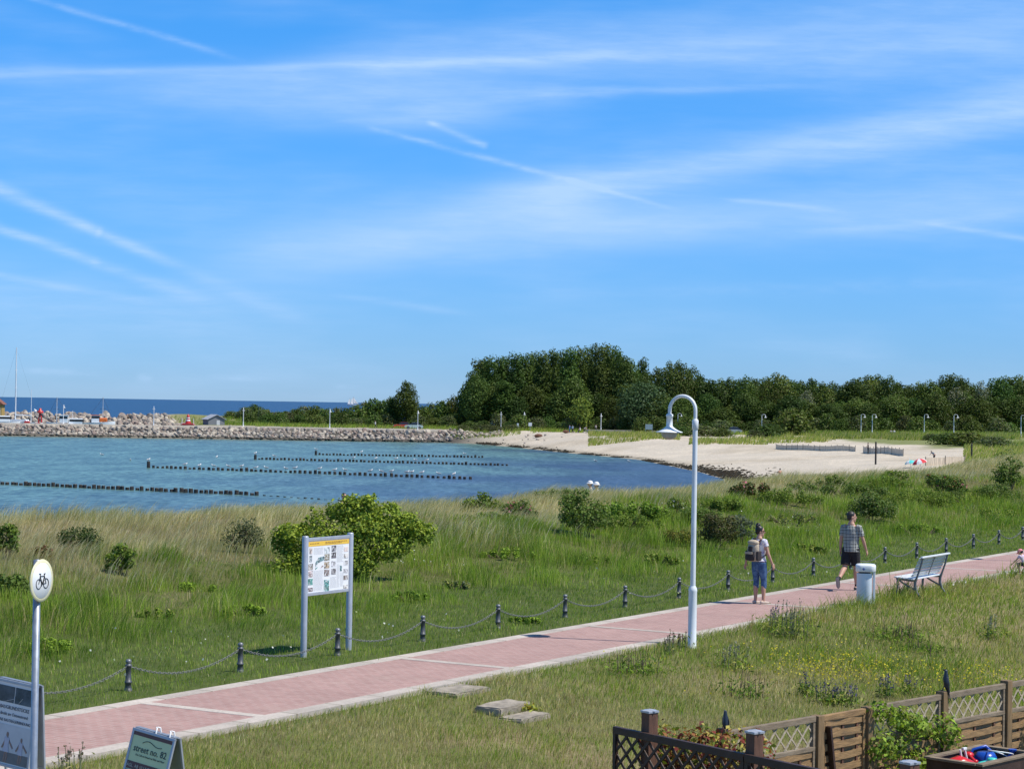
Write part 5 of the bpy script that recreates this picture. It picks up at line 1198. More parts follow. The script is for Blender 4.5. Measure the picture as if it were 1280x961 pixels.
    for sd, sg in (('L', -1), ('R', 1)):
        S0, E0, W0, dU, dF = q[sd]; e = S0.lerp(E0, sl) if sl <= 1 else E0.lerp(W0, sl-1)
        pts = [S0 - Vector((sg*.05*k, 0, -.004*k)), S0, S0.lerp(e, .5), e] if sl <= 1 else [S0 - Vector((sg*.05*k, 0, 0)), S0, E0, e]
        b.tube(pts, [.062*k, .066*k, .064*k, (.063 if sl <= 1 else .045)*k], 14)
    fuse(b, voxel, wear['top'], wear.get('top_name', 'shirt'), t, 3)
    # legwear
    b = MB(); L = wear.get('leg_len', .5); lf = wear.get('leg_fit', 1.14)
    b.tube([U(0, 0, 1.02), U(0, 0, .96), P(Vector((0, 0, .88))), P(Vector((0, .005, .845)))], [((W_[0]+.010)*k, .122*k), ((W_[0]+.020)*k, .130*k), ((W_[0]+.024)*k, .130*k), ((W_[0]+.0)*k, .118*k)], 18, ref=(1, 0, 0), dome=True)
    for sd in 'LR':
        h, kp, an, fd, fd2, d1, d2 = legs[sd]; pts = [P(h+Vector((0, 0, .02))), P(h.lerp(kp, .4))]; rad = [.102*max(1.0, lf-.12), .096*max(1.0, lf-.06)]
        if L <= 1: pts += [P(h.lerp(kp, L*.98)), P(h.lerp(kp, L))]; rad += [.078*lf+.01*(wear.get('flare', 1)), .078*lf+.012*wear.get('flare', 1)]
        else: pts += [P(h.lerp(kp, .85)), P(kp), P(kp.lerp(an, (L-1)*.6)), P(kp.lerp(an, L-1))]; rad += [.066*lf, .061*lf, .060*lf, .052*lf]
        b.tube(pts, [r*k for r in rad], 14)
    fuse(b, voxel, wear['legs'], wear.get('leg_name', 'trousers'), t, 3)
    # shoes
    for sd in 'LR':
        h, kp, an, fd, fd2, d1, d2 = legs[sd]; b = MB(); hi = wear.get('shoe_high', .0)
        b.tube([P(an+fd2*.045-fd*.058), P(an+fd2*.048-fd*.01), P(an+fd2*.056+fd*.07), P(an+fd2*.064+fd*.15), P(an+fd2*.07+fd*.18)], [(.036*k, .036*k), (.041*k, .040*k), (.044*k, .033*k), (.042*k, .023*k), (.03*k, .016*k)], 12, ref=(1, 0, 0), dome=True)
        o = b.build('shoe', wear['shoe'], t)
        b = MB(); b.tube([P(an+fd2*.082-fd*.075), P(an+fd2*.083+fd*.06), P(an+fd2*.084+fd*.13), P(an+fd2*.082+fd*.19)], [(.034*k, .009*k), (.040*k, .009*k), (.043*k, .009*k), (.026*k, .008*k)], 12, ref=(1, 0, 0), dome=True); b.build('sole', wear.get('sole', M['white_plastic']), o)
        if wear.get('sock'): b = MB(); b.tube([P(an+fd2*.03), P(an), P(an-d2*.05)], [.040*k, .040*k, .041*k], 12); b.build('sock', wear['sock'], t)
    t.location = loc
    return t, U, k, q
HEAD = -PATH_ANG                     # walking along the path: local y turns from +Y to the path direction
pw = on_z(948, 754.5, 0.0)
HEAD_W = -R(50)
tw, Uw, kw, qw = figure((pw.x, pw.y, 0.0), HEAD_W, 1.64, 'woman with dark bun, printed white shirt and knee length jeans walking along the path',
    dict(Lleg=(R(4), R(6), R(0), R(1)), Rleg=(R(9), R(10), R(0), R(0)), Larm=(R(-22), R(17), R(18), .5), Rarm=(R(10), R(13), R(14), .55), turn=R(-36), nod=R(4)),
    dict(top=print_tee(), top_name='shirt', top_hem=.955, top_fit=1.08, sleeve=.42, legs=jeans(), leg_name='jeans', leg_len=1.38, leg_fit=1.09, shoe=mat('beige_shoe', (0.52, 0.42, 0.35), 0.6, 0.1, 12), sole=mat('beige_sole', (0.42, 0.34, 0.28), 0.8, 0.1, 12), bun=True, glasses=True), voxel=0.0085, female=True)
# backpack carried on her back: a thing of its own
bp = thing('backpack', (pw.x, pw.y, 0.0), HEAD_W, 'beige and black backpack on the back of the walking woman', 'backpack')
tan = mat('backpack_beige', (0.46, 0.38, 0.28), 0.85, 0.15, 9, bump=0.4); drk = mat('backpack_dark', (0.035, 0.028, 0.028), 0.8, 0.2, 12, bump=0.3); strap_m = mat('backpack_strap', (0.055, 0.018, 0.016), 0.8, 0.2, 12)
O = Uw(0, -.105, 1.19); kk = kw*1.12
b = MB(); b.tube([(O.x, O.y-.065*kk, O.z-.20*kk), (O.x, O.y-.078*kk, O.z-.12*kk), (O.x, O.y-.078*kk, O.z+.04*kk), (O.x, O.y-.070*kk, O.z+.15*kk), (O.x, O.y-.055*kk, O.z+.19*kk)], [(.125*kk, .062*kk), (.145*kk, .085*kk), (.142*kk, .085*kk), (.125*kk, .072*kk), (.09*kk, .05*kk)], 18, ref=(1, 0, 0), dome=False); b.build('main_bag', tan, bp)
b = MB(); b.tube([(O.x, O.y-.155*kk, O.z-.185*kk), (O.x, O.y-.165*kk, O.z-.12*kk), (O.x, O.y-.16*kk, O.z-.01*kk)], [(.09*kk, .035*kk), (.105*kk, .05*kk), (.10*kk, .035*kk)], 14, ref=(1, 0, 0)); fpk = b.build('front_pocket', drk, bp)
b = MB(); b.box((O.x, O.y-.2125*kk, O.z-.035*kk), (.20*kk, .012*kk, .045*kk), bevel=.004); b.build('pocket_flap', tan, fpk)
b = MB(); b.ball((O.x, O.y-.078*kk, O.z+.165*kk), (.138*kk, .09*kk, .062*kk)); b.build('top_flap', tan, bp)
b = MB(); b.box((O.x, O.y-.163*kk, O.z+.045*kk), (.10*kk, .03*kk, .10*kk), bevel=.012*kk); b.build('middle_patch', drk, bp)
for sg in (-1, 1):
    b = MB(); b.box((O.x+sg*.150*kk, O.y-.075*kk, O.z-.09*kk), (.05*kk, .12*kk, .19*kk), bevel=.02*kk); b.build('side_pocket', drk, bp)
    b = MB(); b.tube([Uw(sg*.085, -.12, 1.34), Uw(sg*.095, -.06, 1.445), Uw(sg*.10, .02, 1.455), Uw(sg*.115, .10, 1.36), Uw(sg*.135, .115, 1.22), Uw(sg*.15, .05, 1.10), Uw(sg*.13, -.10, 1.03)], [(.026, .008)]*7, 8, ref=(1, 0, 0)); b.build('shoulder_strap', strap_m, bp)
b = MB(); b.tube([(O.x-.04, O.y-.03, O.z+.215*kk), (O.x-.03, O.y-.05, O.z+.255*kk), (O.x+.03, O.y-.05, O.z+.255*kk), (O.x+.04, O.y-.03, O.z+.215*kk)], .009, 8); b.build('grab_handle', drk, bp)

pm = on_z(1063, 737.5, 0.0)
figure((pm.x, pm.y, 0.0), HEAD, 1.80, 'man with short dark hair in a checked shirt and black shorts walking along the path',
    dict(Lleg=(R(-14), R(42), R(-58), R(1)), Rleg=(R(10), R(6), R(0), R(1)), Larm=(R(-4), R(9), R(12), .55), Rarm=(R(8), R(16), R(14), .55), turn=R(-52), nod=R(0)),
    dict(top=plaid(), top_name='checked_shirt', top_hem=.86, top_fit=1.17, sleeve=.72, legs=mat('black_shorts', (0.016, 0.015, 0.017), 0.9, 0.25, 9, bump=0.4), leg_name='shorts', leg_len=.86, leg_fit=1.22, shoe=mat('dark_trainer', (0.03, 0.032, 0.04), 0.7, 0.3, 25), sole=mat('grey_sole', (0.30, 0.31, 0.33), 0.8, 0.15, 20), sock=mat('dark_sock', (0.02, 0.02, 0.022), 0.9, 0.1, 20), hair=HAIR_BROWN, skin=SKIN), voxel=0.0085)
pc = on_z(1283.0, 716.0, 0.0)
figure((pc.x, pc.y, 0.0), R(35), 0.92, 'small child in a pink sun hat crouching at the path edge',
    dict(Lleg=(R(95), R(128), R(0), R(14)), Rleg=(R(92), R(126), R(0), R(14)), Larm=(R(48), R(16), R(8), .7), Rarm=(R(40), R(18), R(10), .7), bend=R(34), turn=R(15), nod=R(10), head=1.25),
    dict(top=mat('lilac_shirt', (0.62, 0.50, 0.62), 0.9, 0.06, 12), top_name='shirt', sleeve=.5, legs=mat('navy_shorts', (0.015, 0.018, 0.04), 0.9, 0.2, 12), leg_name='shorts', leg_len=.7, leg_fit=1.15, shoe=mat('orange_sandal', (0.50, 0.18, 0.06), 0.7, 0.1, 15), hat=mat('pink_hat', (0.66, 0.24, 0.26), 0.85, 0.15, 14)), voxel=0.009)

FAR_TOPS = {}
def cloth(name, c): return FAR_TOPS.setdefault(name, mat(name, c, 0.9, 0.1, 9))
def walker(p, rz, H, label, top, legs, pose='walk', hat=None, group=None, leg_len=1.9, hair=HAIR_BROWN, skin=SKIN):
    ps = {'walk': dict(Lleg=(R(-16), R(22), R(-20), 0), Rleg=(R(16), R(6), R(4), 0), Larm=(R(18), R(8), R(16), .4), Rarm=(R(-18), R(8), R(16), .4)),
          'stand': dict(Lleg=(0, 0, 0, R(3)), Rleg=(R(3), R(3), 0, R(3)), Larm=(R(6), R(8), R(20), .4), Rarm=(R(2), R(10), R(14), .4)),
          'sit': dict(Lleg=(R(80), R(95), 0, R(5)), Rleg=(R(84), R(88), 0, R(5)), Larm=(R(25), R(12), R(30), .4), Rarm=(R(30), R(12), R(30), .4)),
          'bend': dict(Lleg=(R(10), R(14), 0, R(4)), Rleg=(R(14), R(18), 0, R(4)), Larm=(R(50), R(8), R(10), .4), Rarm=(R(46), R(8), R(10), .4), bend=R(55))}[pose]
    t, _, _, _ = figure(p, rz, H, label, ps, dict(top=top, legs=legs, leg_len=leg_len, sleeve=.6, shoe=M['black'], eyes=False, hat=hat, hair=hair, skin=skin), voxel=0.028, group=group, hands=False)
    return t

# ------------------------------------------------------------------ far shore: lamps, vehicles, boats, huts, umbrellas
def ground_at(px, py, z0=-1.5, it=4):
    z = z0
    for _ in range(it):
        p = on_z(px, py, z); z = 0.5*z+0.5*tz(p.x, p.y)
    return Vector((p.x, p.y, tz(p.x, p.y)))
def hit(px, py, d0=125.0):
    """where the line of sight through a photo point meets the ground beyond the dune"""
    d = ray(px, py); Y = np.arange(d0, 620, 0.25); t = Y/d.y; x = d.x*t; z = CAM_H+d.z*t; below = z < terrain(x, Y)
    i = int(np.argmax(below)) if below.any() else len(Y)-1
    return Vector((float(x[i]), float(Y[i]), tz(x[i], Y[i])))
def at_dist(px, Y):
    x = (px-640)/2600*Y; return Vector((x, Y, tz(x, Y)))
beach_lamps = [(1077, 430, 'leftmost of the lamps with necks along the right beach lawn'), (1091, 424, 'second from the left along the right beach lawn'), (1156, 428, 'middle one of the lamps along the right beach lawn'), (1193, 420, 'second from the right along the right beach lawn'), (1277, 412, 'at the right picture edge beyond the dune'), (953, 438, 'standing alone before the wood right of the near lamp'), (848, 455, 'partly hidden behind the near lamp shade')]
for px, Y, lb in beach_lamps:
    p = at_dist(px, Y); dup(lamp0, p, R(-8+random.uniform(-10, 10)), 'distant white street lamp, '+lb, 'white swan neck street lamps', (1.5, 1.8, 1.0))
mole_lamps = [(80, 466, 'leftmost on the stone mole'), (193, 466, 'second from the left on the stone mole'), (305, 466, 'third from the left on the stone mole, right of the grey hut'), (413, 465, 'fourth from the left on the stone mole'), (523, 464, 'beside the parked cars on the mole road'), (627, 470, 'at the left end of the beach before the tall wood'), (752, 462, 'before the dark wood beside two people'), (656, 474, 'tall one next to a white sign')]
for px, Y, lb in mole_lamps:
    p = at_dist(px, Y); dup(lamp0, p, R(90+random.uniform(-14, 14)), 'distant white lamp, '+lb, 'white swan neck street lamps', (2.0, 1.6, 0.97))

def make_car(loc, rz, paint, label, kind='car'):
    t = thing('parked_car', loc, rz, label, 'car', 'cars parked behind the beach'); b = MB()
    L, W2, H = (4.2, 0.86, 1.45) if kind == 'car' else (4.9, 0.95, 2.0)
    low = [(-L/2, .32), (-L/2+.02, .62), (-L/2+.10, .80), (-L*.28, .92), (L*.22, .95), (L/2-.12, .84), (L/2, .68), (L/2, .34), (L/2-.1, .24), (-L/2+.1, .24)]
    if kind == 'van': low = [(-L/2, .3), (-L/2, .8), (-L/2+.5, 1.02), (L/2-.06, 1.06), (L/2, .9), (L/2, .34), (L/2-.1, .26), (-L/2+.1, .26)]
    b.prism(low, -W2, W2); b.build('body', paint, t)
    cab = [(-L*.27, .90), (-L*.10, H-.06), (L*.02, H), (L*.26, H-.03), (L*.42, .93)] if kind == 'car' else [(-L*.40, 1.0), (-L*.26, H-.05), (L*.46, H), (L*.49, 1.0)]
    b = MB(); vs = [(x, sg*(W2-.04 - (z-.9)*0.16), z) for sg in (-1, 1) for x, z in cab]; n = len(cab)
    b.add(vs, [tuple(range(n)), tuple(range(2*n-1, n-1, -1))]+[(i, i+n, (i+1) % n+n, (i+1) % n) for i in range(n)]); b.build('windows', M['glass_dark'], t)
    b = MB(); top = cab[1:-1]; b.tube([(x, 0, z+.012) for x, z in top], [(W2-.20, .018)]*len(top), 10, ref=(0, 1, 0)); b.build('roof', paint, t)
    for x in (-L*.30, L*.31):
        for sg in (-1, 1):
            w = MB(); w.tube([(x, sg*(W2-.16), .31), (x, sg*(W2+.015), .31)], .31, 18); w_ = w.build('wheel', M['rubber'], t)
            w = MB(); w.tube([(x, sg*(W2-.1), .31), (x, sg*(W2+.025), .31)], .19, 14); w.build('rim', M['iron_light'], w_)
    for sg in (-1, 1):
        h = MB(); h.ball((-L/2+.06, sg*(W2-.24), .66), (.07, .16, .08)); h.build('headlight', M['white_plastic'], t)
        h = MB(); h.ball((L/2-.05, sg*(W2-.20), .72), (.06, .12, .09)); h.build('tail_light', M['red_plastic'], t)
    return t
silver = mat('silver_car_paint', (0.42, 0.46, 0.48), 0.3, 0.03, 2, metal=0.4); white_car = mat('white_car_paint', (0.76, 0.78, 0.80), 0.25, 0.02, 2); red_car = mat('red_car_paint', (0.45, 0.03, 0.03), 0.3, 0.03, 2)
P_ = at_dist(504, 478); make_car(P_, R(8), red_car, 'red car parked on the mole road left of the pale car')
P_ = at_dist(518, 472); make_car(P_, R(4), mat('pale_green_paint', (0.44, 0.56, 0.52), 0.3, 0.03, 2), 'pale greenish car parked on the mole road before the red car')
P_ = at_dist(848, 449); make_car(P_, R(6), white_car, 'white van parked behind the shrubs just left of the near lamp pole', 'van')
P_ = at_dist(866, 450); make_car(P_, R(10), white_car, 'white van parked behind the near lamp pole', 'van')
P_ = at_dist(916, 447); make_car(P_, R(2), silver, 'silver car parked before the wood right of the near lamp')

def hull(b, L, W, D, mi=0):
    """a boat hull with a pointed bow at +x"""
    secs = []
    for u in np.linspace(0, 1, 10):
        x = -L/2+L*u; w = W/2*(1-max(0, (u-.45)/.55)**2.2)*(.86+.14*min(1, u/.25)); z = D*(0.85+.35*u*u); secs.append((x, max(w, .02), z))
    vs, fs = [], []
    for x, w, z in secs: vs += [(x, -w, z), (x, -w*.86, z*.35), (x, -w*.30, -.3), (x, w*.30, -.3), (x, w*.86, z*.35), (x, w, z)]
    for i in range(len(secs)-1):
        for k in range(5): fs.append((i*6+k, i*6+k+1, i*6+6+k+1, i*6+6+k))
        fs.append((i*6+5, i*6, i*6+6, i*6+11))
    fs += [tuple(range(6)), tuple(range(len(vs)-6, len(vs)))[::-1]]; b.add(vs, fs, mi)
def boat(px, Y, rz, L, W, D, hullm, label, extras, lift=0.0):
    x = (px-640)/2600*Y; t = thing('boat', (x, Y, SEA+lift), rz, label, 'boat', 'boats in the harbour'); b = MB(); hull(b, L, W, D); b.build('hull', hullm, t); extras(t); return t
def yacht(t):
    b = MB(); b.prism([(-2.6, 1.35), (-2.3, 1.85), (1.2, 1.8), (2.2, 1.4)], -1.0, 1.0); b.build('cabin', M['white_enamel'], t)
    b = MB(); b.tube([(0.6, 0, 1.3), (0.6, 0, 19.0)], [.17, .11], 10); b.build('mast', M['white_paint'], t)
    b = MB(); b.tube([(0.6, 0, 2.9), (-3.2, 0, 2.8)], .12, 8); b.build('boom', M['white_paint'], t)
    b = MB()
    for a, q in (((0.6, 0, 18.8), (5.5, 0, 1.6)), ((0.6, 0, 18.8), (-5.4, 0, 1.3)), ((0.6, .0, 15.0), (0.4, 1.5, 1.3)), ((0.6, 0, 15.0), (0.4, -1.5, 1.3))): b.tube([a, q], .010, 5)
    b.build('rigging', M['iron_light'], t)
    b = MB(); b.bar((0.6, -1.1, 9.4), (0.6, 1.1, 9.4), .08, .05); b.bar((0.6, -.8, 13.6), (0.6, .8, 13.6), .08, .05); b.build('spreaders', M['white_paint'], t)
    b = MB(); b.tube([(-3.4, 0.2, 1.3), (-3.4, 0.2, 9.0)], [.09, .06], 8); b.build('mizzen_mast', M['white_paint'], t)
boat(23, 498, R(172), 11.5, 3.3, 1.3, M['white_enamel'], 'white sailing yacht with a very tall mast moored behind the stone mole', yacht, 1.35)
def motor(t):
    b = MB(); b.box((-0.3, 0, 2.0), (3.2, 1.9, 1.5), bevel=.2); b.build('cabin', M['white_enamel'], t)
    b = MB(); b.box((0.0, 0, 2.25), (3.3, 1.94, .5)); b.build('window_band', M['glass_dark'], t)
    b = MB(); b.tube([(-1, 0, 2.7), (-1, 0, 4.6)], .05, 6); b.build('pole', M['white_paint'], t)
boat(6, 492, R(20), 7.5, 2.5, 1.2, M['white_enamel'], 'white motor boat with dark cabin windows at the left picture edge', motor, 1.3)
def cutter(colour):
    def f(t):
        b = MB(); b.box((-0.9, 0, 2.1), (1.9, 1.7, 1.7), bevel=.12); b.build('wheelhouse', M['white_enamel'], t)
        b = MB(); b.box((-0.86, 0, 2.5), (1.96, 1.74, .5)); b.build('window_band', M['glass_dark'], t)
        b = MB(); b.box((-0.9, 0, 3.02), (2.2, 2.0, .12)); b.build('roof', colour, t)
        b = MB(); b.tube([(.8, 0, 1.2), (.8, 0, 7.4)], [.08, .05], 8); b.build('mast', M['white_paint'], t)
        b = MB(); b.bar((.8, -1.0, 5.3), (.8, 1.0, 5.3), .07, .07); b.bar((.1, 0, 4.5), (1.5, 0, 4.5), .06, .06)
        for a, q in (((.8, 0, 7.2), (3.4, 0, 1.5)), ((.8, 0, 7.2), (-3.3, 0, 1.3)), ((.8, 1., 5.3), (.8, .2, 7.2)), ((.8, -1., 5.3), (.8, -.2, 7.2))): b.tube([a, q], .025, 5)
        b.build('rigging', M['iron'], t)
    return f
boat(125, 494, R(10), 7.4, 2.7, 1.35, M['white_enamel'], 'small fishing boat with orange cabin and thin mast behind the stone mole', lambda t: (cutter(M['orange_paint'])(t), (lambda b: (b.box((0.9, 0, 1.9), (1.9, 1.9, .95), bevel=.25), b.build('orange_cover', M['orange_paint'], t)))(MB())), 1.5)
boat(76, 490, R(186), 6.4, 2.4, 1.2, M['white_enamel'], 'small white fishing boat with a dark windowed wheelhouse behind the stone mole', cutter(M['white_paint']), 1.35)
boat(38, 489, R(4), 5.0, 2.0, 1.05, M['red_paint'], 'low red boat behind the stone mole right of the tall mast', lambda t: (lambda b: (b.box((-.6, 0, 1.25), (1.2, 1.2, .6), bevel=.1), b.build('cuddy', M['red_paint'], t)))(MB()), 1.35)
boat(97, 491, R(8), 6.0, 2.2, 1.1, mat('green_hull', (0.12, 0.26, 0.20), 0.5, 0.1, 3), 'green hulled white topped boat between the two fishing boats', motor, 0.95)
# red lattice beacon
x = (51-640)/2600*505; t = thing('beacon', (x, 505, -1.7), 0, 'red and white lattice beacon standing in the harbour behind the mole', 'beacon'); b = MB()
for i in range(4):
    a = math.pi/4+i*math.pi/2; b.tube([(1.0*math.cos(a), 1.0*math.sin(a), -3.5), (.22*math.cos(a), .22*math.sin(a), 2.2)], .10, 6)
    for zz in (-1.6, -.5, .6, 1.5):
        r0 = 1.0-.78*(zz+3.5)/5.7; a2 = a+math.pi/2; b.bar((r0*math.cos(a), r0*math.sin(a), zz), (r0*.86*math.cos(a2), r0*.86*math.sin(a2), zz+.9), .10, .10)
b.build('lattice_tower', M['red_paint'], t); b = MB(); b.lathe([(.75, 2.0), (.75, 2.5), (.30, 2.7), (.30, 3.1), (0, 3.2)], 14); b.build('top_lantern', M['red_paint'], t)
b = MB(); b.tube([(-.9, 0, 2.55), (-1.5, 0, 2.9)], .14, 6); b.ball((-1.2, 0, 2.4), .35); b.build('white_marker', M['white_paint'], t)
# red roofed kiosk with a little tower
P_ = at_dist(236, 486); t = thing('kiosk', P_, R(4), 'red roofed kiosk with a small red and white tower on the mole', 'kiosk'); t.scale = (.9, .9, .8)
b = MB(); b.box((0, 0, .75), (2.2, 2.0, 1.5)); b.build('wall', mat('kiosk_wall', (0.50, 0.52, 0.55), 0.7, 0.1, 3), t)
b = MB(); b.prism([(-1.75, 1.48), (-1.3, 1.95), (1.3, 1.95), (1.75, 1.48)], -1.5, 1.5); b.build('roof', M['red_paint'], t)
b = MB(); b.lathe([(.80, 1.9), (.48, 3.0), (.42, 3.9), (.30, 4.3), (.0, 4.7)], 10); tow = b.build('tower', M['red_paint'], t)
b = MB(); b.lathe([(.62, 2.62), (.51, 3.02)], 10); b.lathe([(.485, 3.35), (.455, 3.68)], 10); b.build('white_band', M['white_paint'], tow)
for sg in (-1, 1): b = MB(); b.tube([(sg*1.6, -.9, 0), (sg*1.45, -.9, 3.4)], .08, 6); b.build('white_pole', M['white_paint'], t)
b = MB(); b.box((0, -1.02, .75), (1.2, .05, .7)); b.build('hatch', M['glass_dark'], t)
# grey hut
P_ = at_dist(268, 488); t = thing('hut', P_, R(28), 'small grey wooden hut with a gabled roof on the mole', 'hut')
hw = mat('hut_boards', (0.19, 0.20, 0.22), 0.8, 0.15, 3, stretch=(6, 6, 1)); b = MB(); b.prism([(-2.0, 0), (-2.0, 1.35), (0, 2.3), (2.0, 1.35), (2.0, 0)], -1.9, 1.9); b.build('wall', hw, t)
rf = mat('hut_roof', (0.36, 0.38, 0.42), 0.7, 0.1, 3); b = MB()
for sg in (-1, 1): b.bar((sg*2.35, 0, 1.22), (0, 0, 2.38), 4.4, .12, up=(0, 1, 0)) if False else b.add([(sg*2.4, -2.2, 1.20), (0, -2.2, 2.36), (0, 2.2, 2.36), (sg*2.4, 2.2, 1.20), (sg*2.4, -2.2, 1.32), (0, -2.2, 2.48), (0, 2.2, 2.48), (sg*2.4, 2.2, 1.32)], [(0, 1, 2, 3), (7, 6, 5, 4), (0, 4, 5, 1), (3, 2, 6, 7), (0, 3, 7, 4), (1, 5, 6, 2)])
b.build('roof', rf, t); b = MB(); b.box((.4, -1.93, .55), (.8, .06, 1.1)); b.build('door', mat('hut_door', (0.55, 0.56, 0.58), 0.7, 0.1, 3), t)
# ochre harbour house at the left edge
P_ = at_dist(-9, 505); t = thing('harbour_house', (P_.x, P_.y, -1.9), R(5), 'ochre harbour building with a red brown roof cut by the left picture edge', 'building')
b = MB(); b.box((0, 0, 2.1), (5.2, 5, 4.2)); b.build('wall', mat('ochre_wall', (0.42, 0.27, 0.07), 0.8, 0.1, 2), t)
b = MB(); b.prism([(-3.1, 4.15), (0, 6.6), (3.1, 4.15)], -2.9, 2.9); b.build('roof', mat('red_brown_roof', (0.22, 0.085, 0.05), 0.8, 0.2, 3), t)
for z in (1.1, 3.0): b = MB(); b.box((1.5, -2.53, z), (.9, .05, 1.0)); b.build('window', M['glass_dark'], t)
# sailing ship far out
x = (441-640)/2600*5600; t = thing('sailing_ship', (x, 5600, SEA), R(25), 'white two masted sailing ship far out on the horizon', 'sailing ship')
b = MB(); hull(b, 30, 6, 2.6); b.build('hull', M['white_paint'], t)
sail = mat('sail_cloth', (0.80, 0.79, 0.76), 0.9, 0.04, .2)
b = MB(); b.tube([(3, 0, 2), (3, 0, 24)], .3, 8); b.tube([(-7, 0, 2), (-7, 0, 20)], .3, 8); b.build('masts', M['wood_pale'], t)
for a in ([(2.6, 4), (-6.0, 4.2), (-3.0, 16), (2.6, 21)], [(-7.4, 4), (-14, 4.4), (-11.5, 13), (-7.4, 17.5)], [(3.6, 22.5), (4.4, 6), (15, 5)], [(4.0, 14), (9, 6), (18.5, 5.0)]): b = MB(); b.prism(a, -.12, .12); b.build('sail', sail, t)

# umbrellas and screens on the beach
def umbrella(px, py, cols, label, r, tilt, az):
    p = hit(px, py); t = thing('beach_umbrella', p, 0, label, 'beach umbrella', 'beach umbrellas on the sand'); mx = Matrix.Rotation(az, 4, 'Z') @ Matrix.Rotation(tilt, 4, 'Y')
    b = MB(); b.tube([(0, 0, -.2), (0, 0, 1.25)], .025, 8, mtx=mx); b.build('pole', M['white_paint'], t)
    b = MB(); n = 8; rows = [(0.0, 1.32), (.45, 1.22), (.8, 1.02), (1.0, .72)]; vs = []; 
    for q, z in rows:
        for k in range(n*2): a = math.pi*k/n; rr = q*r*(1 if k % 2 == 0 else .965); vs.append((rr*math.cos(a), rr*math.sin(a), z*r if r < 1.2 else z*1.05))
    for i in range(len(rows)-1):
        for k in range(n*2): k2 = (k+1) % (n*2); b.add([vs[i*16+k], vs[i*16+k2], vs[i*16+16+k2], vs[i*16+16+k]], [(0, 1, 2, 3)], (k//2) % len(cols), False, mx)
    o = b.build('canopy', cols, t); sol = o.modifiers.new('cloth', 'SOLIDIFY'); sol.thickness = 0.012
    return t
tq = mat('turquoise_cloth', (0.10, 0.60, 0.58), 0.85, 0.05, 5); wc = mat('white_cloth', (0.78, 0.78, 0.78), 0.85, 0.04, 5); rc = mat('red_cloth', (0.62, 0.05, 0.06), 0.85, 0.06, 5)
umbrella(1139, 584.5, [tq, wc, tq, tq], 'low turquoise beach umbrella tilted on the sand, left of the red one', .72, R(12), R(160))
umbrella(1151.5, 585.5, [rc, wc], 'red and white beach umbrella tilted on the sand', .95, R(16), R(190))
def reed_screen(px0, px1, y0, y1, h, label):
    a, q = hit(px0, y0), hit(px1, y1); t = thing('reed_screen', a, 0, label, 'windbreak fence', 'reed screens on the beach'); d = q-a; n = max(2, int(d.length/1.9)); z = [tz(a.x+d.x*i/n, a.y+d.y*i/n)-a.z for i in range(n+1)]
    for i in range(n+1): b = MB(); b.tube([(d.x*i/n, d.y*i/n, z[i]-.4), (d.x*i/n, d.y*i/n, z[i]+h+.12+.1*random.random())], .05, 6); b.build('post', M['pile_top'], t)
    b = MB()
    for i in range(n): m0, m1 = d*(i/n), d*((i+1)/n); b.add([(m0.x, m0.y, z[i]), (m1.x, m1.y, z[i+1]), (m1.x, m1.y, z[i+1]+h*random.uniform(.9, 1.05)), (m0.x, m0.y, z[i]+h)], [(0, 1, 2, 3)])
    o = b.build('reed_mat', M['reed'], t); s = o.modifiers.new('mat', 'SOLIDIFY'); s.thickness = .05
reed_screen(970, 1069, 561, 564.5, 0.8, 'long grey reed screen at the back of the sand left of the gap')
reed_screen(1079, 1129, 566, 570, 0.95, 'grey reed screen at the back of the sand right of the gap')
reed_screen(1157, 1206, 582, 580, 1.0, 'grey reed screen behind the red and white umbrella')
def marker(px, py, h, label): p = hit(px, py); b = MB(); b.tube([(0, 0, -.5), (0, 0, h)], [.13, .11], 8); b.lathe([(.12, 0), (.09, .08), (0, .1)], 8, c=(0, 0, h)); tag(b.build('beach_post', M['pile'], None, p), label, 'post', 'dark posts on the beach')
marker(1094.5, 580.5, 2.9, 'thin dark post standing on the sand left of the umbrellas'); marker(1214.5, 576, 2.2, 'thin dark post standing at the right end of the sand')
# signs and low wall behind the beach
def far_sign(px, Y, w, h, z, m, label, legs=2):
    p = at_dist(px, Y); t = thing('far_sign', p, 0, label, 'sign'); b = MB(); b.box((0, 0, z), (w, .06, h), bevel=.01); b.build('panel', m, t)
    for sg in ((-1, 1) if legs == 2 else (0,)): b = MB(); b.tube([(sg*w*.46, .05, -.3), (sg*w*.46, .05, z+h/2)], .045, 6); b.build('post', M['galv'], t)
far_sign(812, 436, 1.5, 1.1, 1.55, mat('sign_blue_grey', (0.25, 0.34, 0.38), 0.5, 0.2, 3), 'grey blue notice board on two posts at the back of the beach')
far_sign(663.5, 462, .75, .75, 1.5, M['white_paint'], 'small white square sign before the tall wood', 1)
far_sign(648, 466, .4, .9, 1.2, M['white_paint'], 'narrow white sign post left of the small square sign', 1)
a, q = at_dist(733, 458), at_dist(834, 452); w = q-a; b = MB(); b.box((0, 0, .2), (w.length, .4, .9), bevel=.03)
tag(b.build('low_wall', M['concrete'], None, (a+q)*0.5, math.atan2(w.y, w.x)), 'low pale concrete wall along the road behind the beach', 'wall')
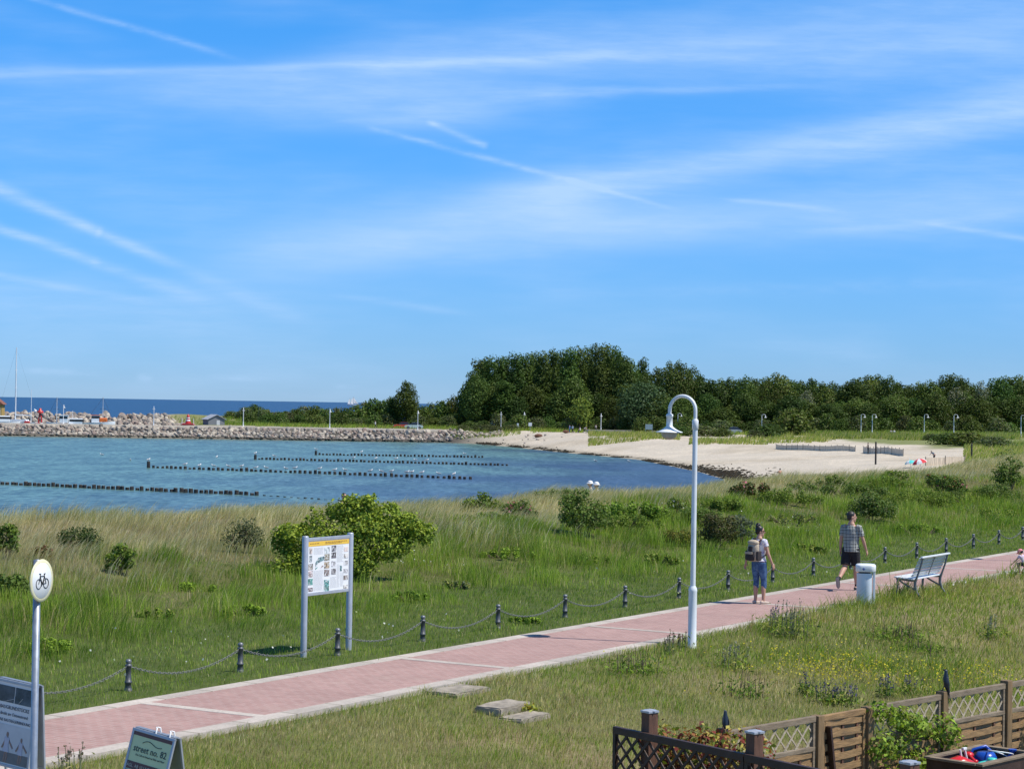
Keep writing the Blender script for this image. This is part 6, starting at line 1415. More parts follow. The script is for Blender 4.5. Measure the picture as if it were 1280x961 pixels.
# people far off
dk = cloth('dark_trousers', (0.03, 0.03, 0.04)); bl = cloth('blue_shirt', (0.04, 0.13, 0.30)); wh = cloth('white_shirt', (0.72, 0.72, 0.72)); gy = cloth('grey_shirt', (0.30, 0.30, 0.32)); pk = cloth('skin_top', (0.50, 0.27, 0.19))
walker(at_dist(470, 470), R(80), 1.78, 'lone person in pale top walking on the stone mole left of the cars', cloth('pale_top', (0.45, 0.50, 0.52)), dk)
walker(at_dist(713, 446), R(60), 1.75, 'person in blue standing at the back of the beach before the wood', bl, cloth('blue_trousers', (0.03, 0.08, 0.20)), 'stand')
walker(at_dist(716.5, 446), R(-30), 1.70, 'person in light blue beside the one in dark blue at the beach edge', cloth('light_blue', (0.35, 0.50, 0.62)), dk, 'stand')
walker(at_dist(726, 446), R(100), 1.70, 'person in white sitting to the right of the blue clad pair', wh, dk, 'sit')
walker(at_dist(731, 444), R(-70), 1.65, 'person in grey bending over beside the white clad sitter', gy, dk, 'bend')
walker(at_dist(738.5, 470), R(15), 1.75, 'left one of two people behind the low wall before the dark wood', cloth('beige_top', (0.42, 0.40, 0.38)), dk, 'stand')
walker(at_dist(745.5, 470), R(-12), 1.75, 'right one of two people behind the low wall before the dark wood', cloth('pale_grey_top', (0.50, 0.48, 0.48)), dk, 'stand')
walker(hit(1168, 576), R(40), 1.60, 'person in dark clothes behind the reed screen near the umbrellas', cloth('slate_top', (0.09, 0.12, 0.16)), dk, 'bend')
walker(hit(1085, 567), R(70), 1.70, 'person in dark clothes at the left end of the right reed screen', cloth('black_top', (0.03, 0.03, 0.03)), dk, 'stand')
walker(at_dist(1114.5, 424), R(200), 1.65, 'left one of two people sitting on the lawn behind the beach', gy, dk, 'sit')
walker(at_dist(1118.5, 424), R(170), 1.65, 'right one of two people sitting on the lawn behind the beach', wh, dk, 'sit')
p = on_z(975, 592, -3.3); walker((p.x, p.y, tz(p.x, p.y)), R(30), 1.70, 'bare backed sunbather sitting on the sand behind the dune crest', pk, cloth('red_trunks', (0.4, 0.1, 0.08)), 'sit', leg_len=.5)
for px, py, dd, lb, hat, tp in ((738, 602, 84, 'left one of two people in white caps behind the dune crest', wc, wh), (746, 603.5, 83, 'right one of two people in white caps behind the dune crest', wc, cloth('pale_shirt', (0.66, 0.64, 0.66))), (430, 617.5, 66, 'white clad person whose head shows over the dune behind the big bush', None, wh)):
    p = at_y(px, py, dd); walker((p.x, p.y, p.z-1.66), R(100 if px > 600 else -140), 1.70, lb, tp, dk, 'stand', hat)

# ------------------------------------------------------------------ groynes of wooden piles, with gulls
def pile_mesh(h, r, seed):
    rnd = random.Random(seed); b = MB(); n = 9; vs = []
    for z, q in ((-1.0, 1.0), (0.05, 1.04), (h*.6, 1.0), (h-.04, .97), (h, .86)):
        for k in range(n): a = 2*math.pi*k/n; f = 1+.10*math.sin(3*a+seed); vs.append((r*q*f*math.cos(a), r*q*f*math.sin(a), z+(rnd.uniform(-.02, .02) if z > .3 else 0)))
    for i in range(4):
        for k in range(n): k2 = (k+1) % n; b.add([vs[i*n+k], vs[i*n+k2], vs[i*n+n+k2], vs[i*n+n+k]], [(0, 1, 2, 3)], 0, True)
    b.add(vs[-n:], [tuple(range(n))], 1); return b.mesh('wooden_pile', [M['pile'], M['pile_top']])
PM = [pile_mesh(h, r, i) for i, (h, r) in enumerate(((.30, .165), (.34, .175), (.27, .16), (.32, .165), (.37, .17)))]; PT = pile_mesh(.72, .19, 9)
def gull_mesh():
    b = MB(); b.tube([(-.20, 0, .12), (-.12, 0, .15), (0, 0, .17), (.10, 0, .20), (.145, 0, .255), (.165, 0, .29)], [(.02, .03), (.055, .06), (.072, .07), (.062, .06), (.042, .042), (.038, .038)], 10, 0, ref=(0, 1, 0), dome=True)
    for sg in (-1, 1):
        b.tube([(.06, sg*.055, .20), (-.08, sg*.062, .185), (-.25, sg*.02, .145)], [(.02, .05), (.022, .055), (.006, .02)], 8, 1, ref=(0, 1, 0), dome=True)
        b.tube([(0, sg*.03, .11), (.01, sg*.03, 0.0)], .008, 5, 2)
    b.tube([(.19, 0, .292), (.235, 0, .28)], [.014, .004], 6, 2); return b.mesh('gull', [M['bird_white'], M['bird_grey'], M['beak']])
GM = gull_mesh(); pile_spots = []
def groyne(pa, pb, n, k0, label, grp, tall, gulls, where):
    a, q = on_z(*pa, SEA), on_z(*pb, SEA)
    for i in range(n):
        u = i/(n-1); p = a.lerp(q, u) + Vector((random.uniform(-.06, .06), random.uniform(-.14, .14), random.uniform(-.08, .05)))
        tl = tall and i == 0; o = link('wooden_pile', PT if tl else random.choice(PM), None, p, random.uniform(0, 6)); o.scale = (k0, k0, 1.0+random.uniform(-.12, .12))
        tag(o, ('taller dark pile at the left end of the '+where) if tl else label, 'pile', grp)
        if i in gulls:
            g_ = link('gull', GM, None, (p.x, p.y, p.z+(.72 if tl else .36)*o.scale.z), random.choice((0.2, 0.4, 2.9, 3.3, 1.0)))
            g_.scale = (1.35, 1.5, 1.35); tag(g_, 'white gull sitting on a pile of the '+where, 'gull', 'gulls on the '+where)
groyne((-40, 603.5), (321, 619), 62, 1.12, 'dark wooden pile of the nearest row, lowest in the picture', 'piles of the nearest groyne', False, [], 'nearest groyne')
groyne((186, 584.5), (588, 598.8), 66, 1.05, 'dark wooden pile of the second row from the shore', 'piles of the second groyne', True, [0, 8, 11, 14, 17, 20, 23, 25, 29, 31, 36, 39, 41, 46, 48, 50, 53, 54, 56, 59, 62], 'second groyne')
groyne((319, 574.0), (633, 582), 66, 1.0, 'dark wooden pile of the third row from the shore', 'piles of the third groyne', True, [0, 5, 26, 32, 37, 42, 45], 'third groyne')
groyne((395, 568.5), (603, 572), 48, .98, 'dark wooden pile of the farthest row of piles', 'piles of the farthest groyne', True, [0, 13, 42], 'farthest groyne')
for px, py, lb in ((127, 569, 'left one of two white gulls swimming in the middle of the bay'), (163, 576, 'right one of two white gulls swimming in the middle of the bay'), (744, 577, 'white gull swimming off the beach, left of the other'), (786, 577.5, 'white gull swimming off the beach, close to the sand'), (271, 572, 'white gull swimming above the left end of the second groyne')):
    p = on_z(px, py, SEA); o = link('gull', GM, None, (p.x, p.y, SEA-.08), random.uniform(0, 6)); o.scale = (1.4, 1.4, 1.3); tag(o, lb, 'gull', 'gulls swimming in the bay')
# the nearest groyne ends in old stumps barely above water
b = MB()
for i in range(16):
    p = on_z(330+8.5*i, 619.5+.55*i, SEA); b.tube([(p.x, p.y, SEA-.5), (p.x+.03, p.y, SEA+.03+.06*random.random())], .13, 6)
tag(b.build('worn_stumps', M['pile']), 'worn stumps just above the water right of the nearest groyne', 'stumps', kind='stuff')

# ------------------------------------------------------------------ boulders of the mole
def rock_mesh(seed):
    rnd = random.Random(seed); bm = bmesh.new(); bmesh.ops.create_icosphere(bm, subdivisions=2, radius=1.0)
    pl = [(Vector((rnd.gauss(0, 1), rnd.gauss(0, 1), rnd.gauss(0, 1))).normalized(), rnd.uniform(.45, .80)) for _ in range(12)]
    for v in bm.verts:
        p = v.co.copy()
        for nn, dd in pl:
            o = p.dot(nn)-dd
            if o > 0: p -= nn*o*0.95
        v.co = p*(1+rnd.uniform(-.02, .02))
    me = bpy.data.meshes.new('boulder'); bm.to_mesh(me); bm.free(); me.materials.append(ROCK); return me
m, g, bs, out = new_mat('granite_boulder'); ROCK = m
rnd_ = g.n('ShaderNodeObjectInfo').outputs['Random']; co = g.n('ShaderNodeTexCoord').outputs['Object']; isl = g.n('ShaderNodeNewGeometry').outputs['Random Per Island']
mixr = g.m('FRACT', g.m('ADD', g.m('MULTIPLY', rnd_, 5.3), isl))
cr = g.n('ShaderNodeValToRGB'); g.link(mixr, cr.inputs[0]); e = cr.color_ramp; e.interpolation = 'CONSTANT'
pal = [(0.0, (.30, .25, .205)), (.18, (.42, .37, .30)), (.36, (.27, .205, .17)), (.5, (.24, .22, .20)), (.64, (.48, .42, .34)), (.80, (.33, .275, .235)), (.92, (.17, .15, .13))]
e.elements[0].color = c4(pal[0][1]); e.elements[1].position = pal[1][0]; e.elements[1].color = c4(pal[1][1])
for p_, c_ in pal[2:]: el = e.elements.new(p_); el.color = c4(c_)
k = g.rng(g.noise(co, 2.2, 4, .65), .25, .75, .75, 1.2)
zz = g.sep(g.n('ShaderNodeNewGeometry').outputs['Position'])[2]
wet = g.rng(zz, SEA+.35, SEA+.75)
g.link(g.mix(wet, c4((.045, .045, .035)), g.v('MULTIPLY', cr.outputs[0], g.xyz(k, k, k))), bs.inputs['Base Color']); bs.inputs['Roughness'].default_value = .9
add_bump(g, bs, g.noise(co, 5, 4, .7), .5, .08)
RM = [rock_mesh(i+20) for i in range(8)]; rr = random.Random(77); n_ind = 0; stuff = []
def mole_front(X): return 450+ (X+130)/115.5*6.0
spots = []
for row in range(5):
    X = -124.0+rr.uniform(0, 1)
    while X < -15: spots.append((X, row)); X += rr.uniform(1.0, 1.5)
for X, row in spots:
    u = row/4; y = mole_front(X)+0.3+u*5.6+rr.uniform(-.4, .4); z = SEA+0.15+u*2.05+rr.uniform(-.25, .2); r = rr.uniform(.40, .82)
    M4 = Matrix.Translation((X, y, z)) @ Euler((rr.uniform(0, 6), rr.uniform(0, 6), rr.uniform(0, 6))).to_matrix().to_4x4() @ Matrix.Diagonal((r*rr.uniform(.85, 1.25), r*rr.uniform(.8, 1.1), r*rr.uniform(.7, .95), 1))
    if row <= 4 and X > -116 and n_ind < 296 and rr.random() < .80:
        o = bpy.data.objects.new('boulder', rr.choice(RM)); COL.objects.link(o); o.matrix_world = M4; n_ind += 1
        tag(o, 'pale granite boulder of the long stone mole across the bay', 'boulder', 'boulders of the near mole')
    else: stuff.append((rr.choice(RM), M4))
for k in range(900):
    X = rr.uniform(-124, -15); u = rr.random(); stuff.append((rr.choice(RM), Matrix.Translation((X, mole_front(X)+.1+u*5.6, SEA+.0+u*2.1)) @ Euler((rr.uniform(0, 6), rr.uniform(0, 6), 0)).to_matrix().to_4x4() @ Matrix.Scale(rr.uniform(.3, .72), 4)))
for k in range(110):     # the mole runs out into loose stones on the beach
    u = rr.random(); X = -15+13*u; Y = 457.5-2*u+ (0 if u < .3 else (u-.3)*6)+rr.uniform(-1.5, 7.0)*(1-.5*u); stuff.append((rr.choice(RM), Matrix.Translation((X, Y, tz(X, Y)+.12)) @ Euler((rr.uniform(0, 6), rr.uniform(0, 6), 0)).to_matrix().to_4x4() @ Matrix.Scale(rr.uniform(.3, .85)*(1-.3*u), 4)))
for k in range(700):     # the outer mole behind the harbour
    X = rr.uniform(-140, -84); u = rr.random(); stuff.append((rr.choice(RM), Matrix.Translation((X, 537+u*9, SEA+.9+u*3.35*min(1, (-84-X)/14+.45)+rr.uniform(-.25, .3))) @ Euler((rr.uniform(0, 6), rr.uniform(0, 6), 0)).to_matrix().to_4x4() @ Matrix.Scale(rr.uniform(.65, 1.05), 4)))
for k in range(46):
    px = rr.uniform(560, 735); Y = rr.uniform(424, 452); p = at_dist(px, Y); stuff.append((rr.choice(RM), Matrix.Translation((p.x, p.y, p.z+.05)) @ Matrix.Scale(rr.uniform(.12, .4), 4)))
bm = bmesh.new(); V, Fq, off_ = [], [], 0
for me, m4 in stuff:
    a = np.array([tuple(m4 @ v.co) for v in me.vertices]); f = np.array([tuple(p.vertices) for p in me.polygons]); V.append(a); Fq.append(f+off_); off_ += len(a)
tag(link('riprap', np_mesh('riprap', np.concatenate(V), np.concatenate(Fq), ROCK)), 'mass of smaller and farther granite boulders on both moles', 'boulders', kind='stuff'); bm.free()
for px, Y, s_, lb in ((674, 440, .95, 'large brown boulder lying on the sand before the wood'), (708, 440, .75, 'brown boulder lying near the blue clad people on the sand')):
    p = at_dist(px, Y); b = MB(); o = link('brown_boulder', RM[2].copy(), None, (p.x, p.y, p.z+.3), 1.0); o.data.materials.clear(); o.data.materials.append(mat('brown_boulder', (.13, .06, .035), .9, .3, 3)); o.scale = (s_*1.5, s_, s_*.8); tag(o, lb, 'boulder')

# ------------------------------------------------------------------ trees of the wood behind the beach
TG1, TG2, TG3, TG4 = (0.074, 0.118, 0.025), (0.092, 0.142, 0.030), (0.058, 0.098, 0.024), (0.122, 0.172, 0.034)
OL, SILV, YG = (0.125, 0.135, 0.048), (0.26, 0.28, 0.19), (0.21, 0.25, 0.045)
protos = {}
def proto(key, *a, **k): protos[key] = [tree_proto(*a, **k), False]
def plant_tree(key, px, Y, h, w, label, group, rz=None):
    src, used = protos[key]; x = (px-640)/2600*Y; p = (x, Y, tz(x, Y)-.1); rz = random.uniform(0, 6.28) if rz is None else rz
    H0, W0 = SIZE[key]; sc = (w/W0, w/W0, h/H0)
    if not used: src.location = p; src.rotation_euler.z = rz; src.scale = sc; src['label'] = label; src['group'] = group; protos[key][1] = True; return src
    return dup(src, p, rz, label, group, sc)
SIZE = {'poplar': (18, 7), 'poplar2': (18, 7), 'round': (13, 9), 'round2': (13, 9), 'round3': (12, 9), 'pale': (11, 8), 'willow': (10, 10), 'bush': (4, 6), 'bush2': (4, 6), 'bush3': (3.5, 6), 'lone': (12, 7), 'young': (9, 6)}
cols = [TG1, TG2, TG3, TG4]
proto('poplar', 'tall_tree', 18, 7, cols, [3, 3, 3, 1], .44, 8000, 'poplar', 3, .07, lobes_n=20); proto('poplar2', 'tall_tree', 18, 7, cols, [3, 3.5, 2, 1.6], .44, 8000, 'poplar', 4, .07, lobes_n=22)
proto('round', 'broadleaf_tree', 13, 9, cols, [3, 3, 3, 1], .44, 7000, 'round', 5, .12, lobes_n=18); proto('round2', 'broadleaf_tree', 13, 9, [TG1, TG2, TG4, OL], [2, 3, 2, 1.5], .44, 7000, 'round', 6, .12, lobes_n=20); proto('round3', 'broadleaf_tree', 12, 9, [TG3, TG1, TG2], [3, 3, 1], .45, 6500, 'round', 7, .10, lobes_n=16)
proto('pale', 'pale_tree', 11, 8, [SILV, OL, (0.24, 0.25, 0.17), TG2], [3, 2, 1.5, 1], .40, 4500, 'round', 8, .12, lobes_n=16); proto('willow', 'willow_tree', 10, 10, [(0.070, 0.110, 0.045), (0.10, 0.14, 0.06), (0.05, 0.085, 0.035)], [3, 2, 2], .38, 8000, 'round', 9, .06, lobes_n=22)
proto('bush', 'wild_bush', 4, 6, [TG2, OL, TG4, TG1], [3, 2, 2, 2], .42, 1700, 'low', 10, .04, cat='bush', lobes_n=13); proto('bush2', 'wild_bush', 4, 6, [(0.11, 0.13, 0.07), OL, TG2], [3, 2, 2], .40, 1700, 'low', 11, .04, cat='bush', lobes_n=13); proto('bush3', 'wild_bush', 3.5, 6, [TG1, TG3, TG2], [3, 2, 2], .42, 1700, 'low', 12, .04, cat='bush', lobes_n=12)
proto('lone', 'lone_tree', 12, 7, [TG1, TG2, TG3, TG4], [3, 2, 3, 1], .40, 6000, 'round', 13, .14, lobes_n=20); proto('young', 'young_tree', 9, 6, [YG, TG4, TG2], [3, 2, 1], .42, 1800, 'round', 14, .16, lobes_n=12)
def top_h(py, px, Y, z0=-1.5): return at_y(px, py, Y).z - tz((px-640)/2600*Y, Y)
# the tall wood: silhouette from the left to the right
gt, lt = 'tall trees of the dense wood', 'tall dark green tree in the dense wood behind the beach'
for i, (px, py) in enumerate([(592, 462), (600, 450), (611, 449), (622, 446), (634, 447), (645, 442), (656, 443), (667, 441), (679, 440), (690, 438), (701, 439), (712, 436), (723, 434), (735, 434), (747, 431), (758, 431), (769, 434), (778, 440), (786, 449), (793, 461)]):
    Y = 505+8*math.sin(i*2.1); plant_tree(('poplar', 'poplar2')[i % 2] if px < 775 else 'round', px, Y, top_h(py, px, Y)*1.02, random.uniform(6.5, 8.5), lt, gt)
for i, px in enumerate(range(596, 800, 17)):
    Y = 488+3*math.sin(i*1.7); plant_tree(('round3', 'round', 'poplar2')[i % 3], px, Y, random.uniform(8, 13.5), random.uniform(6.5, 9.5), lt, gt)
for i, px in enumerate(range(600, 800, 22)): plant_tree('poplar', px+5, 524, top_h(446, px, 524), 6.5, lt, gt)
plant_tree('willow', 803, 470, top_h(476, 803, 470), 13.5, 'broad grey green round tree at the right end of the tall wood', None)
plant_tree('young', 726, 468, top_h(492, 726, 468), 6.0, 'light yellow green young tree before the dark wood', None)
plant_tree('lone', 508, 498, top_h(474, 508, 498), 6.4, 'tall lone tree rising above the bushes on the harbour land', None)
plant_tree('round3', 492, 500, top_h(495, 492, 500), 5.5, 'small dark tree leaning against the lone tall tree from the left', None)
# right hand belt of trees
gr_, lr = 'trees of the belt behind the right beach', 'dark green broadleaf tree in the belt behind the right beach'
sky_r = [(808, 464), (823, 460), (838, 453), (850, 452), (863, 457), (876, 470), (890, 475), (903, 474), (917, 472), (930, 469), (944, 473), (958, 472), (972, 467), (986, 472), (1001, 476), (1014, 473), (1028, 478), (1042, 477), (1056, 482), (1069, 474), (1083, 470), (1096, 469), (1110, 470), (1122, 478), (1136, 481), (1150, 478), (1162, 475), (1176, 476), (1188, 468), (1202, 471), (1215, 481), (1237, 483), (1248, 472), (1262, 471), (1276, 470), (1292, 472)]
for i, (px, py) in enumerate(sky_r):
    Y = 486+9*math.sin(i*1.9); plant_tree(('round', 'round2', 'round3')[(i*2+i//3) % 3], px, Y, top_h(py, px, Y)*1.03, random.uniform(6.5, 10.5), lr, gr_)
for i, px in enumerate(range(815, 1300, 17)):
    Y = 468+4*math.sin(i*2.3); plant_tree(('round2', 'round3', 'round')[i % 3], px+random.uniform(-4, 4), Y, random.uniform(5.5, 9.8), random.uniform(6, 9.5), lr, gr_)
plant_tree('pale', 1198, 470, top_h(482, 1198, 470), 6.0, 'pale silvery flowering tree in the right belt, left of the other pale one', None); plant_tree('pale', 1226, 476, top_h(474, 1226, 476), 4.6, 'pale whitish tree with a high top in the right belt', None)
plant_tree('pale', 1008, 474, top_h(485, 1008, 474), 4.2, 'pale greyish tree left of the pair of neck lamps', None)
gb, lb_ = 'bushes along the wood edge', 'low dark bush along the foot of the right tree belt'
for i, px in enumerate(range(806, 1300, 19)):
    plant_tree(('bush', 'bush3', 'bush2')[i % 3], px+random.uniform(-5, 5), 452+5*math.sin(i*1.3), random.uniform(2.6, 4.6), random.uniform(4.5, 6.5), lb_, gb)
for i, px in enumerate(range(590, 800, 16)):
    plant_tree(('bush3', 'bush', 'bush2')[i % 3], px+random.uniform(-5, 5), 472+3*math.sin(i*1.3), random.uniform(2.0, 4.2), random.uniform(4.0, 6.0), 'low dark bush along the foot of the tall wood', 'bushes before the tall wood')
# bushes on the harbour land, left of the wood
sky_l = [(308, 509), (319, 506), (331, 511), (345, 515), (358, 514), (371, 511), (384, 508), (396, 508), (408, 511), (421, 510), (434, 511), (446, 507), (457, 503), (468, 500), (479, 501), (488, 498), (519, 506), (530, 508), (541, 505), (552, 503), (562, 500), (571, 496), (579, 490), (585, 480)]
for i, (px, py) in enumerate(sky_l):
    Y = 520+6*math.sin(i*2.2); plant_tree(('bush2', 'bush', 'bush3')[(i*2) % 3], px, Y, top_h(py, px, Y)*1.05, random.uniform(5, 7), 'green bush of the scrub on the harbour land', 'scrub on the harbour land')
for i, px in enumerate(range(312, 592, 13)):
    plant_tree(('bush', 'bush2', 'bush3')[i % 3], px+random.uniform(-4, 4), 500+6*math.sin(i*1.9), random.uniform(2.2, 3.6), random.uniform(4, 6), 'green bush of the scrub on the harbour land', 'scrub on the harbour land')
# shrubs on the beach itself
for px, Y, h, w, key, lb in ((843, 420, 2.4, 8, 'bush3', 'dark low shrub under the shade of the near lamp'), (880, 418, 2.2, 8, 'bush2', 'dark low shrub on the sand right of the near lamp pole'), (906, 416, 1.8, 5, 'bush', 'small green shrub at the edge of the sandy gap'), (962, 408, 2.8, 8.5, 'bush3', 'dark rounded shrub at the back of the sand'), (990, 425, 5.6, 9, 'bush', 'big green bush right of the lone distant lamp'), (945, 405, 1.7, 4, 'bush2', 'grey green shrub at the left foot of the dark rounded one'),
                             (1190, 372, 2.2, 9, 'bush3', 'dark shrub on the grassy rise right of the sand'), (1210, 360, 2.6, 8, 'bush', 'green shrub on the grassy rise right of the sand'), (1165, 395, 1.3, 4, 'bush2', 'small shrub on the grassy rise before the middle neck lamp'), (1245, 350, 2.0, 7, 'bush2', 'low grey green shrub at the right edge beyond the dune')):
    plant_tree(key, px, Y, h, w, lb, None)
for i, px in enumerate((580, 600, 620, 606, 640)): plant_tree('bush2', px, 466+(i % 2)*4, 1.5, 4.5, 'low grey green bush where the mole meets the beach', 'low bushes at the root of the mole')
for i, px in enumerate((175, 196, 214, 232, 250, 285, 299)): plant_tree('bush', px+4, 522, 1.5+.3*(i % 3), 5, 'low green bush on the grassy bank behind the mole', 'low bushes on the bank')

# ------------------------------------------------------------------ shrubs of the dune
def spot(px, py, Y=None):
    z = 0.4
    for _ in range(6):
        p = on_z(px, py, z); z = 0.5*z+0.5*tz(p.x, p.y)
    return Vector((p.x, p.y, tz(p.x, p.y)))
def dome_lobes(w, h, n, rnd, d=None):
    L = []; d = d or w*0.7
    for i in range(n):
        a = rnd.uniform(0, 6.28); r = math.sqrt(rnd.random())*0.74; x, y = math.cos(a)*r*w/2, math.sin(a)*r*d/2; top = h*(1-0.62*r**2)*rnd.uniform(.82, 1.05); s = rnd.uniform(.17, .27)*min(w, h*1.6)*0.62
        L.append((x, y, max(top-s*.8, s*.6), s*1.15, s*1.15, s*.85)); L.append((x*1.05, y*1.05, max(top*.45, s*.5), s*1.1, s*1.1, s*.9))
    return L
def shrub(px, py, wpx, hpx, n, size, cols, wts, label, name='shrub', flowers=None, lobes=12, cat='shrub', up=.35, ragged=.3):
    p = spot(px, py); sc = p.y/2600; rnd = random.Random(int(px*7+py)); w, h = wpx*sc, hpx*sc
    return leafy(name, p, dome_lobes(w, h, lobes, rnd), n, size, cols, wts, label, cat, 7, flowers=flowers, stem_r=.014, up=up, ragged=ragged)
BRI = [(0.26, 0.345, 0.045), (0.35, 0.42, 0.06), (0.15, 0.23, 0.035), (0.085, 0.14, 0.024)]
p = spot(437, 719); sc = p.y/2600*.92; rnd = random.Random(4)
lob = [(x*sc, y, z, r, r, r*.8) for x, y, z, r in ((-88, .1, .62, .34), (-70, -.2, .85, .42), (-62, .3, .40, .40), (-45, .1, 1.12, .40), (-30, -.4, .80, .46), (-20, .2, 1.36, .36), (0, 0, 1.42, .40), (4, -.45, .95, .46), (22, .1, 1.40, .40), (34, -.35, 1.0, .46), (44, .2, 1.30, .38), (60, -.1, 1.12, .42), (74, .15, 1.02, .36), (88, 0, 1.0, .26), (96, .1, 1.08, .18), (50, -.4, .62, .40), (72, -.2, .70, .30), (-92, .0, .95, .22), (18, -.5, .5, .4), (-50, -.4, .42, .38), (-8, -.5, .45, .42), (100, 0, .85, .26), (106, .1, 1.02, .20), (84, -.2, 1.22, .24), (10, .3, 1.58, .26), (-2, .1, 1.62, .2), (-100, .1, .75, .22))]
lob = [(x, y, z, r*.84, ry*.84, rz*.84) for x, y, z, r, ry, rz in lob]
for k in range(26):
    q = rnd.choice(lob[:21]); a = rnd.uniform(0, 6.28); el = rnd.uniform(-.3, 1.1); r = q[3]*1.12
    lob.append((q[0]+r*math.cos(a)*math.cos(el), q[1]+r*math.sin(a)*math.cos(el), max(.15, q[2]+r*math.sin(el)*.9), .15, .15, .11))
for k in range(12): lob.append((rnd.uniform(-95, 30)*sc, rnd.uniform(-.75, -.35), rnd.uniform(.16, .34), .26, .22, .2))
leafy('big_bush', p, lob, 19000, .075, BRI, [3, 2.2, 2.4, 1.2], 'big bright green bush on the dune behind the information board', 'shrub', 12, stem_r=.022, inner=.42, ragged=.8)
DK = [(0.095, 0.155, 0.035), (0.14, 0.21, 0.045), (0.19, 0.25, 0.075)]; GRY = [(0.15, 0.17, 0.08), (0.10, 0.13, 0.06), (0.20, 0.21, 0.11)]; MID = [(0.15, 0.22, 0.04), (0.21, 0.29, 0.05), (0.09, 0.15, 0.03)]
ROSE = [(0.55, 0.16, 0.22), (0.60, 0.28, 0.30), (0.40, 0.08, 0.14)]
shrub(152, 718, 46, 38, 900, .085, MID, [2, 2, 1], 'small leafy green shrub on the left dune slope', ragged=.45)
shrub(100, 690, 60, 38, 1500, .055, [(0.05, 0.09, 0.025), (0.07, 0.11, 0.03)], [1, 1], 'dark green tuft on the left dune slope behind the cycle sign', 'tussock', cat='grass tuft')
shrub(306, 690, 60, 44, 1600, .055, GRY, [1, 2, 1], 'grey green tuft to the left of the big bright bush', 'tussock', cat='grass tuft')
shrub(725, 668, 78, 58, 2600, .085, DK, [2, 2, 1], 'dark leafy bush on the dune left of the near lamp', ragged=.4)
shrub(898, 686, 66, 52, 2400, .07, [(0.10, 0.10, 0.045), (0.07, 0.09, 0.03), (0.14, 0.12, 0.06)], [2, 2, 1], 'olive brown bush on the dune just right of the near lamp')
shrub(925, 680, 42, 40, 1200, .06, [(0.11, 0.14, 0.10), (0.14, 0.17, 0.12)], [1, 1], 'blue grey bush on the dune left of the walking woman')
shrub(846, 682, 50, 24, 1300, .06, [(0.16, 0.15, 0.03), (0.11, 0.14, 0.03)], [2, 1], 'low yellowish bush on the dune left of the near lamp')
shrub(648, 650, 60, 28, 1100, .075, DK, [2, 1, 1], 'rose bush with pink blossoms left of the dark leafy bush', 'rose_bush', flowers=(60, .09, ROSE))
shrub(600, 642, 56, 26, 1100, .08, MID, [2, 1, 1], 'low green bush on the crest right of the big bright bush')
shrub(790, 652, 120, 30, 3000, .08, [(0.17, 0.28, 0.04), (0.23, 0.34, 0.05), (0.10, 0.17, 0.03)], [2, 2, 1], 'wide bright green thicket on the crest right of the dark leafy bush')
shrub(812, 632, 40, 10, 500, .07, DK, [1, 1, 1], 'low dark patch of rose leaves on the crest left of the near lamp')
shrub(938, 627, 60, 24, 1300, .09, [(0.07, 0.11, 0.03), (0.15, 0.07, 0.045), (0.05, 0.09, 0.02)], [2, 1.5, 1], 'reddish rose bush on the crest above the walking woman', 'rose_bush', flowers=(26, .09, ROSE))
shrub(1092, 652, 78, 42, 2600, .09, [(0.08, 0.14, 0.03), (0.13, 0.19, 0.05), (0.20, 0.22, 0.09)], [2, 2, 1], 'leafy bush on the dune slope just right of the walking man', ragged=.4)
shrub(1186, 617, 44, 30, 1300, .10, DK, [1, 2, 1], 'rose bush with pink blossoms on the right dune', 'rose_bush', flowers=(46, .11, ROSE))
shrub(1166, 610, 26, 20, 500, .10, DK, [1, 2, 1], 'small rose bush left of the blossoming one on the right dune', 'rose_bush', flowers=(14, .10, ROSE))
shrub(1262, 612, 44, 40, 1500, .11, DK, [2, 2, 1], 'dark round bush on the right dune near the picture edge'); shrub(1262, 588, 52, 30, 1500, .11, DK, [2, 1, 1], 'dark bush on the crest at the right picture edge')
shrub(1005, 616, 60, 22, 1400, .08, DK, [2, 1, 1], 'dark low bush on the crest between woman and man'); shrub(1040, 612, 44, 18, 900, .08, MID, [2, 1, 1], 'green low bush on the crest above the walking man')
shrub(1120, 606, 52, 20, 1200, .09, MID, [2, 1, 1], 'green low bush on the crest before the umbrellas')
shrub(8, 700, 40, 46, 1100, .075, MID, [2, 1, 2], 'leafy green shrub at the left picture edge on the dune'); shrub(12, 746, 52, 34, 1200, .07, DK, [2, 2, 1], 'dark green shrub at the left edge below the leafy one'); shrub(51, 700, 28, 20, 420, .06, [(0.15, 0.06, 0.04), (0.10, 0.11, 0.03)], [1, 1], 'small reddish shrub just above the cycle sign')
shrub(10, 662, 44, 22, 700, .08, MID, [2, 1, 1], 'green twigs on the crest at the left picture edge')
shrub(60, 815, 90, 18, 1700, .05, [LUSH, GREEN, DARKG], [2, 2, 1], 'dense green weed patch behind the cycle sign pole', cat='weed', name='weed_patch'); shrub(305, 770, 80, 16, 1500, .05, [LUSH, GREEN, DARKG], [2, 2, 1], 'dense green weed patch to the left of the information board', cat='weed', name='weed_patch'); shrub(515, 752, 66, 15, 1300, .05, [GREEN, DARKG], [1, 1], 'dark green weed patch right of the information board', cat='weed', name='weed_patch')
shrub(850, 640, 40, 20, 700, .07, MID, [2, 1, 1], 'green bush with white blossoms beside the near lamp pole', flowers=(40, .07, [(0.75, 0.75, 0.70)]))
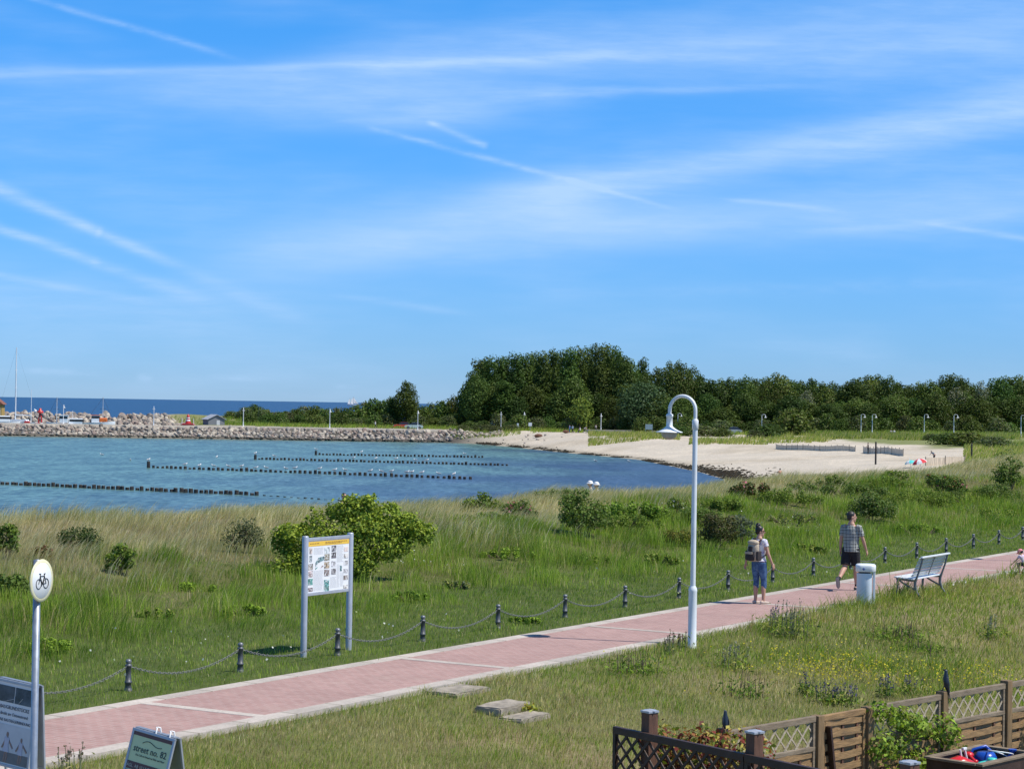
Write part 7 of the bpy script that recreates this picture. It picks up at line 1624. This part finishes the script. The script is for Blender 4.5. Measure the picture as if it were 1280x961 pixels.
for px, py, w, h, c_, nm in ((655, 778, 46, 16, 0, 'below the wide stretch of grass right of the board'), (735, 705, 70, 24, 1, 'on the slope below the dark leafy bush'), (245, 738, 64, 22, 0, 'on the left slope left of the big bush'), (195, 772, 60, 20, 1, 'on the left slope above the second bollard'), (1010, 690, 64, 20, 1, 'on the slope between woman and man'), (1150, 668, 80, 26, 0, 'on the slope right of the leafy bush by the man'), (1235, 650, 90, 28, 1, 'on the right slope near the picture edge'), (990, 655, 70, 26, 2, 'grey one above the two walkers'), (640, 700, 90, 26, 0, 'on the slope right of the big bush'), (570, 735, 50, 18, 2, 'small one right of the board on the slope'), (820, 705, 70, 22, 1, 'on the slope left of the near lamp pole'), (1210, 630, 60, 20, 1, 'below the rose bush on the right dune')):
    shrub(px, py, w*1.1, h*.62, 1300, .05, [[LUSH, GREEN, DARKG], [GREEN, DARKG, OLIVE], [(0.20, 0.23, 0.13), OLIVE, DARKG]][c_], [2, 2, 1.4], 'low green weed patch '+nm, cat='weed', name='weed_patch', lobes=9, ragged=.5)
for px, py, w, h, k, nm in ((770, 664, 150, 24, 0, 'left of the near lamp, in front of the dark leafy bush'), (868, 655, 90, 22, 1, 'behind the near lamp pole'), (985, 632, 120, 22, 0, 'on the crest above the space between the walkers'), (1070, 622, 110, 20, 1, 'on the crest behind the walking man'), (1150, 634, 130, 24, 0, 'below the rose bushes on the right dune'), (1232, 628, 110, 26, 1, 'below the dark round bush on the right dune'), (612, 658, 120, 18, 0, 'on the dune right of the big bright bush'), (1105, 610, 90, 16, 0, 'on the crest in front of the umbrellas'), (700, 628, 90, 16, 1, 'on the crest above the dark leafy bush'), (905, 640, 80, 18, 0, 'on the crest between lamp and woman')):
    p = spot(px, py); rnd = random.Random(int(px)); sc = p.y/2600
    leafy('thicket', p, dome_lobes(w*sc, h*sc, 26, rnd, w*sc*.5), 3600, .065, [MID, DK][k], [2, 2, 1.2], 'irregular low green scrub '+nm, 'scrub', 10, ragged=.6)
# weeds on the near lawn
def weed(px, py, hpx, n, label, flower=None, spread=.25, cols=[GREEN, OLIVE, DARKG], lf=16):
    p = spot_l(px, py); h = hpx*p.y/2600; t = thing('weed_plant', p, 0, label, 'weed'); b = MB(); rnd = random.Random(int(px)); V, Fq, C, o = [], [], [], 0; fl = []
    for i in range(n):
        a = rnd.uniform(0, 6.28); r = rnd.uniform(0, spread); x, y = r*math.cos(a), r*math.sin(a); hh = h*rnd.uniform(.55, 1.05); lx, ly = rnd.uniform(-.25, .35)*hh*.5, rnd.uniform(-.2, .2)*hh*.5
        b.tube([(x, y, -.03), (x+lx*.4, y+ly*.4, hh*.5), (x+lx, y+ly, hh)], [.006, .005, .003], 4)
        fl += [(x+lx*u*u, y+ly*u*u, hh*u) for u in np.linspace(.62, 1.02, 7)]
    b.build('stems', M['twig'] if flower is None else mat('weed_stem', (0.14, 0.17, 0.08), .9, .2, 9), t)
    nl = n*lf; c = np.array([(rnd.gauss(0, spread*.6), rnd.gauss(0, spread*.6), abs(rnd.gauss(0, h*.28))+.03) for _ in range(nl)])
    V, Fq, C = leaf_quads(c, RNG.normal(size=(nl, 3))+np.array([0, 0, .5]), RNG.uniform(.04, .11, nl), pick(cols, [1]*len(cols), nl), .28); link('leaves', np_mesh('leaves', V, Fq, M['leaf'], C), t)
    if flower is not None:
        c = np.array(fl)+RNG.normal(0, .012, (len(fl), 3)); V, Fq, C = leaf_quads(c, RNG.normal(size=c.shape), RNG.uniform(.02, .045, len(c)), pick([flower], [1], len(c)), .8); link('blossoms', np_mesh('blossoms', V, Fq, M['petal'], C), t)
def spot_l(px, py):
    z = -0.1
    for _ in range(8):
        p = on_z(px, py, z); z = 0.5*z+0.5*tz(p.x, p.y)
    return Vector((p.x, p.y, tz(p.x, p.y)))
PUR = (0.10, 0.085, 0.22); GRP = (0.17, 0.17, 0.17)
weed(988, 796, 44, 30, 'tall grey weed with faded seed heads at the path edge below the woman', (0.26, 0.24, 0.22), .42, [(0.12, 0.15, 0.07), GREEN, OLIVE]); weed(968, 788, 30, 9, 'dark purple flowering weed at the path edge below the woman', PUR, .2)
weed(792, 842, 30, 22, 'dark green weed clump on the lawn left of the lamp foot', None, .45, [DARKG, GREEN]); weed(930, 872, 34, 14, 'dark leafy weed clump on the lawn above the trellis', None, .35, [DARKG, GREEN]); weed(916, 838, 34, 16, 'greyish weed with pale seed heads on the lawn right of the lamp', (0.30, 0.30, 0.24), .3)
weed(1008, 870, 30, 8, 'single blue spiked weed above the garden gate', PUR, .12); weed(1034, 880, 30, 12, 'blue flowering weed above the garden gate, left of its twin', PUR, .2); weed(1056, 882, 28, 12, 'blue flowering weed above the garden gate, right of its twin', PUR, .2); weed(1108, 872, 30, 10, 'blue spiked weed above the climbing plant', PUR, .15); weed(1138, 868, 24, 10, 'small blue spiked weed left of the large bird', PUR, .2)
weed(1088, 748, 10, 12, 'short grass weed at the foot of the white bin', None, .3, [DARKG, GREEN]); weed(1120, 800, 26, 30, 'dark green weed clump on the lawn below the bench', None, .55, [DARKG, GREEN]); weed(1150, 815, 18, 20, 'low dark weed clump on the lawn below the bench to the right', None, .5, [DARKG, GREEN]); weed(838, 818, 34, 10, 'thin dry weed at the path edge left of the lamp foot', (0.22, 0.16, 0.14), .15, lf=3); weed(850, 813, 28, 12, 'reddish dry weed beside the lamp foot', (0.26, 0.15, 0.14), .15, lf=3)
weed(84, 964, 34, 12, 'thin dry grass weed at the path edge right of the poster stand', (0.28, 0.22, 0.19), .18, [OLIVE, STRAW], 2); weed(662, 890, 12, 7, 'small yellow flowering weed on the stone steps', (0.60, 0.42, 0.02), .10, [YELLOWG, OLIVE]); weed(1238, 800, 30, 12, 'tall grey weed on the lawn near the right edge', (0.26, 0.27, 0.22), .22)
# wild flowers strewn over the grass
def blossoms(name, label, pts, n, size, cols, spread):
    X, Y, Z = [], [], []
    for px, py, r, k in pts:
        p = spot_l(px, py) if py > 745 else spot(px, py); m = int(n*k); X.append(p.x+RNG.normal(0, r, m)); Y.append(p.y+RNG.normal(0, r*1.2, m))
    x, y = np.concatenate(X), np.concatenate(Y); s, a = sa(x, y); ok = ((s < 16.2) | (s > 19.1)); x, y = x[ok], y[ok]; z = terrain(x, y)+RNG.uniform(spread[0], spread[1], len(x))
    V, Fq, C = leaf_quads(np.stack([x, y, z], -1), RNG.normal(size=(len(x), 3))+np.array([0, -.3, 1.0]), RNG.uniform(.6, 1.3, len(x))*size, pick(cols, [1]*len(cols), len(x)), .9)
    tag(link(name, np_mesh(name, V, Fq, M['petal'], C)), label, 'wild flowers', kind='stuff')
blossoms('yellow_flowers', 'tiny yellow blossoms scattered over the lawn above the garden fence', [(1060, 843, .8, 1.0), (1095, 838, .8, .8), (1030, 846, .6, .6), (1240, 852, .5, .3), (1220, 850, .4, .2), (930, 850, 1.2, .15), (350, 905, 1.0, .06)], 420, .035, [(0.62, 0.52, 0.04), (0.50, 0.48, 0.05)], (.08, .20))
blossoms('white_flowers', 'tiny white blossoms dotted over the green grass', [(950, 740, 2.0, .3), (200, 830, 1.6, .2), (480, 800, 1.2, .12), (860, 625, .4, .35), (835, 640, .5, .3), (1005, 665, 1.2, .5), (520, 705, .5, .2), (1160, 735, .6, .2)], 120, .045, [(0.75, 0.76, 0.70)], (.10, .30))
lawn(); dune(); beach_tufts(); seaweed()
